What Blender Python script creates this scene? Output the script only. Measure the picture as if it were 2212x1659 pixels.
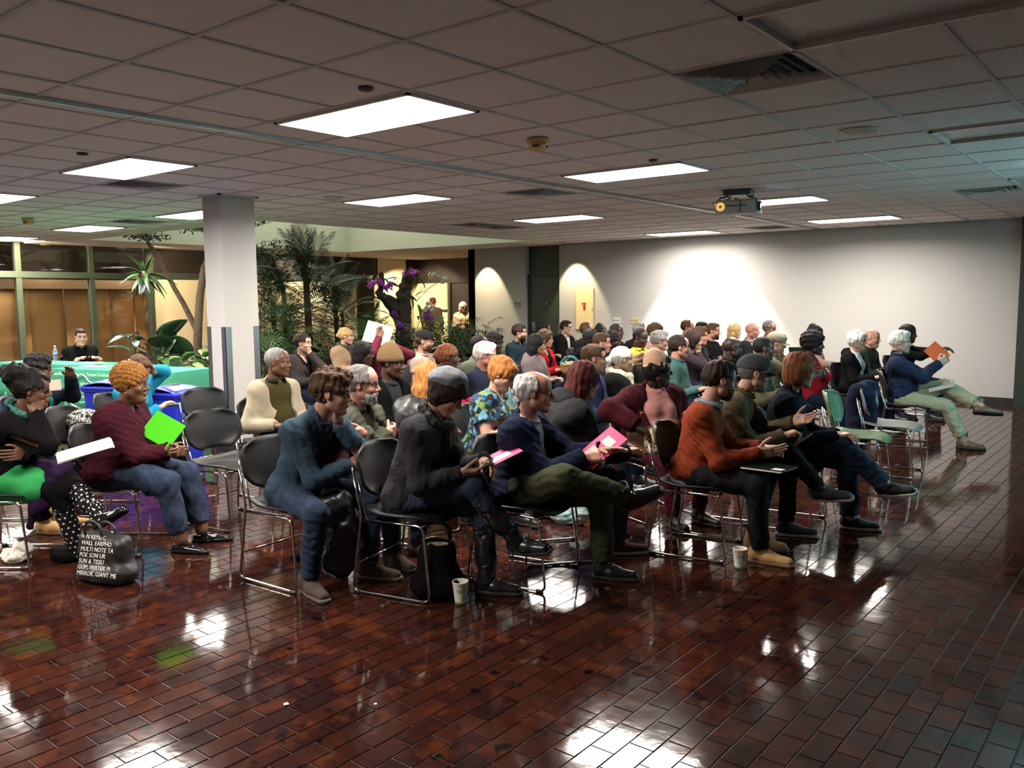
import bpy, bmesh, math, random
import numpy as np
from mathutils import Vector, Matrix, Euler

for _o in list(bpy.data.objects):
    bpy.data.objects.remove(_o)
SC = bpy.context.scene
COL = SC.collection
RNG = random.Random(7)

# ---------------------------------------------------------------- camera
CAM_H = 1.63
TILE = 0.61
CEIL = CAM_H + 1.7977 * TILE
YAW, PITCH, ROLL, FPX = -0.6825, -0.1018, -0.0076, 1816.63
_f = Vector((math.sin(YAW) * math.cos(PITCH), math.cos(YAW) * math.cos(PITCH), math.sin(PITCH)))
_r = Vector((math.cos(YAW), -math.sin(YAW), 0))
_u = _r.cross(_f)
CR = math.cos(ROLL) * _r + math.sin(ROLL) * _u
CU = -math.sin(ROLL) * _r + math.cos(ROLL) * _u
CF = _f
cam_data = bpy.data.cameras.new('camera')
cam_data.sensor_width = 36.0
cam_data.lens = FPX / 2212 * 36.0
cam_data.clip_end = 200
cam = bpy.data.objects.new('camera', cam_data)
COL.objects.link(cam)
_m = Matrix((CR, CU, -CF)).transposed().to_4x4()
_m.translation = (0, 0, CAM_H)
cam.matrix_world = _m
SC.camera = cam


def at(x, y, z):
    """room point at height z that the photograph shows at pixel x, y (used to measure the room)"""
    d = CF + CR * ((x - 1106) / FPX) - CU * ((y - 829.5) / FPX)
    return Vector((0, 0, CAM_H)) + d * ((z - CAM_H) / d.z)


def on_y(x, y, Y):
    d = CF + CR * ((x - 1106) / FPX) - CU * ((y - 829.5) / FPX)
    return Vector((0, 0, CAM_H)) + d * (Y / d.y)


def on_x(x, y, X):
    d = CF + CR * ((x - 1106) / FPX) - CU * ((y - 829.5) / FPX)
    return Vector((0, 0, CAM_H)) + d * (X / d.x)


# ---------------------------------------------------------------- world, exposure
SC.view_settings.view_transform = 'Standard'
SC.view_settings.look = 'None'
SC.view_settings.exposure = 1.0
SC.view_settings.gamma = 1.0
SC.view_settings.use_curve_mapping = False
W = bpy.data.worlds.new('night')
SC.world = W
W.use_nodes = True
W.node_tree.nodes['Background'].inputs[0].default_value = (0.02, 0.025, 0.035, 1)
W.node_tree.nodes['Background'].inputs[1].default_value = 0.3
SC.cycles.max_bounces = 4
SC.cycles.diffuse_bounces = 2
SC.cycles.glossy_bounces = 3
SC.cycles.transmission_bounces = 2
SC.cycles.transparent_max_bounces = 6
SC.cycles.use_adaptive_sampling = True
SC.cycles.adaptive_threshold = 0.07
SC.cycles.adaptive_min_samples = 20
SC.cycles.caustics_reflective = True
SC.cycles.caustics_refractive = False
SC.cycles.sample_clamp_indirect = 2.5
SC.cycles.blur_glossy = 2.0
SC.cycles.use_denoising = True
LAMP_L = 5.0          # radiance of the lit ceiling panels
LAMP_W = 62.0         # light thrown down by each lit panel, watts
PROJ_W = 4200.0       # video projector
SPOT_W = 85.0         # wall-washing downlights

# ---------------------------------------------------------------- helpers


def lin(c):
    c = c / 255.0
    return c / 12.92 if c <= 0.04045 else ((c + 0.055) / 1.055) ** 2.4


def rgb(r, g, b):
    return (lin(r), lin(g), lin(b), 1.0)


MATS = {}


class NT:
    def __init__(s, m):
        s.m = m
        s.t = m.node_tree
        s.n = s.t.nodes
        s.b = s.n['Principled BSDF']

    def add(s, typ, **kw):
        n = s.n.new(typ)
        for k, v in kw.items():
            setattr(n, k, v)
        return n

    def link(s, a, b):
        s.t.links.new(a, b)

    def math(s, op, a, b=None):
        n = s.add('ShaderNodeMath', operation=op)
        for i, v in enumerate((a, b)):
            if v is None:
                continue
            if isinstance(v, (int, float)):
                n.inputs[i].default_value = v
            else:
                s.link(v, n.inputs[i])
        return n.outputs[0]

    def ramp(s, fac, stops):
        n = s.add('ShaderNodeValToRGB')
        e = n.color_ramp.elements
        while len(e) < len(stops):
            e.new(0.5)
        for i, (p, c) in enumerate(stops):
            e[i].position = p
            e[i].color = c
        s.link(fac, n.inputs[0])
        return n.outputs[0]

    def noise(s, scale, detail=3, rough=0.5, vec=None, coord='Object'):
        n = s.add('ShaderNodeTexNoise')
        n.inputs['Scale'].default_value = scale
        n.inputs['Detail'].default_value = detail
        n.inputs['Roughness'].default_value = rough
        if vec is None:
            tc = s.add('ShaderNodeTexCoord')
            vec = tc.outputs[coord]
        s.link(vec, n.inputs['Vector'])
        return n

    def bump(s, h, strength=0.3, dist=0.01):
        n = s.add('ShaderNodeBump')
        n.inputs['Strength'].default_value = strength
        n.inputs['Distance'].default_value = dist
        s.link(h, n.inputs['Height'])
        s.link(n.outputs[0], s.b.inputs['Normal'])


def mat(name, col, rough=0.6, metal=0.0, var=0.0, vscale=20, bump=0.0, bscale=60, spec=0.5, sheen=0.0, coat=0.0, emit=None, estr=0.0):
    if name in MATS:
        return MATS[name]
    m = bpy.data.materials.new(name)
    m.use_nodes = True
    t = NT(m)
    b = t.b
    if len(col) == 3:
        col = (*col, 1)
    b.inputs['Base Color'].default_value = col
    b.inputs['Roughness'].default_value = rough
    b.inputs['Metallic'].default_value = metal
    b.inputs['Specular IOR Level'].default_value = spec
    if sheen:
        b.inputs['Sheen Weight'].default_value = sheen
    if coat:
        b.inputs['Coat Weight'].default_value = coat
        b.inputs['Coat Roughness'].default_value = 0.1
    if var:
        n = t.noise(vscale, 4)
        lo = tuple(max(0, c * (1 - var)) for c in col[:3]) + (1,)
        hi = tuple(min(1, c * (1 + var)) for c in col[:3]) + (1,)
        t.link(t.ramp(n.outputs['Fac'], [(0.3, lo), (0.7, hi)]), b.inputs['Base Color'])
    if bump:
        n = t.noise(bscale, 3)
        t.bump(n.outputs['Fac'], bump, 0.004)
    if emit:
        b.inputs['Emission Color'].default_value = emit if len(emit) == 4 else (*emit, 1)
        b.inputs['Emission Strength'].default_value = estr
    MATS[name] = m
    return m


def me_new(name, verts, faces, smooth=False):
    me = bpy.data.meshes.new(name)
    if isinstance(verts, np.ndarray):
        nv = len(verts)
        me.vertices.add(nv)
        me.vertices.foreach_set('co', np.ascontiguousarray(verts, np.float32).ravel())
        nf, k = faces.shape
        me.loops.add(nf * k)
        me.loops.foreach_set('vertex_index', np.ascontiguousarray(faces, np.int32).ravel())
        me.polygons.add(nf)
        me.polygons.foreach_set('loop_start', np.arange(0, nf * k, k, dtype=np.int32))
        me.polygons.foreach_set('loop_total', np.full(nf, k, np.int32))
        me.update(calc_edges=True)
    else:
        me.from_pydata(verts, [], faces)
    me.polygons.foreach_set('use_smooth', [bool(smooth)] * len(me.polygons))
    return me


def link(name, me, parent=None, loc=None, rot=None):
    o = bpy.data.objects.new(name, me)
    COL.objects.link(o)
    if parent is not None:
        o.parent = parent
    if loc is not None:
        o.location = loc
    if rot is not None:
        o.rotation_euler = rot
    return o


def tag(o, label=None, cat=None, group=None, kind=None):
    if label:
        o['label'] = label
    if cat:
        o['category'] = cat
    if group:
        o['group'] = group
    if kind:
        o['kind'] = kind
    return o


def empty(name, loc=(0, 0, 0), rz=0.0, label=None, cat=None, group=None):
    o = bpy.data.objects.new(name, None)
    o.empty_display_size = 0.1
    COL.objects.link(o)
    o.location = loc
    o.rotation_euler = (0, 0, rz)
    return tag(o, label, cat, group)


def copy_tree(o, parent=None):
    c = o.copy()
    COL.objects.link(c)
    if parent is not None:
        c.parent = parent
    for ch in list(o.children):
        copy_tree(ch, c)
    return c


class MB:
    """collects simple solids into one mesh"""

    def __init__(s):
        s.v = []
        s.f = []
        s.mi = []
        s.sm = []

    def _add(s, v, f, mi=0, smooth=False, M=None):
        o = len(s.v)
        if M is not None:
            v = [M @ Vector(p) for p in v]
        s.v += [tuple(p) for p in v]
        s.f += [tuple(i + o for i in q) for q in f]
        s.mi += [mi] * len(f)
        s.sm += [smooth] * len(f)
        return s

    def box(s, x0, y0, z0, x1, y1, z1, mi=0, M=None, bev=0.0):
        if bev:
            bm = bmesh.new()
            bmesh.ops.create_cube(bm, size=1.0)
            for q in bm.verts:
                q.co = Vector(((x0 + x1) / 2 + q.co.x * (x1 - x0), (y0 + y1) / 2 + q.co.y * (y1 - y0), (z0 + z1) / 2 + q.co.z * (z1 - z0)))
            bmesh.ops.bevel(bm, geom=bm.edges[:], offset=bev, segments=2, affect='EDGES', profile=0.5)
            bm.verts.index_update()
            v = [tuple(q.co) for q in bm.verts]
            f = [tuple(q.index for q in fc.verts) for fc in bm.faces]
            bm.free()
            return s._add(v, f, mi, False, M)
        v = [(x0, y0, z0), (x1, y0, z0), (x1, y1, z0), (x0, y1, z0), (x0, y0, z1), (x1, y0, z1), (x1, y1, z1), (x0, y1, z1)]
        f = [(0, 3, 2, 1), (4, 5, 6, 7), (0, 1, 5, 4), (1, 2, 6, 5), (2, 3, 7, 6), (3, 0, 4, 7)]
        return s._add(v, f, mi, False, M)

    def tube(s, pts, r, n=8, mi=0, M=None, caps=True, closed=False):
        pts = [Vector(p) for p in pts]
        k = len(pts)
        rs = r if isinstance(r, (list, tuple)) else [r] * k
        v, f = [], []
        ref = None
        for i, p in enumerate(pts):
            if closed:
                d = (pts[(i + 1) % k] - pts[i - 1])
            else:
                d = (pts[min(i + 1, k - 1)] - pts[max(i - 1, 0)])
            d.normalize()
            if ref is None:
                ref = Vector((0, 0, 1)) if abs(d.z) < 0.9 else Vector((1, 0, 0))
            a = (ref - d * ref.dot(d)).normalized()
            ref = a
            b = d.cross(a)
            for j in range(n):
                t = 2 * math.pi * j / n
                v.append(p + (a * math.cos(t) + b * math.sin(t)) * rs[i])
        for i in range(k if closed else k - 1):
            for j in range(n):
                i2 = (i + 1) % k
                f.append((i * n + j, i * n + (j + 1) % n, i2 * n + (j + 1) % n, i2 * n + j))
        if caps and not closed:
            f.append(tuple(range(n - 1, -1, -1)))
            f.append(tuple((k - 1) * n + j for j in range(n)))
        return s._add(v, f, mi, True, M)

    def lathe(s, prof, n=24, mi=0, M=None, smooth=True):
        v, f = [], []
        for (r, z) in prof:
            for j in range(n):
                t = 2 * math.pi * j / n
                v.append((r * math.cos(t), r * math.sin(t), z))
        for i in range(len(prof) - 1):
            for j in range(n):
                f.append((i * n + j, i * n + (j + 1) % n, (i + 1) * n + (j + 1) % n, (i + 1) * n + j))
        if prof[0][0] > 1e-6:
            f.append(tuple(range(n - 1, -1, -1)))
        if prof[-1][0] > 1e-6:
            f.append(tuple((len(prof) - 1) * n + j for j in range(n)))
        return s._add(v, f, mi, smooth, M)

    def sheet(s, rows, mi=0, thick=0.0, smooth=True, M=None):
        """grid of points -> sheet, given a thickness when thick > 0"""
        R, C_ = len(rows), len(rows[0])
        P = [[Vector(p) for p in r] for r in rows]
        v = [p for r in P for p in r]
        f = [(i * C_ + j, i * C_ + j + 1, (i + 1) * C_ + j + 1, (i + 1) * C_ + j) for i in range(R - 1) for j in range(C_ - 1)]
        if thick:
            N = []
            for i in range(R):
                for j in range(C_):
                    a = P[min(i + 1, R - 1)][j] - P[max(i - 1, 0)][j]
                    b = P[i][min(j + 1, C_ - 1)] - P[i][max(j - 1, 0)]
                    nn = b.cross(a)
                    N.append(nn.normalized() if nn.length > 1e-9 else Vector((0, 0, 1)))
            m = len(v)
            v = v + [p - q * thick for p, q in zip(v, N)]
            f = f + [tuple(m + k for k in reversed(q)) for q in f]
            edge = [j for j in range(C_)] + [i * C_ + C_ - 1 for i in range(1, R)] + [(R - 1) * C_ + j for j in range(C_ - 2, -1, -1)] + [i * C_ for i in range(R - 2, 0, -1)]
            for a, b in zip(edge, edge[1:] + edge[:1]):
                f.append((b, a, m + a, m + b))
        return s._add(v, f, mi, smooth, M)

    def mesh(s, name, mats):
        me = bpy.data.meshes.new(name)
        me.from_pydata(s.v, [], s.f)
        if not isinstance(mats, (list, tuple)):
            mats = [mats]
        for m in mats:
            me.materials.append(m)
        if len(mats) > 1:
            me.polygons.foreach_set('material_index', s.mi)
        me.polygons.foreach_set('use_smooth', s.sm)
        return me

    def build(s, name, mats, parent=None, loc=None, rot=None):
        return link(name, s.mesh(name, mats), parent, loc, rot)


def arc(c, r, a0, a1, n, ax='xz'):
    out = []
    for i in range(n + 1):
        a = a0 + (a1 - a0) * i / n
        p = [c[0], c[1], c[2]]
        p['xyz'.index(ax[0])] += r * math.cos(a)
        p['xyz'.index(ax[1])] += r * math.sin(a)
        out.append(tuple(p))
    return out


def round_path(pts, r, n=4):
    """polyline with rounded corners"""
    P = [Vector(p) for p in pts]
    out = [P[0]]
    for i in range(1, len(P) - 1):
        a, b, c = P[i - 1], P[i], P[i + 1]
        d1 = (a - b)
        d2 = (c - b)
        rr = min(r, d1.length * 0.45, d2.length * 0.45)
        p1 = b + d1.normalized() * rr
        p2 = b + d2.normalized() * rr
        for k in range(n + 1):
            t = k / n
            out.append(p1 * (1 - t) ** 2 + b * 2 * t * (1 - t) + p2 * t * t)
    out.append(P[-1])
    return out


def text_mesh(name, body, size, m, align='CENTER', extrude=0.001):
    cu = bpy.data.curves.new(name, 'FONT')
    cu.body = body
    cu.size = size
    cu.extrude = extrude
    cu.align_x = align
    cu.align_y = 'CENTER'
    cu.resolution_u = 2
    o = bpy.data.objects.new(name, cu)
    COL.objects.link(o)
    dg = bpy.context.evaluated_depsgraph_get()
    me = bpy.data.meshes.new_from_object(o.evaluated_get(dg))
    bpy.data.objects.remove(o)
    bpy.data.curves.remove(cu)
    me.materials.clear()
    me.materials.append(m)
    me.name = name
    return me
# ================================================================ the room
GX0, GY0 = -6.4421 * TILE, 3.2877 * TILE      # ceiling grid origin


def grid(a, b):
    return GX0 + a * TILE, GY0 + b * TILE


M_TILE = mat('ceiling_tile_mineral', (0.86, 0.84, 0.81), 0.95, bump=0.25, bscale=140, spec=0.1)
M_TBAR = mat('ceiling_bar_painted', (0.62, 0.61, 0.60), 0.6)
M_WALL = mat('white_painted_plaster', (0.44, 0.43, 0.41), 0.85, bump=0.05, bscale=90, spec=0.2)
M_CREAM = mat('cream_painted_plaster', (0.78, 0.66, 0.44), 0.85, bump=0.05, bscale=90, spec=0.2)
M_SHAFT = mat('pale_green_plaster', (0.74, 0.76, 0.66), 0.9, spec=0.2)
M_BLACK = mat('black_rubber_base', (0.012, 0.012, 0.013), 0.5)
M_DGREEN = mat('dark_green_paint', (0.018, 0.030, 0.022), 0.45)
M_DBROWN = mat('dark_brown_panel', (0.018, 0.011, 0.008), 0.6)
M_MULL = mat('green_grey_metal', (0.035, 0.050, 0.032), 0.55)
M_ALU = mat('brushed_aluminium', (0.42, 0.45, 0.45), 0.35, metal=0.8)
M_STEEL = mat('steel_guard', (0.30, 0.31, 0.33), 0.35, metal=0.9)
M_CHROME = mat('chrome', (0.62, 0.60, 0.58), 0.12, metal=1.0)
M_LAMP = mat('lamp_diffuser_lit', (0.9, 0.9, 0.9), 0.5, emit=(1.0, 0.92, 0.84), estr=LAMP_L)
M_LAMPOFF = mat('lamp_diffuser_unlit', (0.42, 0.40, 0.38), 0.35)
M_FRAME = mat('lamp_frame_white', (0.62, 0.58, 0.54), 0.4)
M_DOWN = mat('downlight_lit', (0.9, 0.9, 0.9), 0.5, emit=(1.0, 0.85, 0.6), estr=9.0)

XL, XR, YN, YF = -17.2, 3.4, -3.2, 14.25
XC, YB = -12.83, 17.0                   # corridor corner and its back wall
WELL = (-15.4, -10.1, 7.0, 12.95)       # the opening to the atrium roof

# ---- floor: mortar bed + bricks
M_MORTAR = mat('dark_mortar', (0.012, 0.007, 0.006), 0.35, var=0.3)
mb = bpy.data.materials.new('sealed_brick')
mb.use_nodes = True
t = NT(mb)
geo = t.add('ShaderNodeNewGeometry')
sep = t.add('ShaderNodeSeparateXYZ')
t.link(geo.outputs['Position'], sep.inputs[0])
BW, BL = 0.102, 0.204
row = t.math('FLOOR', t.math('DIVIDE', sep.outputs['X'], BW))
half = t.math('MULTIPLY', t.math('MODULO', t.math('ABSOLUTE', row), 2.0), 0.5)
colm = t.math('FLOOR', t.math('ADD', t.math('DIVIDE', sep.outputs['Y'], BL), half))
cmb = t.add('ShaderNodeCombineXYZ')
t.link(row, cmb.inputs[0])
t.link(colm, cmb.inputs[1])
wn = t.add('ShaderNodeTexWhiteNoise', noise_dimensions='2D')
t.link(cmb.outputs[0], wn.inputs['Vector'])
base = t.ramp(wn.outputs['Value'], [(0.0, (0.016, 0.0052, 0.0042, 1)), (0.35, (0.026, 0.0070, 0.0050, 1)), (0.62, (0.032, 0.0086, 0.0056, 1)), (0.85, (0.040, 0.0115, 0.0068, 1)), (1.0, (0.018, 0.0076, 0.0064, 1))])
n1 = t.noise(6.5, 4, 0.6, geo.outputs['Position'])
n2 = t.noise(11.0, 2, 0.5, geo.outputs['Position'])
mx = t.add('ShaderNodeMix', data_type='RGBA')
t.link(t.ramp(n1.outputs['Fac'], [(0.52, (0, 0, 0, 1)), (0.68, (1, 1, 1, 1))]), mx.inputs['Factor'])
t.link(base, mx.inputs['A'])
mx.inputs['B'].default_value = (0.070, 0.018, 0.0062, 1)
mx2 = t.add('ShaderNodeMix', data_type='RGBA')
t.link(t.ramp(n2.outputs['Fac'], [(0.30, (1, 1, 1, 1)), (0.38, (0, 0, 0, 1))]), mx2.inputs['Factor'])
t.link(mx.outputs['Result'], mx2.inputs['A'])
mx2.inputs['B'].default_value = (0.004, 0.003, 0.0035, 1)
t.link(mx2.outputs['Result'], t.b.inputs['Base Color'])
n3 = t.noise(2.2, 5, 0.65, geo.outputs['Position'])
rr = t.add('ShaderNodeMapRange')
t.link(n3.outputs['Fac'], rr.inputs[0])
rr.inputs[1].default_value, rr.inputs[2].default_value = 0.3, 0.75
rr.inputs[3].default_value, rr.inputs[4].default_value = 0.05, 0.13
t.link(rr.outputs[0], t.b.inputs['Roughness'])
t.b.inputs['IOR'].default_value = 1.5
n4 = t.noise(9.0, 3, 0.55, geo.outputs['Position'])
t.bump(n4.outputs['Fac'], 0.10, 0.006)
M_BRICK = mb

floor = MB().box(XL - 2.5, YN, -0.06, XR, YF + 4, -0.0035).build('floor', M_MORTAR)
tag(floor, 'glossy dark red brick floor of the meeting hall', kind='structure')


def brick_geo(rng):
    g, c = 0.0016, 0.0022
    hx, hy = BW / 2 - g, BL / 2 - g
    return [(-hx, -hy, -0.006), (hx, -hy, -0.006), (hx, hy, -0.006), (-hx, hy, -0.006),
            (-hx + c, -hy + c, 0), (hx - c, -hy + c, 0), (hx - c, hy - c, 0), (-hx + c, hy - c, 0)]


BF = [(4, 5, 6, 7), (0, 1, 5, 4), (1, 2, 6, 5), (2, 3, 7, 6), (3, 0, 4, 7)]
bricks = []
r0, r1 = int(math.floor((XL - 2.4) / BW)), int(math.floor((XR - 0.1) / BW))
for ri in range(r0, r1):
    hf = 0.5 * (abs(ri) % 2)
    x = (ri + 0.5) * BW
    c0, c1 = int(math.floor(YN / BL)) + 1, int(math.floor((YF + 3.9) / BL))
    for ci in range(c0, c1):
        y = (ci + 0.5 - hf) * BL
        if y < -0.2 and x > -1.5:
            pass
        p = Vector((x, y, -CAM_H))
        z = p.dot(CF)
        if z < 0.4:
            continue
        u, v = p.dot(CR) / z * FPX + 1106, 829.5 - p.dot(CU) / z * FPX
        if u < -700 or u > 2900 or v > 2300:
            continue
        if x > XC and y > YF:
            continue
        bricks.append((z if (-10 < u < 2222 and v < 1665) else z + 100, x, y))
bricks.sort()
me_b = me_new('brick', brick_geo(RNG), BF)
me_b.materials.append(M_BRICK)
for (z, x, y) in bricks[:300]:
    link('brick', me_b, floor, (x, y, RNG.uniform(-0.0006, 0.0004)), (RNG.gauss(0, 0.0007), RNG.gauss(0, 0.0011), RNG.gauss(0, 0.004)))
BV = np.array(brick_geo(RNG), np.float32)
rest = np.array([(b[1], b[2]) for b in bricks[300:]], np.float32)
rs = np.random.RandomState(3)
nb = len(rest)
V = np.repeat(BV[None], nb, 0)
V[:, :, 2] += V[:, :, 0] * rs.normal(0, 0.0011, (nb, 1)) + V[:, :, 1] * rs.normal(0, 0.0007, (nb, 1)) + rs.uniform(-0.0006, 0.0004, (nb, 1))
V[:, :, 0] += rest[:, 0:1]
V[:, :, 1] += rest[:, 1:2]
F = (np.array(BF)[None] + (np.arange(nb) * 8)[:, None, None]).reshape(-1, 4)
me_r = me_new('brick_field', V.reshape(-1, 3), F)
me_r.materials.append(M_BRICK)
tag(link('brick_field', me_r, floor), kind='stuff')

# ---- ceiling: grid bars + tiles
lit = [(-1, 2), (-6, 2), (-11, 2), (-1, 7), (-6, 7), (-11, 6), (-16, 6), (-21, 6), (-1, 12), (-6, 12), (-1, 17), (-6, 18), (-16, 2), (-21, 2), (-6, -3), (-11, -3), (-1, -3)]
unlit = [(4, 2), (4, 7), (4, 12), (4, 17), (9, 2), (9, 7)]
vents = [(3, 3), (-7, 3), (-3, 8), (-8, 12), (-8, 13), (-13, 6), (-3, 18), (3, 13), (8, 3)]
taken = set()
for a, b in lit + unlit:
    taken |= {(a, b), (a + 1, b)}
taken |= set(vents)


def in_well(x, y, m=0.0):
    return WELL[0] - m < x < WELL[1] + m and WELL[2] - m < y < WELL[3] + m


cells = []
bars = MB()
A0, A1, B0, B1 = -23, 12, -8, 25
seen_edges = set()
for a in range(A0, A1):
    for b in range(B0, B1):
        x, y = grid(a + 0.5, b + 0.5)
        if x < XL + 0.2 or x > XR or y < YN or y > (YF if x > XC else YB):
            continue
        if in_well(x, y):
            continue
        cells.append((a, b))
cs = set(cells)
hw = 0.012
for (a, b) in cells:
    x0, y0 = grid(a, b)
    x1, y1 = grid(a + 1, b + 1)
    for key, args in ((('x', a, b), (x0 - hw, y0, x0 + hw, y1)), (('x', a + 1, b), (x1 - hw, y0, x1 + hw, y1)),
                      (('y', a, b), (x0, y0 - hw, x1, y0 + hw)), (('y', a, b + 1), (x0, y1 - hw, x1, y1 + hw))):
        if key in seen_edges:
            continue
        k = key[1:]
        if key[0] == 'y' and False:
            continue
        if key[0] == 'x' and ((a, b) in taken and (a - 1, b) in taken and key[1] == a):
            if any((la + 1, lb) == (a, b) for la, lb in lit + unlit):
                continue
        if key[0] == 'x' and key[1] == a + 1 and any((la, lb) == (a, b) for la, lb in lit + unlit):
            continue
        seen_edges.add(key)
        bars.box(args[0], args[1], CEIL - 0.001 if key[0] == 'x' else CEIL, args[2], args[3], CEIL + 0.03)
# drywall strips around the atrium opening and above
slab = MB()
g5 = 0.05
for (x0, y0, x1, y1) in ((XL - 2, YN, XR, WELL[2] - g5), (XL - 2, WELL[2] - g5, WELL[0] - g5, WELL[3] + g5), (WELL[1] + g5, WELL[2] - g5, XR, WELL[3] + g5), (XL - 2, WELL[3] + g5, XR, YB + 0.5)):
    slab.box(x0, y0, CEIL + 0.1, x1, y1, CEIL + 0.14)
ceil = slab.build('ceiling', M_TILE)
tag(ceil, 'suspended tile ceiling over the meeting hall', kind='structure')
bars.build('grid_bars', M_TBAR, ceil)
# fill strip between the tile field and the opening
edge = MB()
ex, ey = WELL[1], WELL[2]
edge.box(WELL[1] + g5, WELL[2] - 0.04, CEIL - 0.004, WELL[1] + 0.40, WELL[3] + 0.1, CEIL + 0.05)
edge.box(WELL[0] - 0.3, WELL[2] - 0.35, CEIL - 0.0045, WELL[1] + 0.40, WELL[2] - g5, CEIL + 0.05)
edge.box(XL - 2, WELL[3] + g5, CEIL - 0.005, -10.2, YB + 0.2, CEIL + 0.05)
edge.box(XL, WELL[2] - 0.35, CEIL - 0.0041, WELL[0] - g5, YB, CEIL + 0.05)
edge.build('plain_border', mat('ceiling_border_paint', (0.78, 0.73, 0.66), 0.9, spec=0.1), ceil)

tv = [(-0.292, -0.292, 0.006), (0.292, -0.292, 0.006), (0.292, 0.292, 0.006), (-0.292, 0.292, 0.006), (-0.292, -0.292, 0.022), (0.292, -0.292, 0.022), (0.292, 0.292, 0.022), (-0.292, 0.292, 0.022)]
tf = [(0, 3, 2, 1), (4, 5, 6, 7), (0, 1, 5, 4), (1, 2, 6, 5), (2, 3, 7, 6), (3, 0, 4, 7)]
me_t = me_new('ceiling_tile', tv, tf)
me_t.materials.append(M_TILE)
tl = []
for (a, b) in cells:
    if (a, b) in taken:
        continue
    x, y = grid(a + 0.5, b + 0.5)
    p = Vector((x, y, CEIL - CAM_H))
    z = p.dot(CF)
    vis = False
    if z > 0.3:
        u, v = p.dot(CR) / z * FPX + 1106, 829.5 - p.dot(CU) / z * FPX
        vis = -150 < u < 2362 and v > -100
    tl.append((z if vis else abs(z) + 100, x, y))
tl.sort()
for (z, x, y) in tl[:300]:
    link('ceiling_tile', me_t, ceil, (x, y, CEIL + RNG.uniform(-0.001, 0.001)), (RNG.gauss(0, .002), RNG.gauss(0, .002), 0))
rest = np.array([(b[1], b[2]) for b in tl[300:]], np.float32)
V = np.repeat(np.array(tv, np.float32)[None], len(rest), 0)
V[:, :, 0] += rest[:, 0:1]
V[:, :, 1] += rest[:, 1:2]
V[:, :, 2] += CEIL
F = (np.array(tf)[None] + (np.arange(len(rest)) * 8)[:, None, None]).reshape(-1, 4)
me_r = me_new('tile_field', V.reshape(-1, 3), F)
me_r.materials.append(M_TILE)
tag(link('tile_field', me_r, ceil), kind='stuff')

# partition track
tr = MB()
tr.box(-4.955, YN, CEIL - 0.012, -4.885, YF, CEIL + 0.02)
tr.box(-4.935, YN, CEIL - 0.016, -4.905, YF, CEIL - 0.011)
tk = tr.build('partition_track', M_ALU)
tag(tk, 'long grey metal partition track crossing the tiled ceiling', 'track')

# ---- lights
lamp_names = {
    (-1, 2): 'largest lit ceiling panel, nearest the camera above the room', (-6, 2): 'lit square ceiling panel at left, in front of the white pillar top',
    (-11, 2): 'lit ceiling panel cut off by the left photo edge', (-1, 7): 'lit ceiling panel in front of the hanging projector',
    (-6, 7): 'lit ceiling panel between the pillar and the wide vent at centre', (-11, 6): 'lit ceiling panel half hidden behind the white pillar',
    (-16, 6): 'lit ceiling panel above the seated man at the green table', (-21, 6): 'small lit ceiling panel at far left above the windows',
    (-1, 12): 'lit ceiling panel directly behind the hanging projector', (-6, 12): 'lit ceiling panel above the dark double door',
    (-1, 17): 'rightmost thin lit ceiling panel near the white wall', (-6, 18): 'lit ceiling panel against the bright wall wash',
    (-16, 2): 'lit ceiling panel beyond the left photo edge', (-21, 2): 'lit ceiling panel at the far left windows', (-6, -3): 'lit ceiling panel behind the camera at left',
    (-11, -3): 'lit ceiling panel far behind the camera at left', (-1, -3): 'lit ceiling panel right behind the camera'}
unlit_names = {(4, 2): 'switched off ceiling panel at the top right corner', (4, 7): 'switched off ceiling panel catching cyan light at right edge',
               (4, 12): 'switched off ceiling panel beyond the cyan glow', (4, 17): 'switched off ceiling panel near the right end of white wall',
               (9, 2): 'switched off ceiling panel outside the right edge', (9, 7): 'second switched off ceiling panel outside right edge'}


def ceiling_panel(a, b, on):
    x0, y0 = grid(a, b)
    r = empty('ceiling_light', (x0 + TILE, y0 + TILE / 2, CEIL), 0, (lamp_names if on else unlit_names)[(a, b)], 'ceiling light', 'fluorescent ceiling panels')
    hx, hy = TILE - 0.015, TILE / 2 - 0.015
    f = MB()
    w = 0.022
    for (p, q, s_, t_) in ((-hx, -hy, hx, -hy + w), (-hx, hy - w, hx, hy), (-hx, -hy, -hx + w, hy), (hx - w, -hy, hx, hy)):
        f.box(p, q, -0.012, s_, t_, 0.02)
    f.box(-hx, -hy, 0.03, hx, hy, 0.05)
    f.build('frame', M_FRAME, r)
    d = MB().box(-hx + w, -hy + w, -0.006 if on else 0.012, hx - w, hy - w, 0.0 if on else 0.018)
    d.build('diffuser', M_LAMP if on else M_LAMPOFF, r)
    if on:
        ld = bpy.data.lights.new('panel_light', 'AREA')
        ld.shape = 'RECTANGLE'
        ld.size, ld.size_y = 2 * (hx - w), 2 * (hy - w)
        ld.energy = LAMP_W
        ld.spread = math.radians(165)
        ld.color = (1.0, 0.92, 0.84)
        lo = bpy.data.objects.new('panel_light', ld)
        COL.objects.link(lo)
        lo.parent = r
        lo.location = (0, 0, -0.008)
    return r


for a, b in lit:
    ceiling_panel(a, b, True)
for a, b in unlit:
    ceiling_panel(a, b, False)

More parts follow.
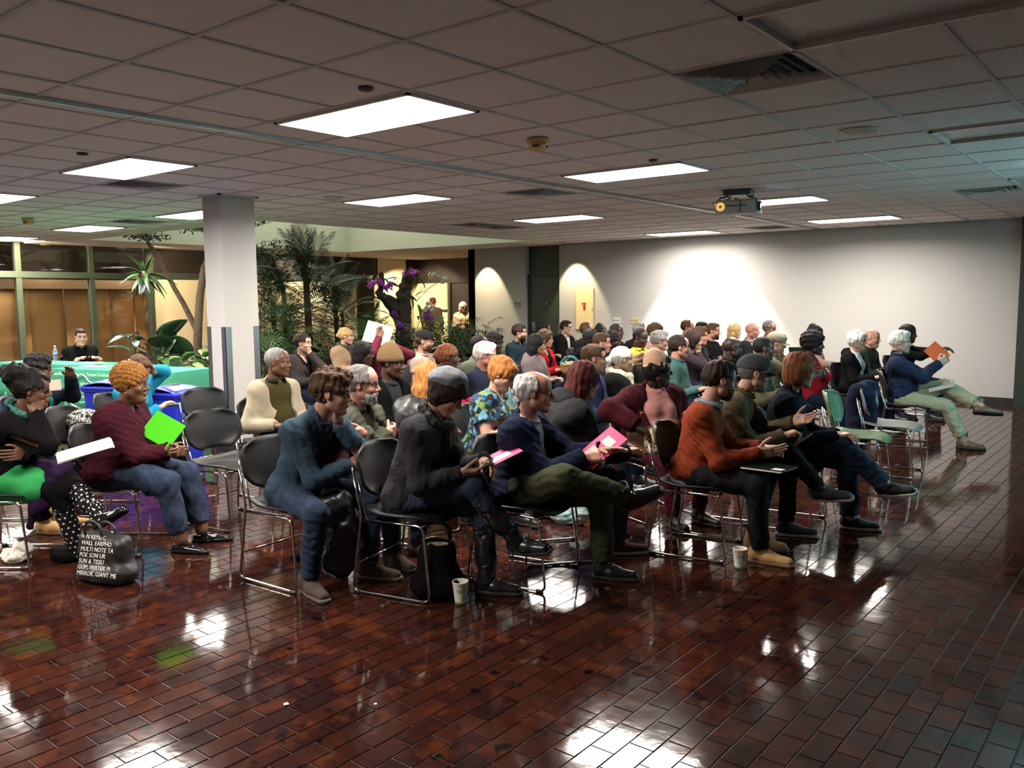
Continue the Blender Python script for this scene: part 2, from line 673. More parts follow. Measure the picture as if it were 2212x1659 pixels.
# ---- air vents
M_VENT = mat('vent_grey', (0.55, 0.53, 0.50), 0.5)
M_VDARK = mat('vent_dark', (0.03, 0.027, 0.025), 0.7)
vent_names = {(3, 3): 'large louvred square air vent at top right', (-7, 3): 'air vent right below the left square light', (-3, 8): 'air vent at centre between two lit panels',
              (-8, 12): 'nearer of the paired vents above the palms', (-8, 13): 'farther of the paired vents above the palms', (-13, 6): 'air vent above the hanging plant left of pillar',
              (-3, 18): 'small far vent below the projector', (3, 13): 'air vent in the cyan glow at right', (8, 3): 'air vent outside the right edge'}
for a, b in vents:
    x, y = grid(a + 0.5, b + 0.5)
    r = empty('ceiling_vent', (x, y, CEIL), 0, vent_names[(a, b)], 'vent', 'square ceiling vents')
    MB().box(-0.295, -0.295, 0.05, 0.295, 0.295, 0.06).build('duct', M_VDARK, r)
    for i, s_ in enumerate((0.295, 0.245, 0.2, 0.155, 0.11, 0.065)):
        m_ = MB()
        lo, hi, w = -0.004 - 0.004 * i, 0.035 - 0.004 * i, 0.034
        v, f = [], []
        for (q, zz) in ((s_, lo), (s_ - w, hi)):
            v += [(-q, -q, zz), (q, -q, zz), (q, q, zz), (-q, q, zz)]
        for (q, zz) in ((s_ - 0.003, lo - 0.002), (s_ - w - 0.003, hi - 0.002)):
            q = max(q, 0.01)
            v += [(-q, -q, zz + 0.004), (q, -q, zz + 0.004), (q, q, zz + 0.004), (-q, q, zz + 0.004)]
        for k in range(4):
            n_ = (k + 1) % 4
            f.append((k, n_, 4 + n_, 4 + k))
            f.append((8 + n_, 8 + k, 12 + k, 12 + n_))
            f.append((n_, k, 8 + k, 8 + n_))
        m_._add(v, f)
        m_.build('louvre' if i else 'frame', M_VENT, r)

# ---- smoke detectors, speaker, sensors
M_YELLOWED = mat('yellowed_plastic', (0.62, 0.42, 0.16), 0.5)
M_DARKP = mat('dark_plastic', (0.02, 0.02, 0.02), 0.45)
for (x, y, lb) in ((-3.62, 4.76, 'yellowed round smoke detector on the ceiling at centre'), (-12.09, 4.74, 'yellowed smoke detector on the ceiling at far left')):
    r = empty('smoke_detector', (x, y, CEIL), 0, lb, 'smoke detector')
    MB().lathe([(0.075, 0.0), (0.08, -0.012), (0.075, -0.03), (0.0, -0.03)]).build('base', M_YELLOWED, r)
    h = MB().lathe([(0.055, -0.03), (0.06, -0.04), (0.052, -0.075), (0.03, -0.08), (0.0, -0.08)])
    h.build('head', M_YELLOWED, r)
    for k in range(3):
        a = 2.09 * k - 1.2
        s_ = MB().box(0.05, -0.025, -0.062, 0.061, 0.025, -0.045, M=Matrix.Rotation(a, 4, 'Z'))
        s_.build('slot', M_DARKP, r)
for (x, y, rr_, lb) in ((-3.44, 3.04, 0.04, 'small dark round ceiling sensor beside the largest lit panel'), (-6.53, 2.97, 0.04, 'small dark round ceiling sensor near the left square light'), (-3.47, 6.1, 0.04, 'small dark round ceiling sensor near the projector')):
    s_ = MB().lathe([(rr_, 0.003), (rr_, -0.006), (rr_ * .8, -0.012), (0, -0.014)])
    tag(s_.build('ceiling_sensor', M_DARKP, None, (x, y, CEIL)), lb, 'sensor')
for (x, y, lb) in ((-1.82, 5.95, 'round flush ceiling speaker below the large vent'), (-7.37, 6.01, 'round flush ceiling speaker near the white pillar')):
    r = empty('ceiling_speaker', (x, y, CEIL), 0, lb, 'speaker')
    MB().lathe([(0.125, 0.002), (0.125, -0.006), (0.112, -0.01), (0.105, -0.004), (0.0, -0.004)]).build('rim', M_TILE, r)
    MB().lathe([(0.1, -0.0045), (0.09, -0.008), (0.0, -0.009)]).build('grille', mat('speaker_grille', (0.5, 0.47, 0.44), 0.7), r)

# ---- walls
wf = MB()
wf.box(XC, YF, 0, -11.2, YF + 0.2, CEIL + 0.1)
wf.box(-10.3, YF, 0, -2.0, YF + 0.2, CEIL + 0.1)
tag(wf.build('wall_far', M_WALL), 'long white plaster wall behind the audience', kind='structure')
tag(MB().box(XC, YF, 0, XC + 0.2, YB, CEIL + 0.1).build('wall_corridor', M_WALL), kind='structure')
bb = MB()
bb.box(-10.3, YF - 0.015, 0, -2.0, YF, 0.1)
bb.box(XC, YF - 0.015, 0, -11.2, YF, 0.1)
tag(bb.build('baseboard_far', M_BLACK), kind='structure')
tag(MB().box(-2.0, YF - 0.25, 0, -1.7, YF + 0.3, CEIL + 0.1).box(-1.7, YF + 0.1, 0, XR, YF + 0.3, CEIL + 0.1).build('trim_1', M_DGREEN), 'dark green post at the right end of the white wall', kind='structure')
# dark door in its recess
dr = MB()
dr.box(-11.2, YF + 0.14, 0, -10.3, YF + 0.3, CEIL + 0.1)
drm = dr.build('door_1', M_DGREEN)
tag(drm, 'dark green door in a full-height recess of the white wall', kind='structure')
MB().box(-11.12, YF + 0.10, 0.01, -10.36, YF + 0.15, 2.07, bev=0.004).build('door_leaf', mat('door_green', (0.035, 0.045, 0.035), 0.4), drm)
fr = MB()
fr.box(-11.2, YF + 0.08, 0, -11.12, YF + 0.16, 2.12)
fr.box(-10.36, YF + 0.08, 0, -10.3, YF + 0.16, 2.12)
fr.box(-11.2, YF + 0.08, 2.07, -10.3, YF + 0.16, 2.12)
fr.build('door_frame', M_DGREEN, drm)
hd = MB().box(-11.08, YF + 0.06, 0.92, -10.99, YF + 0.1, 1.12, bev=0.006)
hd.tube([(-11.04, YF + 0.04, 1.0), (-11.04, YF + 0.08, 1.0)], 0.025, 12)
hd.tube([(-11.04, YF + 0.045, 1.0), (-10.94, YF + 0.045, 1.0)], 0.01, 8)
hd.build('handle', M_STEEL, drm)
sg = MB().box(-10.78, YF + 0.085, 1.49, -10.62, YF + 0.1, 1.53)
sgo = sg.build('sign_plate', M_BLACK, drm)
tm = text_mesh('sign_text', 'stairs', 0.038, mat('sign_white', (0.8, 0.8, 0.78), 0.6))
link('sign_text', tm, drm, (-10.7, YF + 0.083, 1.508), (math.pi / 2, 0, 0))
# steel corner guards on the door jambs
for x in (-11.23, -10.27):
    g_ = MB().box(x - 0.06, YF - 0.012, 0.1, x + 0.035, YF, 1.05)
    tag(g_.build('corner_guard', M_STEEL), 'steel corner guard on the %s jamb of the dark green door' % ('left' if x < -11 else 'right'), 'corner guard')

# pillar with corner guards
PX0, PX1, PY0, PY1 = -8.28, -7.94, 4.985, 5.40
pil = empty('pillar', ((PX0 + PX1) / 2, (PY0 + PY1) / 2, 0))
tag(pil, 'white square pillar with steel corner guards', kind='structure')
cx, cy = (PX0 + PX1) / 2, (PY0 + PY1) / 2
hx, hy = (PX1 - PX0) / 2, (PY1 - PY0) / 2
MB().box(-hx, -hy, 0, hx, hy, CEIL + 0.05, bev=0.006).build('shaft', M_WALL, pil)
MB().box(-hx - 0.012, -hy - 0.012, 0, hx + 0.012, hy + 0.012, 0.1).build('base_strip', M_BLACK, pil)
tr = MB()
for (x0, y0, x1, y1) in ((-hx - .03, -hy - .03, hx + .03, -hy), (hx, -hy - .03, hx + .03, hy + .03), (-hx - .03, -hy, -hx, hy + .03), (-hx, hy, hx + .03, hy + .03)):
    tr.box(x0, y0, CEIL - 0.012, x1, y1, CEIL + 0.01)
tr.build('collar', M_TBAR, pil)
for sx in (-1, 1):
    for sy in (-1, 1):
        g_ = MB()
        X, Y = sx * (hx + 0.003), sy * (hy + 0.003)
        g_.box(min(X, X - sx * 0.075), min(Y, Y - sy * 0.006), 0.1, max(X, X - sx * 0.075), max(Y, Y - sy * 0.006), 1.35)
        g_.box(min(X, X - sx * 0.006), min(Y, Y - sy * 0.075), 0.1, max(X, X - sx * 0.006), max(Y, Y - sy * 0.075), 1.35)
        g_.build('corner_guard', M_STEEL, pil)

# atrium shaft above the plants
sh = MB()
zt = CEIL + 2.2
x0, x1, y0, y1 = WELL
sh.box(x0 - 0.1, y0 - 0.1, CEIL - 0.0064, x0, y1 + 0.1, zt)
sh.box(x1, y0 - 0.1, CEIL - 0.006, x1 + 0.1, y1 + 0.1, zt)
sh.box(x0 - 0.1, y0 - 0.1, CEIL - 0.0062, x1 + 0.1, y0, zt)
sh.box(x0 - 0.1, y1, CEIL - 0.0066, x1 + 0.1, y1 + 0.1, zt)
sh.box(x0 - 0.1, y0 - 0.1, zt, x1 + 0.1, y1 + 0.1, zt + 0.08)
tag(sh.build('wall_shaft', M_SHAFT), 'pale green atrium shaft above the indoor plants', kind='structure')

# window wall at left, cream wall behind the plants
ww = MB()
ww.box(XL - 0.2, 9.16, 0, XL, 14.7, 2.1)
ww.box(XL - 0.2, 15.5, 0, XL, 16.5, CEIL + .1)
tag(ww.build('wall_left', M_CREAM), 'cream wall behind the indoor plants', kind='structure')
hdm = MB()
hdm.box(XL - 0.25, 9.16, 2.22, XL - 0.02, 14.7, CEIL + .1)
hdm.box(XL - 0.3, 14.7, 2.08, XL - 0.03, 15.5, CEIL + .1)
hdm.box(XL - 0.3, 16.5, 2.08, XL, YB, CEIL + .1)
hdm.box(XL - .3, YB, 2.06, XC, YB + 0.2, CEIL + .1)
tag(hdm.build('trim_2', M_DBROWN), 'dark brown band above the corridor openings', kind='structure')
M_GLASS = bpy.data.materials.new('window_glass')
M_GLASS.use_nodes = True
t = NT(M_GLASS)
tr_ = t.add('ShaderNodeBsdfTransparent')
gl_ = t.add('ShaderNodeBsdfGlossy')
gl_.inputs['Roughness'].default_value = 0.02
mxs = t.add('ShaderNodeMixShader')
fr_ = t.add('ShaderNodeFresnel')
fr_.inputs[0].default_value = 1.6
t.link(fr_.outputs[0], mxs.inputs[0])
t.link(tr_.outputs[0], mxs.inputs[1])
t.link(gl_.outputs[0], mxs.inputs[2])
t.link(mxs.outputs[0], t.n['Material Output'].inputs[0])
M_CURTAIN = mat('tan_blind_fabric', (0.62, 0.35, 0.13), 0.9, bump=0.1, bscale=200, sheen=0.1)
win = empty('window_1', (XL, 5, 0))
tag(win, 'row of tall windows with tan blinds and green mullions', kind='structure')
mull = [1.2, 2.5, 3.85, 5.15, 6.5, 7.85, 9.08]
for y in mull:
    MB().box(-0.06, y - 0.05 - 5, 0, 0.06, y + 0.05 - 5, CEIL + .1, bev=0.005).build('mullion', M_MULL, win)
MB().box(-0.07, YN - 5, 2.08, 0.07, 9.13 - 5, 2.2, bev=0.005).build('transom', M_MULL, win)
MB().box(-0.07, 9.13 - 5, 2.1, 0.03, 14.7 - 5, 2.22).build('transom', M_MULL, win)
MB().box(-0.07, YN - 5, 0, 0.07, 9.1 - 5, 0.12).build('sill', M_MULL, win)
ys = [-0.2] + mull
for i in range(len(mull)):
    a, b = ys[i] + 0.05, ys[i + 1] - 0.05
    MB().box(-0.005, a - 5, 0.12, 0.005, b - 5, 2.08).build('pane', M_GLASS, win)
    MB().box(-0.005, a - 5, 2.2, 0.005, b - 5, CEIL).build('pane', M_GLASS, win)
bl = MB()
y = -0.5
k = 0
while y < 9.3:
    w = (1.05, 0.62, 0.9, 0.5)[k % 4]
    rows = []
    for zz in (0.05, 1.0, 1.92):
        rows.append([(-0.45 - 0.03 * (k % 2), y + w * q / 4 - 5, zz) for q in range(5)])
    m_ = MB().sheet(rows, thick=0.01)
    m_.build('blind_panel', M_CURTAIN, win)
    y += w + 0.02
    k += 1
MB().box(-0.6, -0.6 - 5, 1.88, -0.32, 9.3 - 5, 2.06).build('pelmet', mat('pelmet_tan', (0.13, 0.085, 0.05), 0.8), win)
# beyond the glass: dark night with a plain outer wall
tag(MB().box(XL - 1.6, YN, 0, XL - 1.5, 9.2, CEIL + 0.6).build('wall_outside', M_DBROWN), kind='structure')
tag(MB().box(XL - 2.6, 9.3, 0, XL - 2.5, YB + 1, CEIL + .1).build('wall_corridor_end', M_CREAM), kind='structure')
# corridor back wall below the band
bw = MB()
bw.box(-19.8, YB, 0, -16.1, YB + 0.2, 2.06)
tag(bw.build('wall_back', M_CREAM), 'cream back wall of the corridor', kind='structure')
MBd = MB().box(-16.1, YB + 0.05, 0, XC, YB + 0.15, 2.06)
dd = MBd.build('door_2', M_DBROWN)
tag(dd, 'dark double door at the corridor end', kind='structure')
for x in (-16.06, -15.2, -14.3):
    MB().box(x, YB, 0, x + 0.07, YB + 0.06, 2.06).build('door_frame', M_DGREEN, dd)
MB().box(-17.1, YB - 0.03, 1.27, -16.1, YB - 0.0, 1.33).build('rail', M_DBROWN, dd)
# walls outside the view
tag(MB().box(XL - 2.6, YN - 0.2, 0, XR, YN, CEIL + .1).build('wall_near', M_WALL), kind='structure')
tag(MB().box(XR, YN - 0.2, 0, XR + 0.2, YF + 0.3, CEIL + .1).build('wall_right', mat('grey_wall', (0.30, 0.30, 0.30), 0.9)), kind='structure')

# ---- wall-washing downlights
def downlight(x, y, lb, tx, ty, tz, watts, size=62, col=(1.0, 0.80, 0.52), blend=0.35):
    r = empty('downlight', (x, y, CEIL), 0, lb, 'downlight', 'round recessed downlights')
    MB().lathe([(0.085, 0.004), (0.085, -0.006), (0.068, -0.006), (0.06, 0.03)]).build('trim_ring', M_FRAME, r)
    MB().lathe([(0.06, 0.02), (0.0, 0.02)][::-1]).build('bulb', M_DOWN, r)
    if watts:
        ld = bpy.data.lights.new('downlight_lamp', 'SPOT')
        ld.energy = watts
        ld.spot_size = math.radians(size)
        ld.spot_blend = blend
        ld.shadow_soft_size = 0.03
        ld.color = col
        lo = bpy.data.objects.new('downlight_lamp', ld)
        COL.objects.link(lo)
        lo.parent = r
        lo.location = (0, 0, -0.012)
        d = Vector((tx - x, ty - y, tz - CEIL))
        lo.rotation_euler = d.to_track_quat('-Z', 'Y').to_euler()
    return r

downlight(-12.25, 13.75, 'recessed downlight washing the wall left of the dark green door', -12.25, YF + 0.1, 1.2, SPOT_W * 1.6)
downlight(-9.85, 13.75, 'recessed downlight above the fire extinguisher cabinet', -9.85, YF + 0.1, 1.2, SPOT_W * 1.3)
downlight(-6.95, 13.62, 'recessed downlight making the largest bright wash on the white wall', -6.95, YF + 0.1, 1.0, SPOT_W * 5.5, 84, (1.0, 0.93, 0.8), 0.3)
downlight(-13.75, 14.75, 'round recessed downlight in the corridor ceiling at right', -14.6, 16.0, 0.9, SPOT_W * 3.2, 95)
downlight(-16.15, 14.85, 'round recessed downlight in the corridor ceiling, near one of two', -17.1, 15.9, 1.0, SPOT_W * 2.6, 75)
downlight(-16.7, 15.35, 'round recessed downlight in the corridor ceiling, far one of two', -16.6, 16.9, 1.0, SPOT_W * 2.2, 90)
downlight(-16.5, 13.5, 'round recessed downlight behind the tall palm crown', -17.1, 12.6, 0.9, SPOT_W * 2.6, 120)
downlight(-16.35, 8.7, 'round recessed downlight above the leaning trunk', -17.15, 10.3, 0.9, SPOT_W * 1.5, 110)
downlight(-16.35, 6.3, 'round recessed downlight in front of the tan blinds', -17.5, 7.6, 0.9, SPOT_W * 3, 130)
for _y, _w in ((3.4, 'far left'), (5.3, 'left'), (7.1, 'middle'), (8.6, 'right')):  # extra lamps added behind the glass to brighten the blinds
    downlight(XL - 0.22, _y, 'added round downlight between the glass and the tan blinds, %s one of four' % _w, XL - 0.46, _y, 0.7, SPOT_W * 2.4, 120)
# two unseen spots without fixtures, added inside the atrium shaft to brighten it
for (x, y) in ((-14.2, 9.2), (-13.2, 11.6)):
    ld = bpy.data.lights.new('added_shaft_light', 'SPOT')
    ld.energy = 260
    ld.spot_size = math.radians(150)
    ld.spot_blend = 0.8
    ld.shadow_soft_size = 0.1
    ld.color = (1.0, 1.0, 0.88)
    lo = bpy.data.objects.new('added_shaft_light', ld)
    COL.objects.link(lo)
    lo.location = (x, y, CEIL + 0.25)
    lo.rotation_euler = (math.pi, 0, 0)
# ================================================================ modelling of soft shapes on a distance grid
BIG = 1.0


def V3(*a):
    return np.array(a if len(a) == 3 else a[0], np.float32)


def unit(v):
    v = np.asarray(v, np.float32)
    return v / (np.linalg.norm(v) + 1e-9)


class Prim:
    """kinds: rc = tapered round limb, el = ellipsoid, bx = rounded box"""

    def __init__(s, kind, lo, hi, data):
        s.kind, s.lo, s.hi, s.data = kind, lo, hi, data

    def eval(s, X, Y, Z):
        d = s.data
        if s.kind == 'rc':
            a, ab, l2, ra, rb, w, sq = d
            px, py, pz = X - a[0], Y - a[1], Z - a[2]
            t = np.clip((px * ab[0] + py * ab[1] + pz * ab[2]) / l2, 0, 1)
            qx, qy, qz = px - ab[0] * t, py - ab[1] * t, pz - ab[2] * t
            q2 = qx * qx + qy * qy + qz * qz
            if sq != 1.0:
                qw = qx * w[0] + qy * w[1] + qz * w[2]
                q2 = q2 - qw * qw * (1 - 1 / (sq * sq))
                q2 = np.maximum(q2, 0)
            return np.sqrt(q2) - (ra + (rb - ra) * t)
        if s.kind == 'el':
            c, R, r = d
            px, py, pz = X - c[0], Y - c[1], Z - c[2]
            u = [(px * R[i][0] + py * R[i][1] + pz * R[i][2]) / r[i] for i in range(3)]
            k0 = np.sqrt(u[0] * u[0] + u[1] * u[1] + u[2] * u[2])
            k1 = np.sqrt((u[0] / r[0]) ** 2 + (u[1] / r[1]) ** 2 + (u[2] / r[2]) ** 2) + 1e-6
            return k0 * (k0 - 1.0) / k1
        if s.kind == 'bx':
            c, R, r, rad = d
            px, py, pz = X - c[0], Y - c[1], Z - c[2]
            u = [np.abs(px * R[i][0] + py * R[i][1] + pz * R[i][2]) - (r[i] - rad) for i in range(3)]
            o = [np.maximum(k, 0) for k in u]
            return np.sqrt(o[0] ** 2 + o[1] ** 2 + o[2] ** 2) + np.minimum(np.maximum(u[0], np.maximum(u[1], u[2])), 0) - rad


I3 = np.eye(3, dtype=np.float32)


def rc(a, b, ra, rb=None, w=None, sq=1.0):
    a, b = V3(a), V3(b)
    rb = ra if rb is None else rb
    m = max(ra, rb) * max(1.0, sq)
    ab = b - a
    l2 = float(ab @ ab) + 1e-9
    return Prim('rc', np.minimum(a, b) - m, np.maximum(a, b) + m, (a, ab, l2, ra, rb, None if w is None else unit(w), sq))


def el(c, r, R=None):
    c, r = V3(c), V3(r)
    R = I3 if R is None else np.asarray(R, np.float32)
    e = np.sqrt(((R * r[:, None]) ** 2).sum(0))
    return Prim('el', c - e, c + e, (c, R, r))


def bxp(c, r, rad=0.01, R=None):
    c, r = V3(c), V3(r)
    R = I3 if R is None else np.asarray(R, np.float32)
    e = (np.abs(R) * r[:, None]).sum(0)
    return Prim('bx', c - e, c + e, (c, R, r, rad))


class Field:
    def __init__(s, lo, hi, h):
        s.h = h
        s.lo = V3(lo)
        n = np.ceil((V3(hi) - s.lo) / h).astype(int) + 1
        s.n = n
        s.ax = [s.lo[i] + h * np.arange(n[i], dtype=np.float32) for i in range(3)]
        s.d = np.full(tuple(n), BIG, np.float32)

    def sl(s, lo, hi):
        i0 = np.clip(np.floor((lo - s.lo) / s.h).astype(int), 0, s.n)
        i1 = np.clip(np.ceil((hi - s.lo) / s.h).astype(int) + 1, 0, s.n)
        S = tuple(slice(a, b) for a, b in zip(i0, i1))
        return S, s.ax[0][S[0]][:, None, None], s.ax[1][S[1]][None, :, None], s.ax[2][S[2]][None, None, :]

    def add(s, p, k=0.02):
        m = 2.5 * s.h + k
        S, X, Y, Z = s.sl(p.lo - m, p.hi + m)
        if 0 in s.d[S].shape:
            return s
        b = p.eval(X, Y, Z)
        a = s.d[S]
        if k > 1e-6:
            h = np.clip(0.5 + 0.5 * (a - b) / k, 0, 1)
            s.d[S] = a + (b - a) * h - k * h * (1 - h)
        else:
            s.d[S] = np.minimum(a, b)
        return s

    def cut(s, p, k=0.01):
        m = 2.5 * s.h + k
        S, X, Y, Z = s.sl(p.lo - m, p.hi + m)
        if 0 in s.d[S].shape:
            return s
        b = -p.eval(X, Y, Z)
        a = s.d[S]
        h = np.clip(0.5 - 0.5 * (a - b) / k, 0, 1)
        s.d[S] = a + (b - a) * h + k * h * (1 - h)
        return s

    def where(s, fn):
        """fn(X, Y, Z) > 0 cuts away"""
        S, X, Y, Z = s.sl(s.lo - 1, s.lo + s.h * s.n + 1)
        s.d = np.maximum(s.d, fn(X, Y, Z).astype(np.float32))
        return s

    def ripple(s, seed, amp, freq, band=0.05, stretch=(1, 1, 1), ridged=False):
        idx = np.nonzero(np.abs(s.d) < band)
        if not len(idx[0]):
            return s
        x, y, z = (s.ax[i][idx[i]] * stretch[i] for i in range(3))
        r = np.random.RandomState(seed)
        tot = np.zeros(len(x), np.float32)
        wx = 0.6 * np.sin(freq * 0.5 * (x * .7 + y * .9 + z * .3) + r.rand() * 6)
        for i in range(4):
            k = r.normal(size=3)
            k = k / np.linalg.norm(k) * freq * (0.7 + 0.5 * i)
            v = np.sin(k[0] * x + k[1] * y + k[2] * z + r.rand() * 6.28 + wx * (1 + i * .5))
            if ridged:
                v = 1 - 2 * np.abs(v)
            tot += v / (1 + 0.7 * i)
        s.d[idx] += (amp * 0.6) * tot.astype(np.float32)
        return s

    def mesh(s):
        d = s.d
        neg = d < 0
        c8 = [neg[i:neg.shape[0] - 1 + i, j:neg.shape[1] - 1 + j, k:neg.shape[2] - 1 + k] for i in (0, 1) for j in (0, 1) for k in (0, 1)]
        cnt = sum(c.astype(np.int8) for c in c8)
        act = (cnt > 0) & (cnt < 8)
        ci = np.array(np.nonzero(act)).T
        n = len(ci)
        if n == 0:
            return np.zeros((0, 3), np.float32), np.zeros((0, 4), np.int64)
        idx = np.full(act.shape, -1, np.int64)
        idx[act] = np.arange(n)
        off = np.array([(i, j, k) for i in (0, 1) for j in (0, 1) for k in (0, 1)])
        val = np.stack([d[ci[:, 0] + o[0], ci[:, 1] + o[1], ci[:, 2] + o[2]] for o in off], 1)
        P = np.zeros((n, 3), np.float32)
        C_ = np.zeros(n, np.float32)
        for a in range(8):
            for b in range(a + 1, 8):
                if np.abs(off[a] - off[b]).sum() != 1:
                    continue
                m = (val[:, a] < 0) != (val[:, b] < 0)
                t = val[m, a] / (val[m, a] - val[m, b])
                P[m] += off[a] + (off[b] - off[a]) * t[:, None]
                C_[m] += 1
        vert = s.lo + (ci + P / C_[:, None]) * s.h
        faces = []
        for ax in range(3):
            o1, o2 = [(1, 2), (2, 0), (0, 1)][ax]
            A = [slice(None)] * 3
            B = [slice(None)] * 3
            A[ax], B[ax] = slice(0, -1), slice(1, None)
            ch = neg[tuple(A)] != neg[tuple(B)]
            e = np.array(np.nonzero(ch)).T
            sg = neg[tuple(A)][ch]
            ok = (e[:, o1] > 0) & (e[:, o2] > 0) & (e[:, o1] < act.shape[o1]) & (e[:, o2] < act.shape[o2])
            e, sg = e[ok], sg[ok]
            q = []
            for (u, v) in ((-1, -1), (0, -1), (0, 0), (-1, 0)):
                c = e.copy()
                c[:, o1] += u
                c[:, o2] += v
                q.append(idx[c[:, 0], c[:, 1], c[:, 2]])
            q = np.stack(q, 1)
            q[~sg] = q[~sg][:, ::-1]
            faces.append(q)
        F = np.concatenate(faces)
        F = F[(F >= 0).all(1)]
        return vert.astype(np.float32), F


def relax(v, f, it=1, w=0.5):
    e = np.concatenate([f[:, [0, 1]], f[:, [1, 2]], f[:, [2, 3]], f[:, [3, 0]]])
    for _ in range(it):
        acc = np.zeros_like(v)
        c = np.zeros(len(v), np.float32)
        np.add.at(acc, e[:, 0], v[e[:, 1]])
        np.add.at(acc, e[:, 1], v[e[:, 0]])
        np.add.at(c, e[:, 0], 1)
        np.add.at(c, e[:, 1], 1)
        v = v * (1 - w) + acc / np.maximum(c, 1)[:, None] * w
    return v


def field_for(prims, h, pad=0.05):
    lo = np.min([p.lo for p in prims], 0) - pad
    hi = np.max([p.hi for p in prims], 0) + pad
    return Field(lo, hi, h)


def soft_mesh(name, prims, h, k, m, ripple=None, cuts=(), relax_it=1, ck=0.008):
    f = field_for(prims, h)
    for i, p in enumerate(prims):
        f.add(p, k[i] if isinstance(k, (list, tuple)) else k)
    for c in cuts:
        f.cut(c, ck)
    if ripple:
        for r_ in (ripple if isinstance(ripple, list) else [ripple]):
            f.ripple(*r_)
    v, q = f.mesh()
    if relax_it and len(v):
        v = relax(v, q, relax_it, 0.4)
    me = me_new(name, v, q, True)
    me.materials.append(m)
    return me
# ================================================================ people
SKIN = {'pale': (0.62, 0.36, 0.26), 'fair': (0.52, 0.28, 0.19), 'ruddy': (0.55, 0.25, 0.18), 'tan': (0.36, 0.185, 0.11), 'brown': (0.185, 0.085, 0.046), 'dark': (0.085, 0.038, 0.022), 'deep': (0.045, 0.021, 0.014)}


def skin_mat(k):
    n = 'skin_' + k
    if n in MATS:
        return MATS[n]
    m = mat(n, tuple(c * 0.72 for c in SKIN[k]), 0.42, var=0.10, vscale=14, bump=0.06, bscale=160, spec=0.4)
    m.node_tree.nodes['Principled BSDF'].inputs['Subsurface Weight'].default_value = 0.0
    return m


def lip_mat(k):
    c = SKIN[k]
    return mat('lip_' + k, (c[0] * 0.82, c[1] * 0.62, c[2] * 0.62), 0.35)


HAIRC = {'black': (0.010, 0.009, 0.009), 'dark': (0.022, 0.014, 0.010), 'brown': (0.055, 0.028, 0.015), 'auburn': (0.16, 0.055, 0.022), 'ginger': (0.33, 0.13, 0.035), 'red': (0.055, 0.010, 0.010), 'blond': (0.42, 0.27, 0.12), 'gold': (0.25, 0.105, 0.022),
         'grey': (0.20, 0.19, 0.18), 'silver': (0.45, 0.43, 0.40), 'white': (0.66, 0.63, 0.57), 'salt': (0.11, 0.10, 0.095)}


def hair_mat(k):
    n = 'hair_' + k
    if n in MATS:
        return MATS[n]
    m = mat(n, HAIRC[k], 0.62, spec=0.14)
    t = NT(m)
    c = HAIRC[k]
    nz = t.noise(70, 3, 0.6)
    mp = t.add('ShaderNodeMapping')
    tc = t.add('ShaderNodeTexCoord')
    mp.inputs['Scale'].default_value = (1.0, 1.0, 0.18)
    t.link(tc.outputs['Object'], mp.inputs[0])
    t.link(mp.outputs[0], nz.inputs['Vector'])
    t.link(t.ramp(nz.outputs['Fac'], [(0.3, (c[0] * .55, c[1] * .55, c[2] * .55, 1)), (0.7, (min(1, c[0] * 1.5), min(1, c[1] * 1.5), min(1, c[2] * 1.5), 1))]), t.b.inputs['Base Color'])
    t.bump(nz.outputs['Fac'], 0.7, 0.006)
    return m


M_EYE = mat('eye_white', (0.55, 0.52, 0.48), 0.2)
M_IRIS = mat('eye_iris', (0.015, 0.010, 0.008), 0.15)


def fabric(name, col, rough=0.9, var=0.10, vscale=120, bump=0.25, bscale=220, sheen=0.0):
    col = tuple(c * 0.62 for c in col[:3])
    return mat(name, col, rough, var=var, vscale=vscale, bump=bump, bscale=bscale, spec=0.06, sheen=sheen)


# ---------------------------------------------------------------- heads (origin between the ears, face along +X)
CRAN_C, CRAN_R = V3(-0.012, 0, 0.032), V3(0.099, 0.077, 0.090)
HEADS = {}


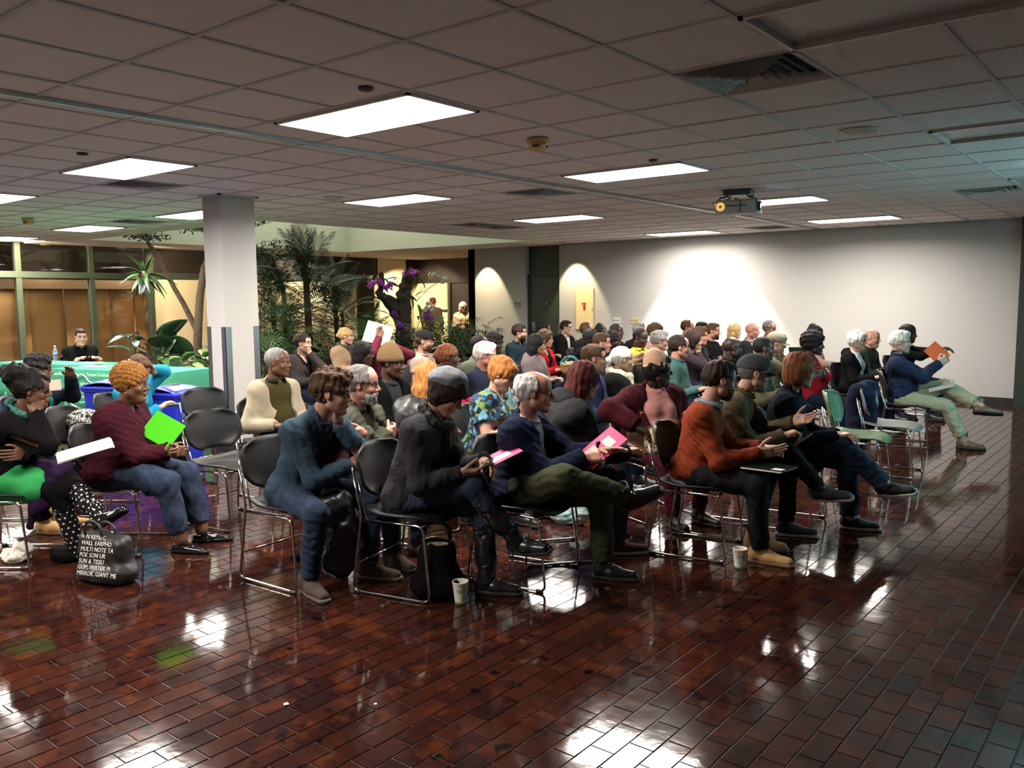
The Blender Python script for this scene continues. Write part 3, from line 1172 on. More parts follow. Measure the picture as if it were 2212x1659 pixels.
def head_mesh(kind):
    """kind: (sex, fullness, nose, h)"""
    if kind in HEADS:
        return HEADS[kind]
    sex, full, nose, h = kind
    f = Field((-0.135, -0.105, -0.16), (0.14, 0.105, 0.14), h)
    W_ = 0.004 * full
    f.add(el(CRAN_C, CRAN_R), 0.0)
    f.add(el((0.030, 0, -0.030), (0.062, 0.062 + W_, 0.072)), 0.03)
    jaw = 0.050 if sex == 'm' else 0.043
    f.add(rc((0.004, jaw + W_, -0.060), (0.064, 0.017, -0.092), 0.022 + W_ * .8, 0.018), 0.03)
    f.add(rc((0.004, -jaw - W_, -0.060), (0.064, -0.017, -0.092), 0.022 + W_ * .8, 0.018), 0.03)
    f.add(el((0.075, 0, -0.094), (0.018, 0.020 if sex == 'm' else 0.016, 0.017)), 0.02)
    if full > 1:
        f.add(el((0.038, 0, -0.105), (0.045, 0.045, 0.028)), 0.03)
    # forehead and brow
    f.add(el((0.050, 0, 0.045), (0.040, 0.058, 0.048)), 0.03)
    for s_ in (-1, 1):
        f.add(rc((0.086, s_ * 0.014, 0.024), (0.072, s_ * 0.046, 0.026), 0.0075 if sex == 'm' else 0.0055), 0.012)
        f.cut(el((0.099, s_ * 0.031, 0.006), (0.019, 0.019, 0.013)), 0.012)
        f.add(el((0.060, s_ * 0.042, -0.026), (0.022, 0.020 + W_, 0.020)), 0.02)
        # lids
        f.add(rc((0.0865, s_ * 0.020, 0.0145), (0.0805, s_ * 0.043, 0.0125), 0.0038), 0.004)
        f.add(rc((0.0850, s_ * 0.020, -0.0025), (0.0790, s_ * 0.042, -0.0025), 0.0034), 0.004)
        # ear
        R = np.array(Matrix.Rotation(s_ * 0.35, 3, 'Z') @ Matrix.Rotation(-0.2, 3, 'Y'))
        f.add(el((-0.010, s_ * 0.081, 0.002), (0.019, 0.008, 0.031), R.T), 0.006)
        f.cut(el((-0.006, s_ * 0.092, 0.006), (0.010, 0.007, 0.018), R.T), 0.005)
        # nostril wing
        f.add(el((0.094, s_ * 0.011 * nose, -0.029), (0.011, 0.0085 * nose, 0.008)), 0.007)
        f.cut(el((0.101, s_ * 0.0068 * nose, -0.036), (0.005, 0.004, 0.004)), 0.003)
    f.add(rc((0.088, 0, 0.016), (0.108, 0, -0.020), 0.0075, 0.0105 * (0.8 + .2 * nose)), 0.010)
    f.add(el((0.108, 0, -0.023), (0.011, 0.011 * nose, 0.010)), 0.007)
    # mouth
    f.add(el((0.080, 0, -0.058), (0.018, 0.026, 0.020)), 0.012)
    lp = 0.0060 if sex == 'm' else 0.0075
    f.add(rc((0.0945, -0.016, -0.053), (0.0945, 0.016, -0.053), lp * .8), 0.006)
    f.add(rc((0.0930, -0.014, -0.0645), (0.0930, 0.014, -0.0645), lp), 0.006)
    f.cut(rc((0.1015, -0.022, -0.0585), (0.1015, 0.022, -0.0585), 0.0028), 0.004)
    f.cut(el((0.098, 0, -0.078), (0.010, 0.018, 0.006)), 0.008)
    v, q = f.mesh()
    v = relax(v, q, 1, 0.35)
    c = v[q].mean(1)
    mi = np.zeros(len(q), np.int32)
    ay = np.abs(c[:, 1])
    lipm = (c[:, 0] > 0.083) & (ay < 0.023) & (c[:, 2] < -0.0475) & (c[:, 2] > -0.0715)
    mi[lipm] = 1
    br = (c[:, 0] > 0.055) & (ay > 0.012) & (ay < 0.052) & (np.abs(c[:, 2] - (0.0295 - 0.10 * np.maximum(ay - 0.038, 0))) < (0.0052 if sex == 'm' else 0.0036))
    mi[br] = 4
    # eyeballs
    vs, qs, ms = [v], [q], [mi]
    n0 = len(v)
    N1, N2 = 12, 9
    for s_ in (-1, 1):
        ev, eq, em = [], [], []
        for i in range(N2):
            th = math.pi * i / (N2 - 1)
            for j in range(N1):
                ph = 2 * math.pi * j / N1
                ev.append((0.0762 + 0.0125 * math.cos(th), s_ * 0.031 + 0.0125 * math.sin(th) * math.cos(ph), 0.0062 + 0.0125 * math.sin(th) * math.sin(ph)))
        for i in range(N2 - 1):
            for j in range(N1):
                eq.append((n0 + i * N1 + j, n0 + (i + 1) * N1 + j, n0 + (i + 1) * N1 + (j + 1) % N1, n0 + i * N1 + (j + 1) % N1))
                em.append(3 if i < 2 else 2)
        vs.append(np.array(ev, np.float32))
        qs.append(np.array(eq))
        ms.append(np.array(em, np.int32))
        n0 += len(ev)
    HEADS[kind] = (np.concatenate(vs), np.concatenate(qs), np.concatenate(ms))
    return HEADS[kind]


# ---------------------------------------------------------------- hair, hats, beards (head space)
HAIRM = {}


def cran(off, c=(0, 0, 0)):
    return el(CRAN_C + V3(c), CRAN_R + off)


def hair_mesh(style, seed=0, h=0.0055):
    key = (style, seed, h)
    if key in HAIRM:
        return HAIRM[key]
    f = Field((-0.30, -0.20, -0.42), (0.16, 0.20, 0.26), h) if style in ('long', 'longwave', 'braids', 'bun', 'pony', 'afro', 'fro', 'longback', 'updo', 'braidup') else Field((-0.17, -0.135, -0.19), (0.16, 0.135, 0.19), h)
    amp, fr = 0.004, 90
    it = 1
    faceC = [el((0.118, 0, -0.035), (0.085, 0.080, 0.105))]

    def face(k=0.012, up=0.0, side=0.0):
        f.cut(el((0.116, 0, -0.036 + up), (0.086, 0.072 + side, 0.117)), k)

    def ears(z=0.005, x=-0.02):
        for s_ in (-1, 1):
            f.cut(bxp((0.058, s_ * 0.10, z - 0.085), (0.082, 0.06, 0.10), 0.02), 0.012)

    def nape(z=-0.055):
        f.cut(bxp((-0.05, 0, z - 0.1), (0.2, 0.2, 0.1), 0.0), 0.02)

    if style == 'short':
        f.add(cran(0.013, (-0.003, 0, 0.006)), 0)
        f.add(el((0.045, 0, 0.105), (0.05, 0.055, 0.024)), 0.03)
        face(); ears(); nape()
    elif style == 'curlyshort':
        f.add(cran(0.020, (-0.004, 0, 0.010)), 0)
        f.add(el((0.045, 0, 0.108), (0.052, 0.058, 0.032)), 0.03)
        face(); ears(); nape(-0.06)
        amp, fr = 0.009, 130
    elif style == 'crop':
        f.add(cran(0.007, (-0.002, 0, 0.003)), 0)
        f.add(el((0.040, 0, 0.100), (0.048, 0.055, 0.020)), 0.03)
        face(0.01); ears(); nape()
        amp = 0.0025
    elif style == 'buzz':
        f.add(cran(0.0035, (-0.002, 0, 0.001)), 0)
        face(0.008, 0.004); ears(); nape()
        amp, fr = 0.001, 120
    elif style == 'fringe':      # bald on top
        f.add(cran(0.012, (-0.006, 0, -0.002)), 0)
        f.cut(el((0.030, 0, 0.135), (0.135, 0.060, 0.095)), 0.02)
        face(0.012, 0.02, 0.01); ears(); nape(-0.07)
        f.cut(bxp((0.10, 0, 0.0), (0.07, 0.2, 0.2), 0.01), 0.02)
    elif style == 'receding':
        f.add(cran(0.011, (-0.006, 0, 0.002)), 0)
        f.cut(el((0.105, 0, 0.085), (0.075, 0.062, 0.080)), 0.02)
        face(0.012); ears(); nape(-0.06)
    elif style == 'bob':
        f.add(cran(0.020, (-0.006, 0, 0.006)), 0)
        f.add(el((-0.030, 0, -0.035), (0.085, 0.098, 0.095)), 0.03)
        f.cut(el((0.105, 0, -0.048), (0.088, 0.070, 0.120)), 0.012)
        nape(-0.115)
        f.add(el((0.062, 0, 0.082), (0.030, 0.055, 0.026)), 0.02)
        amp, fr = 0.005, 60
    elif style == 'bangs':
        f.add(cran(0.018, (-0.002, 0, 0.004)), 0)
        f.add(el((-0.020, 0, -0.030), (0.080, 0.092, 0.075)), 0.03)
        f.cut(el((0.115, 0, -0.068), (0.090, 0.066, 0.100)), 0.012)
        nape(-0.10)
        f.add(rc((0.085, -0.03, 0.050), (0.085, 0.03, 0.050), 0.022), 0.02)
    elif style == 'pixie':
        f.add(cran(0.016, (-0.004, 0, 0.006)), 0)
        f.add(el((-0.040, 0, -0.030), (0.060, 0.078, 0.060)), 0.03)
        f.add(rc((0.070, -0.035, 0.075), (0.080, 0.03, 0.060), 0.022), 0.02)
        face(0.012, -0.012); nape(-0.085)
        amp, fr = 0.006, 80
    elif style in ('long', 'longwave', 'longback'):
        f.add(cran(0.017, (-0.006, 0, 0.006)), 0)
        f.add(el((-0.035, 0, -0.04), (0.078, 0.094, 0.10)), 0.03)
        zb = -0.30 if style == 'long' else -0.24
        f.add(rc((-0.06, 0, -0.08), (-0.085, 0, zb), 0.060, 0.045, (0, 1, 0), 1.5), 0.04)
        if style != 'longback':
            for s_ in (-1, 1):
                f.add(rc((-0.005, s_ * 0.078, -0.06), (0.0, s_ * 0.085, zb * .8), 0.036, 0.022), 0.03)
        f.cut(el((0.112, 0, -0.050), (0.090, 0.072, 0.125)), 0.012)
        f.cut(rc((0.06, 0, -0.13), (0.05, 0, -0.42), 0.062, 0.075), 0.015)
        amp, fr = (0.008, 55) if style == 'longwave' else (0.004, 60)
    elif style == 'bun':
        f.add(cran(0.016, (-0.006, 0, 0.006)), 0)
        face(); ears(0.01); nape(-0.06)
        f.add(el((-0.100, 0, 0.100), (0.095, 0.090, 0.082)), 0.025)
        amp, fr = 0.011, 75
    elif style == 'updo':
        f.add(cran(0.014, (-0.006, 0, 0.006)), 0)
        face(); ears(0.01); nape(-0.06)
        f.add(el((-0.045, 0, 0.125), (0.052, 0.052, 0.040)), 0.02)
        f.ripple(5, 0.006, 110, 0.03, (1, .3, 1), True)
    elif style == 'pony':
        f.add(cran(0.010, (-0.005, 0, 0.004)), 0)
        face(); ears(0.01); nape(-0.06)
        f.add(rc((-0.105, 0, 0.03), (-0.145, 0, -0.02), 0.030, 0.034), 0.02)
        f.add(rc((-0.145, 0, -0.02), (-0.135, 0, -0.13), 0.034, 0.014), 0.02)
    elif style == 'knot':
        f.add(cran(0.012, (-0.005, 0, 0.004)), 0)
        face(); ears(0.01); nape(-0.06)
        f.add(el((-0.115, 0, 0.015), (0.036, 0.040, 0.036)), 0.015)
    elif style in ('afro', 'fro'):
        f.add(cran(0.036 if style == 'fro' else 0.026, (-0.010, 0, 0.014)), 0)
        face(0.015, 0.0, 0.012)
        for s_ in (-1, 1):
            f.cut(bxp((0.060, s_ * 0.11, -0.10), (0.070, 0.07, 0.09), 0.02), 0.015)
        nape(-0.06)
        amp, fr = (0.010, 170) if style == 'fro' else (0.0045, 330)
    elif style in ('braids', 'braidup'):
        f.add(cran(0.016, (-0.006, 0, 0.006)), 0)
        face(0.012); nape(-0.06)
        r_ = random.Random(seed)
        for i in range(26):
            a = 0.75 + (2 * math.pi - 1.5) * i / 25
            x0, y0 = 0.085 * math.cos(a) - 0.02, 0.088 * math.sin(a)
            L = 0.24 + r_.random() * 0.07
            x1, y1 = x0 * 1.12 + r_.gauss(0, .008), y0 * 1.2 + r_.gauss(0, .008)
            f.add(rc((x0, y0, 0.06), (x1, y1, -L * .5), 0.013, 0.012), 0.004)
            f.add(rc((x1, y1, -L * .5), (x1 - .01, y1, -L), 0.012, 0.006), 0.004)
        amp, fr = 0.003, 150
    elif style == 'beanie':
        f.add(cran(0.014, (-0.004, 0, 0.008)), 0)
        f.add(el((-0.030, 0, 0.095), (0.074, 0.066, 0.080)), 0.04)
        f.cut(bxp((0, 0, -0.10), (0.3, 0.3, 0.121), 0.0, np.array(Matrix.Rotation(-0.14, 3, 'Y')).T), 0.006)
        f.ripple(2, 0.002, 40, 0.03)
        amp = 0
    elif style == 'beret':
        f.add(cran(0.018, (-0.008, 0, 0.008)), 0)
        f.add(el((-0.045, 0, 0.070), (0.115, 0.112, 0.060), np.array(Matrix.Rotation(-0.45, 3, 'Y')).T), 0.03)
        f.cut(bxp((0, 0, -0.105), (0.3, 0.3, 0.155), 0.0, np.array(Matrix.Rotation(-0.28, 3, 'Y')).T), 0.006)
        amp, fr = 0.0035, 60
    elif style == 'cap':
        f.add(cran(0.012, (-0.004, 0, 0.008)), 0)
        f.add(el((0.03, 0, 0.075), (0.075, 0.075, 0.055)), 0.03)
        f.cut(bxp((0, 0, -0.1), (0.3, 0.3, 0.132), 0.0, np.array(Matrix.Rotation(0.05, 3, 'Y')).T), 0.004)
        amp, fr = 0.0012, 40
    elif style == 'hood':
        f = Field((-0.22, -0.2, -0.28), (0.16, 0.2, 0.05), h)
        f.add(el((-0.07, 0, -0.16), (0.095, 0.125, 0.075)), 0.03)
        f.cut(el((-0.01, 0, -0.10), (0.085, 0.085, 0.075)), 0.02)
        amp, fr = 0.006, 40
    elif style == 'beard':
        f.add(el((0.030, 0, -0.058), (0.070, 0.064, 0.064)), 0.0)
        f.add(el((0.068, 0, -0.100), (0.030, 0.030, 0.026)), 0.02)
        f.add(rc((0.096, -0.020, -0.047), (0.096, 0.020, -0.047), 0.008), 0.006)
        f.cut(bxp((0.0, 0, 0.06), (0.3, 0.3, 0.085), 0.01), 0.02)
        f.cut(el((0.080, 0, -0.005), (0.06, 0.050, 0.040)), 0.012)
        f.cut(rc((0.105, -0.014, -0.059), (0.105, 0.014, -0.059), 0.010), 0.005)
        f.cut(bxp((-0.10, 0, -0.05), (0.098, 0.3, 0.2), 0.01), 0.015)
        amp, fr = 0.003, 150
    if amp:
        f.ripple(seed + 11, amp, fr, 0.03)
        if style not in ('beret', 'cap', 'hood', 'beanie', 'buzz', 'beard'):
            f.ripple(seed + 12, 0.0028, 240, 0.03, (1, 1, 0.3))
    v, q = f.mesh()
    if it and len(v):
        v = relax(v, q, it, 0.4)
    HAIRM[key] = (v, q)
    return HAIRM[key]


HAIR_ME = {}


def hair_obj(name, style, m, parent, M, seed=0, h=0.0055):
    key = (style, seed, h, m.name)
    if key not in HAIR_ME:
        v, q = hair_mesh(style, seed, h)
        me = me_new(name, v, q, True)
        me.materials.append(m)
        HAIR_ME[key] = me
    o = link(name, HAIR_ME[key], parent)
    o.matrix_local = M
    return o


def add_hat_parts(style, o, m, m2=None):
    """brim, rib band, pom-pom: pieces of a hat, in head space, under the hat"""
    if style == 'cap':
        b = MB()
        rows = []
        for i in range(5):
            rr_ = i / 4
            rows.append([(0.082 + 0.075 * rr_ * math.cos(a) - (1 - math.cos(a)) * 0.05, 0.078 * math.sin(a) / math.sin(1.15) * 0.98, 0.030 - 0.012 * rr_ - 0.028 * (math.sin(a) ** 2)) for a in np.linspace(-1.15, 1.15, 11)])
        b.sheet(rows, thick=0.004)
        b.build('brim', m2 or m, o)
        MB().lathe([(0.008, 0.0), (0.007, 0.006), (0, 0.008)], 10, M=Matrix.Translation((0.0, 0, 0.133))).build('button', m, o)
    if style == 'beanie':
        b = MB()
        R = Matrix.Rotation(-0.14, 4, 'Y')
        for zc, off in ((0.037, 0.0155),):
            ring = []
            for k in range(3):
                zz = zc + 0.022 * (k - 1)
                cr_ = math.sqrt(max(0.1, 1 - ((zz - 0.035) / 0.125) ** 2))
                ring.append([R @ Vector(((0.099 + off) * cr_ * math.cos(a) - 0.010, (0.077 + off + 0.0012 * math.cos(a * 46)) * cr_ * math.sin(a), zz)) for a in np.linspace(0, 2 * math.pi, 93)])
            b.sheet(ring, thick=0.006)
        b.build('ribbed_cuff', m2 or m, o)


GLASSES = {}


def glasses_obj(parent, M, thick=False):
    key = thick
    if key not in GLASSES:
        g = MB()
        r_ = 0.0022 if thick else 0.0013
        l_ = MB()
        for s_ in (-1, 1):
            ring = [(0.096 - 0.012 * abs(math.cos(a) * 0.5 + 0.5 if s_ > 0 else 0.5 - 0.5 * math.cos(a)), s_ * 0.034 + 0.024 * math.cos(a), 0.004 + 0.017 * math.sin(a)) for a in np.linspace(0, 2 * math.pi, 15)[:-1]]
            g.tube(ring, r_, 6, closed=True)
            l_._add(ring, [tuple(range(14))])
            g.tube([(0.086, s_ * 0.058, 0.008), (0.06, s_ * 0.074, 0.010), (0.0, s_ * 0.081, 0.012), (-0.022, s_ * 0.082, -0.004)], r_, 6)
        g.tube([(0.094, -0.010, 0.008), (0.099, 0, 0.011), (0.094, 0.010, 0.008)], r_, 6)
        GLASSES[key] = (g.mesh('glasses', M_DARKP if thick else mat('glasses_wire', (0.06, 0.05, 0.045), 0.3, 0.8)), l_.mesh('lens', M_GLASS))
    o = link('glasses', GLASSES[key][0], parent)
    o.matrix_local = M
    link('lens', GLASSES[key][1], o)
    return o


# ---------------------------------------------------------------- hands (wrist at origin, fingers +X, palm -Z, thumb +Y: a right hand)
HANDS = {}
CURL = {'relax': (0.35, 0.45, 0.35, 0.5), 'flat': (0.06, 0.10, 0.08, 0.25), 'grip': (0.75, 0.75, 0.45, 0.7), 'fist': (1.25, 1.45, 0.8, 0.9), 'hold': (0.55, 0.35, 0.2, 0.9), 'open': (0.12, 0.2, 0.15, -0.1)}


def hand_mesh(pose, h=0.004):
    key = (pose, h)
    if key in HANDS:
        return HANDS[key]
    c1, c2, c3, tb = CURL[pose]
    f = Field((-0.05, -0.075, -0.12), (0.215, 0.09, 0.06), h)
    f.add(rc((-0.05, 0, 0), (0.01, 0, 0), 0.026, 0.024, (0, 1, 0), 1.15), 0.01)
    f.add(bxp((0.052, 0, -0.002), (0.047, 0.040, 0.0145), 0.013), 0.02)
    f.add(el((0.028, 0.030, -0.010), (0.032, 0.018, 0.016)), 0.012)
    f.add(el((0.030, -0.026, -0.010), (0.034, 0.016, 0.014)), 0.012)
    ys = (0.030, 0.010, -0.0105, -0.0295)
    ls = ((0.044, 0.027, 0.021), (0.048, 0.031, 0.023), (0.045, 0.028, 0.022), (0.035, 0.021, 0.018))
    for i in range(4):
        p = np.array((0.094 - 0.004 * abs(i - 1), ys[i], 0.0))
        a = 0.0
        spread = (ys[i]) * 1.6
        for j, c_ in enumerate((c1, c2, c3)):
            a += c_ * (1 + 0.10 * i)
            d = np.array((math.cos(a), math.sin(spread) * math.cos(a), -math.sin(a)))
            q_ = p + d * ls[i][j]
            ra = (0.0095, 0.0085, 0.0078)[j] * (0.9 if i == 3 else 1)
            f.add(rc(p, q_, ra, ra * 0.92), 0.0025)
            p = q_
    p = np.array((0.020, 0.034, -0.008))
    for j, (L, yaw_, pit) in enumerate(((0.040, 0.75 - tb * .25, 0.25 + tb * .25), (0.032, 0.45 - tb * .3, 0.3 + tb * .3), (0.026, 0.25 - tb * .35, 0.35 + tb * .35))):
        d = np.array((math.cos(yaw_) * math.cos(pit), math.sin(yaw_) * math.cos(pit), -math.sin(pit)))
        q_ = p + d * L
        f.add(rc(p, q_, (0.013, 0.0105, 0.0095)[j], (0.0105, 0.0095, 0.0082)[j]), 0.004)
        p = q_
    v, q = f.mesh()
    v = relax(v, q, 1, 0.3)
    HANDS[key] = (v, q)
    return HANDS[key]


# ---------------------------------------------------------------- shoes (ankle at origin, toe +X, sole at z = -0.085)
SHOES = {}


def shoe_mesh(kind):
    if kind in SHOES:
        return SHOES[kind]
    h = 0.0055
    f = Field((-0.12, -0.09, -0.11), (0.25, 0.09, 0.36), h)
    if kind in ('tallboot', 'midboot'):
        top = 0.30 if kind == 'tallboot' else 0.14
        f.add(rc((0, 0, -0.03), (-0.012, 0, top), 0.048, 0.062), 0.03)
        f.add(rc((-0.02, 0, -0.045), (0.06, 0, -0.04), 0.040, 0.036), 0.03)
        f.add(rc((0.05, 0, -0.048), (0.165, 0, -0.056), 0.038, 0.026, (0, 1, 0), 1.25), 0.03)
        f.ripple(4, 0.003, 50, 0.03)
        f.cut(bxp((0, 0, top + 0.1), (0.3, 0.3, 0.1), 0.0), 0.004)
        f.cut(rc((-0.01, 0, top - 0.02), (-0.012, 0, top + 0.1), 0.052, 0.054), 0.004)
    elif kind == 'flat':
        f.add(rc((-0.035, 0, -0.058), (0.05, 0, -0.062), 0.030, 0.030), 0.02)
        f.add(rc((0.05, 0, -0.064), (0.165, 0, -0.069), 0.036, 0.016, (0, 1, 0), 1.3), 0.03)
        f.cut(rc((-0.02, 0, -0.005), (0.08, 0, -0.02), 0.040, 0.030), 0.006)
    else:
        f.add(rc((-0.025, 0, -0.03), (0.0, 0, 0.012 if kind != 'boot' else 0.07), 0.043, 0.042), 0.03)
        f.add(rc((-0.02, 0, -0.045), (0.06, 0, -0.045), 0.040, 0.038), 0.03)
        f.add(rc((0.05, 0, -0.050), (0.175, 0, -0.056), 0.040, 0.028, (0, 1, 0), 1.2), 0.03)
        f.cut(rc((-0.005, 0, 0.03 if kind != 'boot' else 0.09), (0.0, 0, 0.14), 0.036, 0.045), 0.006)
        for i in range(4):
            x = 0.052 + i * 0.018
            z = -0.002 - i * 0.010
            f.add(rc((x, -0.022, z), (x + 0.004, 0.022, z), 0.0045), 0.002)
    f.cut(bxp((0, 0, -0.175), (0.4, 0.4, 0.1), 0.0), 0.003)
    v, q = f.mesh()
    me = me_new('shoe', v, q, True)
    s = Field((-0.12, -0.09, -0.11), (0.25, 0.09, -0.04), h)
    heel = 0.022 if kind != 'flat' else 0.012
    s.add(rc((-0.030, 0, -0.075), (0.05, 0, -0.075), 0.042, 0.040), 0.02)
    s.add(rc((0.05, 0, -0.075), (0.182, 0, -0.075), 0.042, 0.034, (0, 1, 0), 1.15), 0.02)
    s.cut(bxp((0, 0, -0.185), (0.4, 0.4, 0.1), 0.0), 0.003)
    s.cut(bxp((0, 0, 0.037 + (-0.002 if kind == 'flat' else 0.0)), (0.4, 0.4, 0.1), 0.0), 0.003)
    v, q = s.mesh()
    sm_ = me_new('sole', v, q, True)
    SHOES[kind] = (me, sm_)
    return SHOES[kind]


SHAFTS = {}


def boot_shaft(m):
    if m.name not in SHAFTS:
        SHAFTS[m.name] = soft_mesh('boot_shaft', [rc((0.0, 0, -0.02), (-0.004, 0, 0.12), 0.050, 0.056), rc((-0.004, 0, 0.12), (-0.006, 0, 0.31), 0.058, 0.070)], 0.006, 0.03, m, [(4, 0.0035, 45), (6, 0.002, 110)], cuts=[bxp((0, 0, 0.40), (0.2, 0.2, 0.1), 0.0), rc((-0.006, 0, 0.27), (-0.006, 0, 0.4), 0.060, 0.062)], ck=0.003)
    return SHAFTS[m.name]


SHOE_ME = {}


def shoe_obj(kind, m, msole, parent, M):
    key = (kind, m.name, msole.name)
    if key not in SHOE_ME:
        a, b = shoe_mesh(kind)
        a, b = a.copy(), b.copy()
        a.materials.append(m)
        b.materials.append(msole)
        SHOE_ME[key] = (a, b)
    a, b = SHOE_ME[key]
    o = link('shoe', a, parent)
    o.matrix_local = M
    link('sole', b, o)
    return o


# ---------------------------------------------------------------- skeleton and body
def ik(a, b, l1, l2, pole):
    """middle joint of a two-bone limb from a to b (b is pulled in when out of reach)"""
    a, b = V3(a), V3(b)
    d = b - a
    L = float(np.linalg.norm(d))
    mx = (l1 + l2) * 0.995
    if L > mx:
        b = a + d / L * mx
        d = b - a
        L = mx
    L = max(L, abs(l1 - l2) + 0.01)
    u = d / L
    x = (l1 * l1 - l2 * l2 + L * L) / (2 * L)
    hh = math.sqrt(max(l1 * l1 - x * x, 1e-6))
    p = V3(pole) - u * float(V3(pole) @ u)
    p = unit(p)
    return a + u * x + p * hh, b


def frame(x, z):
    """matrix whose columns are x, y, z with x kept"""
    x = unit(x)
    z = np.asarray(z, np.float32)
    z = unit(z - x * float(x @ z))
    y = np.cross(z, x)
    return np.stack([x, y, z], 1)


def rot_axis(v, ax, a):
    ax = unit(ax)
    v = np.asarray(v, np.float32)
    return v * math.cos(a) + np.cross(ax, v) * math.sin(a) + ax * float(ax @ v) * (1 - math.cos(a))


UP = V3(0, 0, 1)


def skeleton(P):
    """joints in person space: origin on the floor below the hips, axes parallel to the room"""
    yaw = math.radians(P.get('yaw', 0))
    F = V3(math.cos(yaw), math.sin(yaw), 0)
    Lf = V3(-math.sin(yaw), math.cos(yaw), 0)
    s = P.get('s', 1.0)
    hz = P.get('hz', 0.505)
    lean = math.radians(P.get('lean', 0))
    side = math.radians(P.get('side', 0))
    U = rot_axis(UP, Lf, lean)
    U = rot_axis(U, F, side)
    tw = math.radians(P.get('twist', 0))
    Fc = rot_axis(rot_axis(F, Lf, lean), U, tw)
    Fc = unit(Fc - U * float(Fc @ U))
    Lc = np.cross(U, Fc)
    bend = math.radians(P.get('bend', 8))          # upper back bends further forward
    U2 = rot_axis(U, Lc, bend)
    F2 = rot_axis(Fc, Lc, bend)
    J = dict(F=F, L=Lf, U=U, Fc=Fc, Lc=Lc, U2=U2, F2=F2, s=s)
    hip = V3(0, 0, hz)
    J['hip'] = hip
    tl = P.get('tl', 1.0) * s
    J['tl'] = tl
    bw = P.get('bw', 1.0)
    waist = hip + U * 0.20 * tl
    J['waist'] = waist
    chest = waist + U2 * 0.14 * tl
    J['chest'] = chest
    nb = waist + U2 * 0.305 * tl
    J['nb'] = nb
    sw = P.get('sw', 0.168) * s * (0.5 + 0.5 * bw)
    shr = P.get('shrug', 0.0)
    for k, sg in (('l', 1), ('r', -1)):
        J['sh' + k] = waist + U2 * (0.228 * tl + shr) + Lc * sg * sw
        J['hp' + k] = hip + Lf * sg * 0.09 * s * (0.6 + .4 * bw)
    nd = unit(U2 * 0.8 + UP * 0.35 + F2 * P.get('neckf', 0.25))
    head = nb + nd * 0.170 * (0.5 + 0.5 * s)
    # head turn: yaw relative to pelvis direction, pitch down positive
    hy, hp, hr = (math.radians(a) for a in P.get('head', (0, 0, 0)))
    Hf = rot_axis(F, UP, hy)
    Hl = rot_axis(Lf, UP, hy)
    Hf2 = rot_axis(Hf, Hl, hp)
    Hl = rot_axis(Hl, Hf2, hr)
    Hu = np.cross(Hf2, Hl)
    head = head + Hf2 * 0.012
    J['head'] = head
    J['H'] = np.stack([Hf2, Hl, Hu], 1)
    return J


def place(P):
    """solve trunk length so that the head lands at its height, return root position and joints"""
    hx, hy_, hz_ = P['at']
    for _ in range(12):
        J = skeleton(P)
        e = hz_ - float(J['head'][2])
        g = max(0.15, float(J['head'][2]) - P.get('hz', 0.505)) / P.get('tl', 1.0)
        P['tl'] = min(1.25, max(0.72, P.get('tl', 1.0) + e / g))
    J = skeleton(P)
    root = V3(hx - J['head'][0], hy_ - J['head'][1], 0)
    return root, J


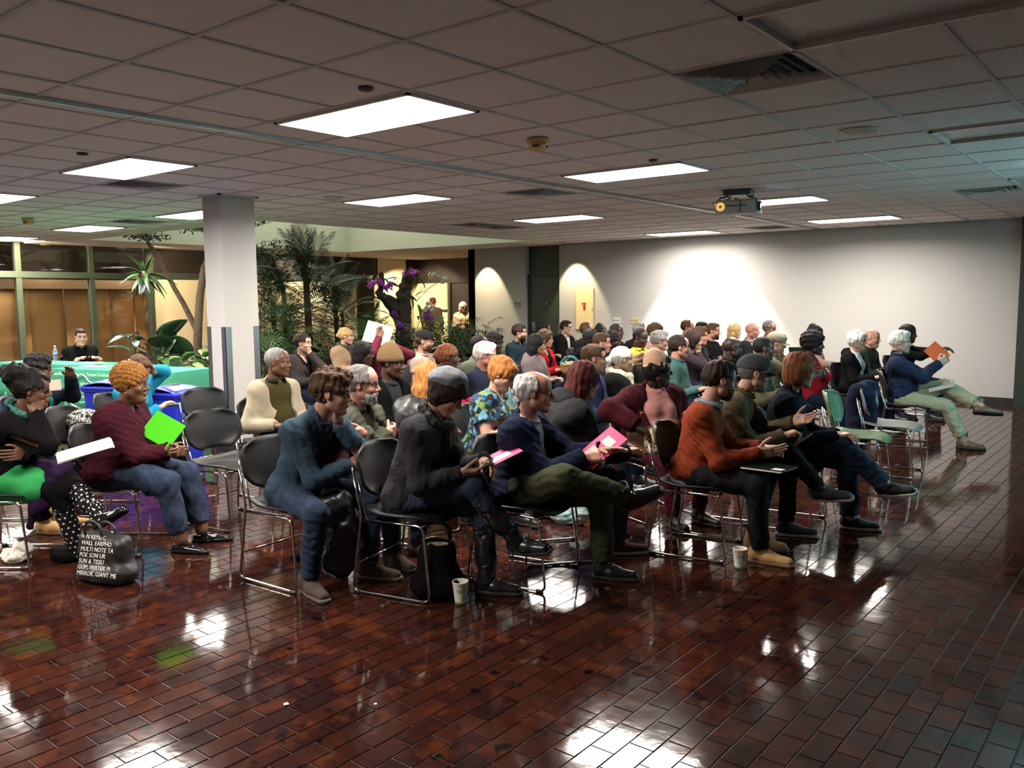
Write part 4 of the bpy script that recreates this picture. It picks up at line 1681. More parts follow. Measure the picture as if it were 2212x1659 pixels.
def body_prims(J, P, off=0.0, arms=True, legs=False, neck=False, torso=True):
    s, tl = J['s'], J['tl']
    bulk = P.get('bulk', 1.0)
    belly = P.get('belly', 0.0)
    bust = P.get('bust', 0.0)
    F, L, U, Fc, Lc, U2, F2 = (J[k] for k in ('F', 'L', 'U', 'Fc', 'Lc', 'U2', 'F2'))
    R1 = np.stack([F, L, np.cross(F, L)])
    R2 = np.stack([Fc, Lc, U])
    R3 = np.stack([F2, Lc, U2])
    out = []
    o = off
    b2 = 0.5 + 0.5 * bulk
    if torso:
        out.append((el(J['hip'] + U * 0.03 * tl - F * 0.01, (0.125 * bulk + o, 0.165 * bulk + o, 0.105 * b2 + o), R1), 0.05))
        out.append((el(J['waist'] - U * 0.02 + Fc * (0.012 + 0.035 * belly), (0.112 * bulk + 0.055 * belly + o, 0.145 * bulk + 0.03 * belly + o, 0.14 * tl + o), R2), 0.06))
        out.append((el(J['chest'] + U2 * 0.02, (0.112 * b2 + o, 0.150 * b2 + o, 0.155 * tl + o), R3), 0.06))
        for k in 'lr':
            out.append((rc(J['nb'] - U2 * 0.030 * tl, J['sh' + k] + U2 * 0.002, 0.050 + o * .8, 0.050 * b2 + o), 0.05))
            if bust:
                sg = 1 if k == 'l' else -1
                out.append((el(J['chest'] + U2 * 0.0 + F2 * (0.075 + 0.03 * bust) + Lc * sg * 0.068, (0.058 * (0.6 + .6 * bust) + o, 0.062 * (0.7 + .4 * bust) + o, 0.062 * (0.7 + .4 * bust) + o), R3), 0.04))
    if arms:
        for k in 'lr':
            el_, wr = J['el' + k], J['wr' + k]
            ab = P.get('arm', 1.0)
            out.append((rc(J['sh' + k], el_, 0.055 * ab * b2 + o, 0.042 * ab + o), 0.035))
            if arms != 'upper':
                w2 = wr if arms is True else el_ + (wr - el_) * arms
                out.append((rc(el_, w2, 0.044 * ab + o, (0.030 + (0.014 * (1 - (1 if arms is True else arms)))) * ab + o), 0.02))
    if legs:
        for k in 'lr':
            th = P.get('thigh', 1.0)
            hj = J['hp' + k]
            out.append((rc(hj, J['kn' + k], 0.088 * th * b2 + o, 0.058 * (0.5 + .5 * th) + o), 0.035))
            out.append((rc(J['kn' + k], J['an' + k], 0.056 * (0.5 + .5 * th) + o, P.get('hem', 0.040) + o), 0.02))
    if neck:
        nr = P.get('neckr', 0.055)
        out.append((rc(J['nb'] - U2 * 0.03, J['head'] - J['H'][:, 2] * 0.045 - J['H'][:, 0] * 0.022, nr + 0.004 + o, nr - 0.003 + o), 0.02))
    return out


def from_prims(prims, h):
    f = field_for([p for p, _ in prims], h, 0.04)
    for p, k in prims:
        f.add(p, k)
    return f


def to_obj(name, f, m, parent, smooth_it=1):
    v, q = f.mesh()
    if smooth_it:
        v = relax(v, q, smooth_it, 0.4)
    me = me_new(name, v, q, True)
    me.materials.append(m)
    return link(name, me, parent)


def limbs(P, J):
    s = J['s']
    ua, fa = 0.285 * s, 0.245 * s
    th, ca = 0.43 * s, 0.405 * s
    F, L, U, Fc, Lc, U2, F2 = (J[k] for k in ('F', 'L', 'U', 'Fc', 'Lc', 'U2', 'F2'))
    hip = J['hip']

    def tgt(t):
        # ('p', f, l, z) relative to hips on pelvis axes, z absolute height; ('h', x, y, z) in head space
        if t[0] == 'h':
            return J['head'] + J['H'] @ V3(t[1], t[2], t[3])
        return V3(0, 0, 0) + F * t[1] + L * t[2] + UP * t[3]

    for k, sg in (('l', 1), ('r', -1)):
        a = P.get('arm_' + k) or ('p', 0.27, sg * 0.07, 0.665)
        pole = P.get('pole_' + k) or (-0.5, sg * 0.6, -1.0)
        pv = F * pole[0] + L * pole[1] + UP * pole[2]
        J['el' + k], J['wr' + k] = ik(J['sh' + k], tgt(a), ua, fa, pv)
        lg = P.get('leg_' + k) or ('p', 0.40, sg * 0.12, 0.085)
        kp = P.get('knee_' + k) or (0.8, sg * 0.25, 1.0)
        kv = F * kp[0] + L * kp[1] + UP * kp[2]
        J['kn' + k], J['an' + k] = ik(J['hp' + k], tgt(lg), th, ca, kv)


LAST = {}


def make_person(P):
    """P: description of one person -> Empty with body, clothing, hair ... under it"""
    root, J = place(P)
    limbs(P, J)
    h = P.get('h', 0.013)
    fine = h < 0.012
    F, L, U, Fc, Lc, U2, F2 = (J[k] for k in ('F', 'L', 'U', 'Fc', 'Lc', 'U2', 'F2'))
    e = empty('person', tuple(float(a) for a in root), 0, P['label'], 'person', P.get('group', 'seated audience'))
    seed = P.get('seed', int(abs(P['at'][0]) * 100 + P['at'][1] * 37) % 997)
    sk = P.get('skin', 'fair')
    # ---- body: trunk, limbs, head, hands in one mesh
    vs, qs, ms = [], [], []
    n0 = 0

    def push(v, q, m):
        nonlocal n0
        vs.append(v)
        qs.append(q + n0)
        ms.append(m if isinstance(m, np.ndarray) else np.full(len(q), m, np.int32))
        n0 += len(v)

    hb = 0.016 if fine else 0.024
    f = from_prims(body_prims(J, P, -0.006, True, True, True), hb)
    sat = P.get('hz', 0.505) < 0.7
    seat_cut = bxp(J['hip'] + F * 0.03 - UP * (0.505 - 0.315 + 0.006), (0.235, 0.34, 0.12), 0.01, np.stack([F, L, UP]))
    if sat:
        f.cut(seat_cut, 0.01)
    v, q = f.mesh()
    push(relax(v, q, 1, 0.4), q, 0)
    # a finer neck reaching into the collar
    nk = from_prims(body_prims(J, P, 0.0, False, False, True, False) + [(el(J['nb'] - U2 * 0.035 + F2 * 0.01, (0.065, 0.10, 0.05), np.stack([F2, Lc, U2])), 0.04)], 0.010)
    v, q = nk.mesh()
    push(relax(v, q, 1, 0.4), q, 0)
    hk = P.get('face', ('m', 0, 1.0))
    v, q, m_ = head_mesh((*hk, 0.0042 if fine else 0.006))
    hs = P.get('hs', 1.0)
    push((v * hs) @ J['H'].T + J['head'], q, m_)
    for k, sg in (('l', 1), ('r', -1)):
        hp_ = P.get('hand_' + k, 'relax')
        v, q = hand_mesh(hp_, 0.004 if fine else 0.0055)
        v = v.copy()
        if k == 'l':
            v[:, 1] *= -1
            q = q[:, ::-1]
        d = P.get('hdir_' + k)
        fd = unit(J['wr' + k] - J['el' + k])
        xd = fd if d is None else unit(F * d[0] + L * d[1] + UP * d[2])
        pn = P.get('palm_' + k) or (0, 0, -1)
        pnv = F * pn[0] + L * pn[1] + UP * pn[2]
        M = frame(xd, -pnv)
        hsc = 0.97 * J['s'] * P.get('hands', 1.0)
        push((v * hsc) @ M.T + J['wr' + k], q, 0)
        J['hand' + k] = (M, J['wr' + k])
        if P.get('bare'):       # forearm skin
            fr_ = from_prims([(rc(J['el' + k], J['wr' + k], 0.042, 0.027), 0.0), (rc(J['el' + k] + (J['sh' + k] - J['el' + k]) * .5, J['el' + k], 0.047, 0.043), 0.02)], 0.009)
            v, q = fr_.mesh()
            push(v, q, 0)
    me = me_new('body', np.concatenate(vs), np.concatenate(qs), True)
    for m_ in (skin_mat(sk), lip_mat(sk), M_EYE, M_IRIS, hair_mat(P.get('brow', P.get('hairc', 'dark')))):
        me.materials.append(m_)
    me.polygons.foreach_set('material_index', np.concatenate(ms))
    link('body', me, e)

    HM = Matrix([list(J['H'][i] * hs) + [float(J['head'][i])] for i in range(3)] + [[0, 0, 0, 1]])
    # ---- trousers
    tr_ = P.get('legs', 'trousers')
    if tr_:
        mt = P.get('legm') or fabric('dark_denim', (0.012, 0.016, 0.030))
        to = P.get('lego', 0.010)
        pr = body_prims(J, P, to, False, False, False, True)[:1]
        pl = body_prims(J, P, to, False, True, False, False)
        f = field_for([p for p, _ in pr + pl], h, 0.04)
        f.add(pr[0][0], 0)
        wz = J['hip'] + U * 0.015 * J['tl']
        f.where(lambda X, Y, Z: (X - wz[0]) * U[0] + (Y - wz[1]) * U[1] + (Z - wz[2]) * U[2])
        for p_, k_ in pl:
            f.add(p_, k_)
        for k in 'lr':
            cut_at = J['an' + k] + unit(J['kn' + k] - J['an' + k]) * P.get('hemcut', 0.245 if P.get('shoes', ('',))[0] == 'tallboot' else 0.015)
            d = unit(J['an' + k] - J['kn' + k])
            lw = max(0.068, P.get('hem', 0.040) + to + 0.022)
            hl = 0.1 + 0.5 * float(np.linalg.norm(J['an' + k] - cut_at))
            c = bxp(cut_at + d * hl, (hl, lw, lw), 0.0, frame(d, V3(0.3, 0.2, 1)).T)
            f.cut(c, 0.004)
        if sat:
            f.cut(seat_cut, 0.015)
        if fine:
            f.ripple(seed + 3, P.get('fold', 0.005) * 1.2, 42, 0.04)
            f.ripple(seed + 5, P.get('fold', 0.005), 90, 0.04, (1, 1, 1), True)
        elif P.get('fold', 1):
            f.ripple(seed + 3, 0.004, 45, 0.04)
        to_obj('trousers', f, mt, e)
    # ---- top
    top = P.get('top', 'sweater')
    m1 = P.get('topm') or fabric('grey_wool', (0.1, 0.1, 0.1))
    off = {'tee': 0.008, 'sweater': 0.014, 'shirt': 0.011, 'jacket': 0.024, 'coat': 0.030, 'blazer': 0.020, 'cardigan': 0.017}[top] + P.get('topo', 0.0)
    arms = 0.0 if top == 'tee' else True
    layered = top in ('jacket', 'coat', 'blazer', 'cardigan')
    pr = body_prims(J, P, off, False)
    if top == 'tee':
        pa = []
        for k in 'lr':
            c = J['sh' + k] + (J['el' + k] - J['sh' + k]) * 0.62
            pa.append((rc(J['sh' + k], c, 0.062 + off, 0.058 + off), 0.03))
    else:
        pa = body_prims(J, P, off, True, False, False, False)
    hemd = P.get('hemd', 0.10)
    nbp = J['nb']
    hd = U2 * 0.7 + UP * 0.3
    if P.get('collar', 'crew') in ('crew', 'turtle', 'high'):
        up_ = {'crew': 0.028, 'turtle': 0.075, 'high': 0.05}[P.get('collar', 'crew')]
        nd = unit(J['head'] - J['H'][:, 2] * 0.05 - nbp)
        pr.append((rc(nbp - U2 * 0.04, nbp + nd * up_, 0.068 + off * .4, 0.062 + off * .3), 0.02))
    pr.append((el(J['hip'] + U * 0.02 * J['tl'] - F * 0.01, (0.125 * P.get('bulk', 1.0) + off + 0.012, 0.165 * P.get('bulk', 1.0) + off + 0.012, 0.115 + off), np.stack([F, L, UP])), 0.03))
    f = field_for([p for p, _ in pr + pa], h, 0.04)
    for p_, k_ in pr:
        f.add(p_, k_)
    bz = J['hip'] - U * hemd
    f.where(lambda X, Y, Z: -((X - bz[0]) * U[0] + (Y - bz[1]) * U[1] + (Z - bz[2]) * U[2]))
    # neck opening
    nd = unit(J['head'] - J['H'][:, 2] * 0.06 - nbp)
    nr = P.get('neckr', 0.055)
    f.cut(rc(nbp + nd * 0.006 + F2 * 0.006, nbp + nd * 0.14, nr + 0.007, nr + 0.006), 0.004)
    if P.get('neck') == 'v':
        f.cut(rc(nbp + F2 * 0.075 + U2 * 0.03, nbp + F2 * 0.14 - U2 * 0.11 * P.get('vd', 1.0), 0.052, 0.010, Lc, 1.2), 0.004)
    elif P.get('neck') == 'scoop':
        f.cut(el(nbp + F2 * 0.075 + U2 * 0.0, (0.06, 0.078, 0.062), np.stack([F2, Lc, U2])), 0.004)
    if layered and P.get('open', 0.05):
        ow = P.get('open', 0.05)
        wp = J['waist']

        def opening(X, Y, Z):
            dx, dy, dz = X - wp[0], Y - wp[1], Z - wp[2]
            yl = np.abs(dx * Lc[0] + dy * Lc[1] + dz * Lc[2])
            xl = dx * Fc[0] + dy * Fc[1] + dz * Fc[2]
            zl = dx * U[0] + dy * U[1] + dz * U[2]
            wv = ow * (0.75 + 0.9 * np.clip(np.abs(zl - 0.02) / 0.25, 0, 1.2))
            return -np.maximum(yl - wv, 0.03 - xl)
        f.where(opening)
    for i_, (p_, k_) in enumerate(pa):
        f.add(p_, 0.075 if (top == 'tee' or i_ % 2 == 0) else k_)
    for k in 'lr':
        if top != 'tee':
            d = unit(J['wr' + k] - J['el' + k])
            back = P.get('cuff', 0.0)
            f.cut(bxp(J['wr' + k] + d * (0.052 - back), (0.05, 0.09, 0.09), 0.0, frame(d, V3(0.3, 0.2, 1)).T), 0.003)
        else:
            d = unit(J['el' + k] - J['sh' + k])
            c = J['sh' + k] + (J['el' + k] - J['sh' + k]) * 0.55
            f.cut(bxp(c + d * 0.08, (0.08, 0.1, 0.1), 0.0, frame(d, V3(0.3, 0.2, 1)).T), 0.003)
    fo = P.get('fold', 0.005)
    if fine:
        f.ripple(seed + 1, fo * 1.3, 36, 0.04)
        f.ripple(seed + 2, fo * 1.0, 85, 0.04, (1, 1, 1.5), True)
    else:
        f.ripple(seed + 1, 0.005, 40, 0.04)
    top_o = to_obj({'tee': 't_shirt', 'sweater': 'sweater', 'shirt': 'shirt', 'jacket': 'jacket', 'coat': 'coat', 'blazer': 'blazer', 'cardigan': 'cardigan'}[top], f, m1, e)
    if (not layered and not P.get('neck') and not P.get('shirtcol')) or (layered and P.get('inner', 'crew') == 'crew' and not P.get('shirtcol')):
        nbm = m1 if not layered else (P.get('innerm') or fabric('black_knit', (0.012, 0.012, 0.013)))
        up2 = {'crew': 0.026, 'turtle': 0.07, 'high': 0.048}.get(P.get('collar', 'crew'), 0.026) if not layered else 0.022
        c_ = J['nb'] + unit(J['head'] - J['H'][:, 2] * 0.05 - J['nb']) * (up2 - 0.006)
        ro = P.get('neckr', 0.055)
        ring = [tuple(float(q_) for q_ in c_ + F2 * ((ro + 0.017) * math.cos(a) + 0.008) + Lc * (ro + 0.013) * math.sin(a) - U2 * 0.016 * math.cos(a)) for a in np.linspace(0, 2 * math.pi, 25)[:-1]]
        MB().tube(ring, 0.0105, 8, closed=True).build('neckband', nbm, e)
    # inner shirt under an open layer
    if layered:
        mi_ = P.get('innerm') or fabric('black_knit', (0.012, 0.012, 0.013))
        pr = body_prims(J, P, 0.008, False)
        if P.get('inner', 'crew') != 'low':
            pr.append((rc(nbp - U2 * 0.04, nbp + nd * 0.022, 0.066, 0.062), 0.02))
        f = from_prims(pr, h)
        f.cut(rc(nbp + nd * 0.004, nbp + nd * 0.14, nr + 0.006, nr + 0.006), 0.004)
        if P.get('inner') in ('v', 'low'):
            f.cut(rc(nbp + F2 * 0.075 + U2 * 0.03, nbp + F2 * 0.14 - U2 * 0.10, 0.052, 0.010, Lc, 1.2), 0.004)
        f.ripple(seed + 7, 0.004, 50, 0.04)
        to_obj('shirt', f, mi_, e)
    # shirt collar
    if P.get('shirtcol'):
        mcol = P['shirtcol']
        cb = MB()
        n_ = 26
        for lay in (0, 1):
            rows = []
            for j in range(3):
                rowp = []
                for i in range(n_ + 1):
                    a = math.radians(24) + (2 * math.pi - math.radians(48)) * i / n_
                    rr_ = nr + 0.014 + 0.012 * j * lay + 0.004 * (1 - lay)
                    zz = (0.010 + 0.030 * (j / 2 if lay == 0 else 1 - j / 2 * 1.15))
                    if lay == 1 and j == 2:
                        zz -= 0.028 * max(0, math.cos(a)) ** 6
                    p = nbp + F2 * (rr_ * math.cos(a) * 1.02 + 0.006) + Lc * rr_ * math.sin(a) * 1.08 + nd * zz
                    rowp.append(tuple(float(q_) for q_ in p))
                rows.append(rowp)
            cb.sheet(rows, thick=0.003)
        cb.build('collar', mcol, e)
    if P.get('lapel'):
        lb = MB()
        for sg in (-1, 1):
            rows = []
            for i in range(8):
                t_ = i / 7
                base = nbp + nd * (0.03 - 0.02 * t_) if t_ < 0.25 else nbp
                a = nbp + U2 * (0.035 - 0.26 * t_) + F2 * (-0.02 + 0.185 * math.sin(min(1.0, t_ * 1.15) * 1.45)) + Lc * sg * (0.070 - 0.030 * t_)
                wv = 0.058 * math.sin(math.pi * min(1, 0.12 + t_ * 0.88)) + 0.004
                b = a + Lc * sg * wv - F2 * wv * 0.35
                rows.append([tuple(map(float, a + F2 * 0.004)), tuple(map(float, (a + b) / 2 + F2 * 0.012)), tuple(map(float, b + F2 * 0.004))])
            lb.sheet(rows, thick=0.004 * sg)
        lb.build('lapel', P['lapel'], e)
    for (nm, fn, hh2, kk, mm, rip) in P.get('extra', ()):
        prs = fn(J)
        cuts = ()
        if isinstance(prs, tuple):
            prs, cuts = prs
        link(nm, soft_mesh(nm, prs, hh2, kk, mm, rip, cuts), e)
    # ---- shoes
    for k, sg in (('l', 1), ('r', -1)):
        sd = P.get('shoes', ('shoe', None, None))
        if sd is None:
            break
        toe = P.get('toe_' + k) or (1.0, sg * 0.18, 0.0)
        td = F * toe[0] + L * toe[1] + UP * toe[2]
        upv = J['kn' + k] - J['an' + k] if abs(toe[2]) > 0.05 or P.get('leg_' + k, ('p', 0, 0, 0.085))[3] > 0.12 else UP
        if upv is UP:
            Mx = frame(td, upv)
        else:
            zc = unit(upv)
            xc = unit(unit(td) - zc * float(unit(td) @ zc) * 0.5)
            Mx = frame(xc, zc)
        a = J['an' + k]
        M4 = Matrix([[float(Mx[i][j]) * J['s'] for j in range(3)] + [float(a[i])] for i in range(3)] + [[0, 0, 0, 1]])
        shoe_obj('boot' if sd[0] == 'tallboot' else sd[0], sd[1] or mat('black_leather', (0.012, 0.011, 0.011), 0.4), sd[2] or mat('dark_sole', (0.02, 0.018, 0.016), 0.7), e, M4)
        if sd[0] == 'tallboot':
            zc = unit(J['kn' + k] - J['an' + k])
            Ms = frame(unit(td - zc * float(td @ zc)), zc)
            bs = link('boot_shaft', boot_shaft(sd[1]), e)
            bs.matrix_local = Matrix([[float(Ms[i_][j_]) * J['s'] for j_ in range(3)] + [float(a[i_])] for i_ in range(3)] + [[0, 0, 0, 1]])
    # ---- hair and headwear
    hr = P.get('hair')
    hh_ = 0.0045 if fine else 0.0065
    if hr:
        hair_obj('hair', hr, hair_mat(P.get('hairc', 'dark')), e, HM, P.get('hseed', 0), hh_)
    if P.get('beard'):
        hair_obj('beard', 'beard', hair_mat(P['beard']), e, HM, 0, hh_)
    if P.get('hat'):
        st, mh, mh2 = P['hat']
        MH = HM @ Matrix.Rotation(math.pi, 4, 'Z') if P.get('hatback') else HM
        if P.get('hatback'):
            MH = HM @ Matrix.Translation((-0.008, 0, 0.006)) @ Matrix.Rotation(math.pi, 4, 'Z')
        ho = hair_obj('hat', st, mh, e, MH, 0, hh_)
        add_hat_parts(st, ho, mh, mh2)
    if P.get('hood'):
        ho = hair_obj('hood', 'hood', P['hood'], e, Matrix([list(np.stack([F2, Lc, U2], 1)[i]) + [float(J['head'][i] - F2[i] * 0.015)] for i in range(3)] + [[0, 0, 0, 1]]), 0, hh_)
    if P.get('glasses'):
        glasses_obj(e, HM, P['glasses'] == 'thick')
    if P.get('earring'):
        for sg in (-1, 1):
            MB().tube(arc((-0.008, sg * 0.088, -0.040), 0.014, 0, 2 * math.pi, 12)[:-1], 0.0016, 6, closed=True).build('earring', mat('gold', (0.6, 0.38, 0.12), 0.25, 1.0), e).matrix_local = HM
    J['root'] = root
    J['e'] = e
    J['HM'] = HM
    LAST[P['label']] = J
    return e, J
# ================================================================ chairs: black shells on chrome sled frames
M_SHELL = mat('black_shell_plastic', (0.007, 0.007, 0.0075), 0.5, bump=0.08, bscale=400, spec=0.3)


def make_chair():
    """facing +X, origin on the floor below the sitter's hips"""
    r = empty('chair')
    # seat: waterfall front, dished
    rows = []
    for i in range(9):
        t_ = i / 8
        x = -0.19 + 0.46 * t_
        hw_ = 0.205 + 0.035 * math.sin(math.pi * min(1, t_ * 1.1))
        if t_ > 0.85:
            hw_ -= 0.05 * ((t_ - 0.85) / 0.15) ** 2
        row_ = []
        for j in range(11):
            u = -1 + 2 * j / 10
            z = 0.438 + 0.012 * u * u - 0.035 * max(0, (t_ - 0.72) / 0.28) ** 2 + 0.020 * max(0, 0.25 - t_) / 0.25
            row_.append((x, u * hw_, z))
        rows.append(row_)
    MB().sheet(rows, thick=0.012).build('seat', M_SHELL, r)
    # backrest: wide rounded shell
    rows = []
    for i in range(11):
        t_ = i / 10
        z = 0.53 + 0.285 * t_
        e_ = abs(2 * t_ - 1)
        hw_ = 0.255 * (1 - 0.42 * max(0, (e_ - 0.45) / 0.55) ** 2.2) - (0.02 if t_ < 0.3 else 0)
        row_ = []
        for j in range(13):
            u = -1 + 2 * j / 12
            x = -0.195 - 0.075 * t_ + 0.065 * u * u + 0.012 * math.sin(math.pi * t_) - 0.012
            row_.append((x, u * hw_, z))
        rows.append(row_)
    MB().sheet(rows, thick=-0.014).build('backrest', M_SHELL, r)
    for s_ in (-1, 1):
        y = s_ * 0.235
        p = round_path([(-0.235, y * .98, 0.70), (-0.175, y, 0.44), (-0.235, y * 1.06, 0.010), (0.265, y * 1.06, 0.010), (0.215, y * .98, 0.415), (-0.16, y * .98, 0.415)], 0.04, 4)
        MB().tube(p, 0.0075, 8).build('side_frame', M_CHROME, r)
        p = round_path([(-0.222, y * .90, 0.68), (-0.155, y * .90, 0.405), (0.17, y * .90, 0.41)], 0.04, 4)
        MB().tube(p, 0.0065, 8).build('back_rod', M_CHROME, r)
        for x in (-0.20, 0.23):
            MB().tube([(x - 0.02, y * 1.06, 0.008), (x + 0.02, y * 1.06, 0.008)], 0.0105, 8).build('glide', M_DARKP, r)
    MB().tube([(0.205, -0.235, 0.41), (0.205, 0.235, 0.41)], 0.007, 8).build('crossbar', M_CHROME, r)
    MB().tube(round_path([(-0.215, -0.245, 0.16), (-0.215, 0.245, 0.16)], 0.01, 2), 0.006, 8).build('crossbar', M_CHROME, r)
    return r


CHAIR0 = None
CHAIR_SPOTS = []


def put_chair(x, y, yaw, label):
    global CHAIR0
    if CHAIR0 is None:
        CHAIR0 = make_chair()
        o = CHAIR0
    else:
        o = copy_tree(CHAIR0)
    o.location = (x, y, 0)
    o.rotation_euler = (0, 0, math.radians(yaw))
    tag(o, label, 'chair', 'black audience chairs')
    CHAIR_SPOTS.append((x, y))
    return o
# ================================================================ the audience


def C(r, g, b):
    return (lin(r), lin(g), lin(b))


LOOK = (3.0, 8.6)
D_JEAN = fabric('blue_denim', C(60, 72, 94), var=0.3, vscale=16)
D_JEAN2 = fabric('faded_denim', C(82, 108, 140), var=0.25, vscale=14)
D_DARK = fabric('charcoal_trouser_cloth', C(34, 34, 36))
D_BLACK = fabric('black_cloth', C(20, 20, 21))
D_KHAKI = fabric('khaki_cotton', C(190, 178, 150))
D_OLIVE = fabric('olive_cotton', C(74, 76, 56))
M_BOOT = mat('black_boot_leather', (0.012, 0.012, 0.012), 0.28, bump=0.1, bscale=80)
M_BROWNSH = mat('brown_suede', C(70, 55, 44), 0.8, var=0.15)
M_TANSH = mat('tan_suede', C(176, 134, 84), 0.75, var=0.12)
M_TANSOLE = mat('tan_sole', C(110, 84, 54), 0.7)
M_WHITESOLE = mat('white_rubber', C(200, 198, 190), 0.6)
M_PATENT = mat('black_patent', (0.008, 0.008, 0.008), 0.08)
CROSSED = dict(arm_l=('p', 0.20, -0.13, 0.80), arm_r=('p', 0.17, 0.13, 0.765), hdir_l=(-0.25, -1, 0.1), hdir_r=(-0.25, 1, 0.1), palm_l=(-1, 0.2, 0), palm_r=(-1, -0.2, 0), pole_l=(-0.3, 1, -0.8), pole_r=(-0.3, -1, -0.8))
PEOPLE = {}


def who(short, px, py, z=None, sex='m', yaw=None, look=None, hpitch=4, hroll=0, chair=True, dyaw=None, **kw):
    """short completes 'the ...'"""
    z = z if z is not None else (1.12 if sex == 'm' else 1.085)
    p = at(px, py, z)
    L_ = look or LOOK
    ang = math.degrees(math.atan2(L_[1] - p.y, L_[0] - p.x))
    if yaw is None:
        yaw = 0.35 * ang
    P = dict(label=kw.pop('label', short), at=(p.x, p.y, z), yaw=yaw, head=((ang if dyaw is None else yaw + dyaw) - yaw, hpitch, hroll), lean=-7, h=0.0165, twist=0.25 * ((ang if dyaw is None else yaw + dyaw) - yaw))
    P['s'] = 1.0 if sex == 'm' else 0.93
    P['face'] = kw.pop('fc', (sex, 0, 1.0))
    if sex == 'f':
        P['bust'] = 0.35
        P['neckr'] = 0.048
        P['sw'] = 0.158
        P['hs'] = 0.96
    P.update(kw)
    e, J = make_person(P)
    PEOPLE[short] = J
    if chair:
        r = J['root']
        put_chair(float(r[0]), float(r[1]), yaw, ' '.join(('black chair under the ' + short.split(', ')[0]).split()[:16]))
    return J


F_ = dict(h=0.0098)
# ---- nearest people
SCARF_TEAL = fabric('teal_print_cotton', C(70, 120, 110), var=0.6, vscale=60)
W_BLACKC = fabric('black_wool', C(24, 23, 24))
M_GREENSK = fabric('bright_green_jersey', C(60, 165, 92), var=0.05)
M_PURPLE = fabric('dark_purple_wool', C(52, 34, 66))
mp = bpy.data.materials.new('polka_dot_boot')
mp.use_nodes = True
t = NT(mp)
tc = t.add('ShaderNodeTexCoord')
sx = t.add('ShaderNodeSeparateXYZ')
t.link(tc.outputs['Object'], sx.inputs[0])
ang_ = t.math('MULTIPLY', t.math('ARCTAN2', sx.outputs['Y'], sx.outputs['X']), 9 / (2 * math.pi))
zz_ = t.math('DIVIDE', sx.outputs['Z'], 0.036)
rowi = t.math('FLOOR', zz_)
fu = t.math('SUBTRACT', t.math('FRACT', t.math('ADD', ang_, t.math('MULTIPLY', rowi, 0.5))), 0.5)
fv = t.math('SUBTRACT', t.math('FRACT', zz_), 0.5)
dd_ = t.math('SQRT', t.math('ADD', t.math('MULTIPLY', fu, fu), t.math('MULTIPLY', fv, fv)))
t.link(t.ramp(dd_, [(0.15, (0.75, 0.75, 0.7, 1)), (0.18, (0.010, 0.010, 0.011, 1))]), t.b.inputs['Base Color'])
t.b.inputs['Roughness'].default_value = 0.15
M_POLKA = mp


def scarf(m, r=0.03, seed=0):
    def fn(J):
        nb_, F2, Lc, U2 = J['nb'], J['F2'], J['Lc'], J['U2']
        out = []
        n_ = 12
        pts = [nb_ + F2 * (0.082 * math.cos(a) + 0.012) + Lc * 0.085 * math.sin(a) + U2 * (0.028 - 0.03 * math.cos(a)) for a in np.linspace(0, 2 * math.pi, n_ + 1)]
        for i in range(n_):
            out.append(rc(pts[i], pts[i + 1], r * (0.9 + 0.2 * math.sin(i * 2.1)), r * (0.9 + 0.2 * math.sin(i * 2.1 + 2.1))))
        out.append(rc(nb_ + F2 * 0.10 - U2 * 0.01, nb_ + F2 * 0.145 - U2 * 0.12, r, r * .9))
        out.append(rc(nb_ + F2 * 0.10 - U2 * 0.01 + Lc * .03, nb_ + F2 * 0.135 - U2 * 0.16 + Lc * .05, r, r * .6))
        return out
    return ('scarf', fn, 0.008, 0.02, m, (seed, 0.007, 90))


def skirt(m):
    def fn(J):
        return [rc(J['hip'] + J['F'] * 0.0 - UP * 0.01, J['hpl'] + (J['knl'] - J['hpl']) * 0.62, 0.145, 0.10), rc(J['hip'] - UP * 0.01, J['hpr'] + (J['knr'] - J['hpr']) * 0.62, 0.145, 0.10), el(J['hip'] + J['F'] * 0.02, (0.17, 0.20, 0.105), np.stack([J['F'], J['L'], UP]))]
    return ('skirt', fn, 0.012, 0.05, m, (3, 0.005, 35))


def lap_coat(m):
    def fn(J):
        F, L = J['F'], J['L']
        k = J['knl']
        return [rc(J['hip'] + F * 0.22 + UP * 0.09 - L * 0.02, k + UP * 0.045, 0.05, 0.06), rc(k + UP * .0 - L * .05 - F * .03, k - F * 0.10 - L * 0.09 - UP * 0.16, 0.055, 0.05), rc(k - F * 0.12 - L * 0.10 - UP * 0.10, k - F * 0.16 - L * 0.12 - UP * 0.30, 0.04, 0.018)]
    return ('coat_on_lap', fn, 0.011, 0.06, m, [(5, 0.008, 40), (6, 0.004, 90)])


J1 = who('woman with a high black bun, glasses and green skirt, hand on her cheek', 70, 843, 1.075, 'f', yaw=38, dyaw=20, hpitch=6, fc=('f', 0, 1.15), skin='brown', hair='bun', hairc='black', glasses='thick', top='cardigan', topm=W_BLACKC, innerm=SCARF_TEAL, open=0.03, lean=6, bend=14,
         arm_r=('h', 0.035, -0.060, -0.135), hand_r='grip', hdir_r=(0.10, 0.30, 1.0), palm_r=(-0.5, 0.9, 0), pole_r=(0.6, -0.3, -1), arm_l=('p', 0.20, -0.15, 0.70), hdir_l=(0.1, -1, 0.1), palm_l=(-1, 0, 0), pole_l=(-0.2, 1, -0.7),
         leg_r=('p', 0.46, -0.06, 0.085), leg_l=('p', 0.66, -0.16, 0.32), knee_l=(0.5, 0.1, 1), toe_l=(1, -0.2, 0.25), legm=D_BLACK, lego=0.004, shoes=('tallboot', M_POLKA, M_PATENT), hemd=0.02,
         extra=[skirt(M_GREENSK), lap_coat(M_PURPLE), scarf(SCARF_TEAL, 0.020)], **F_)
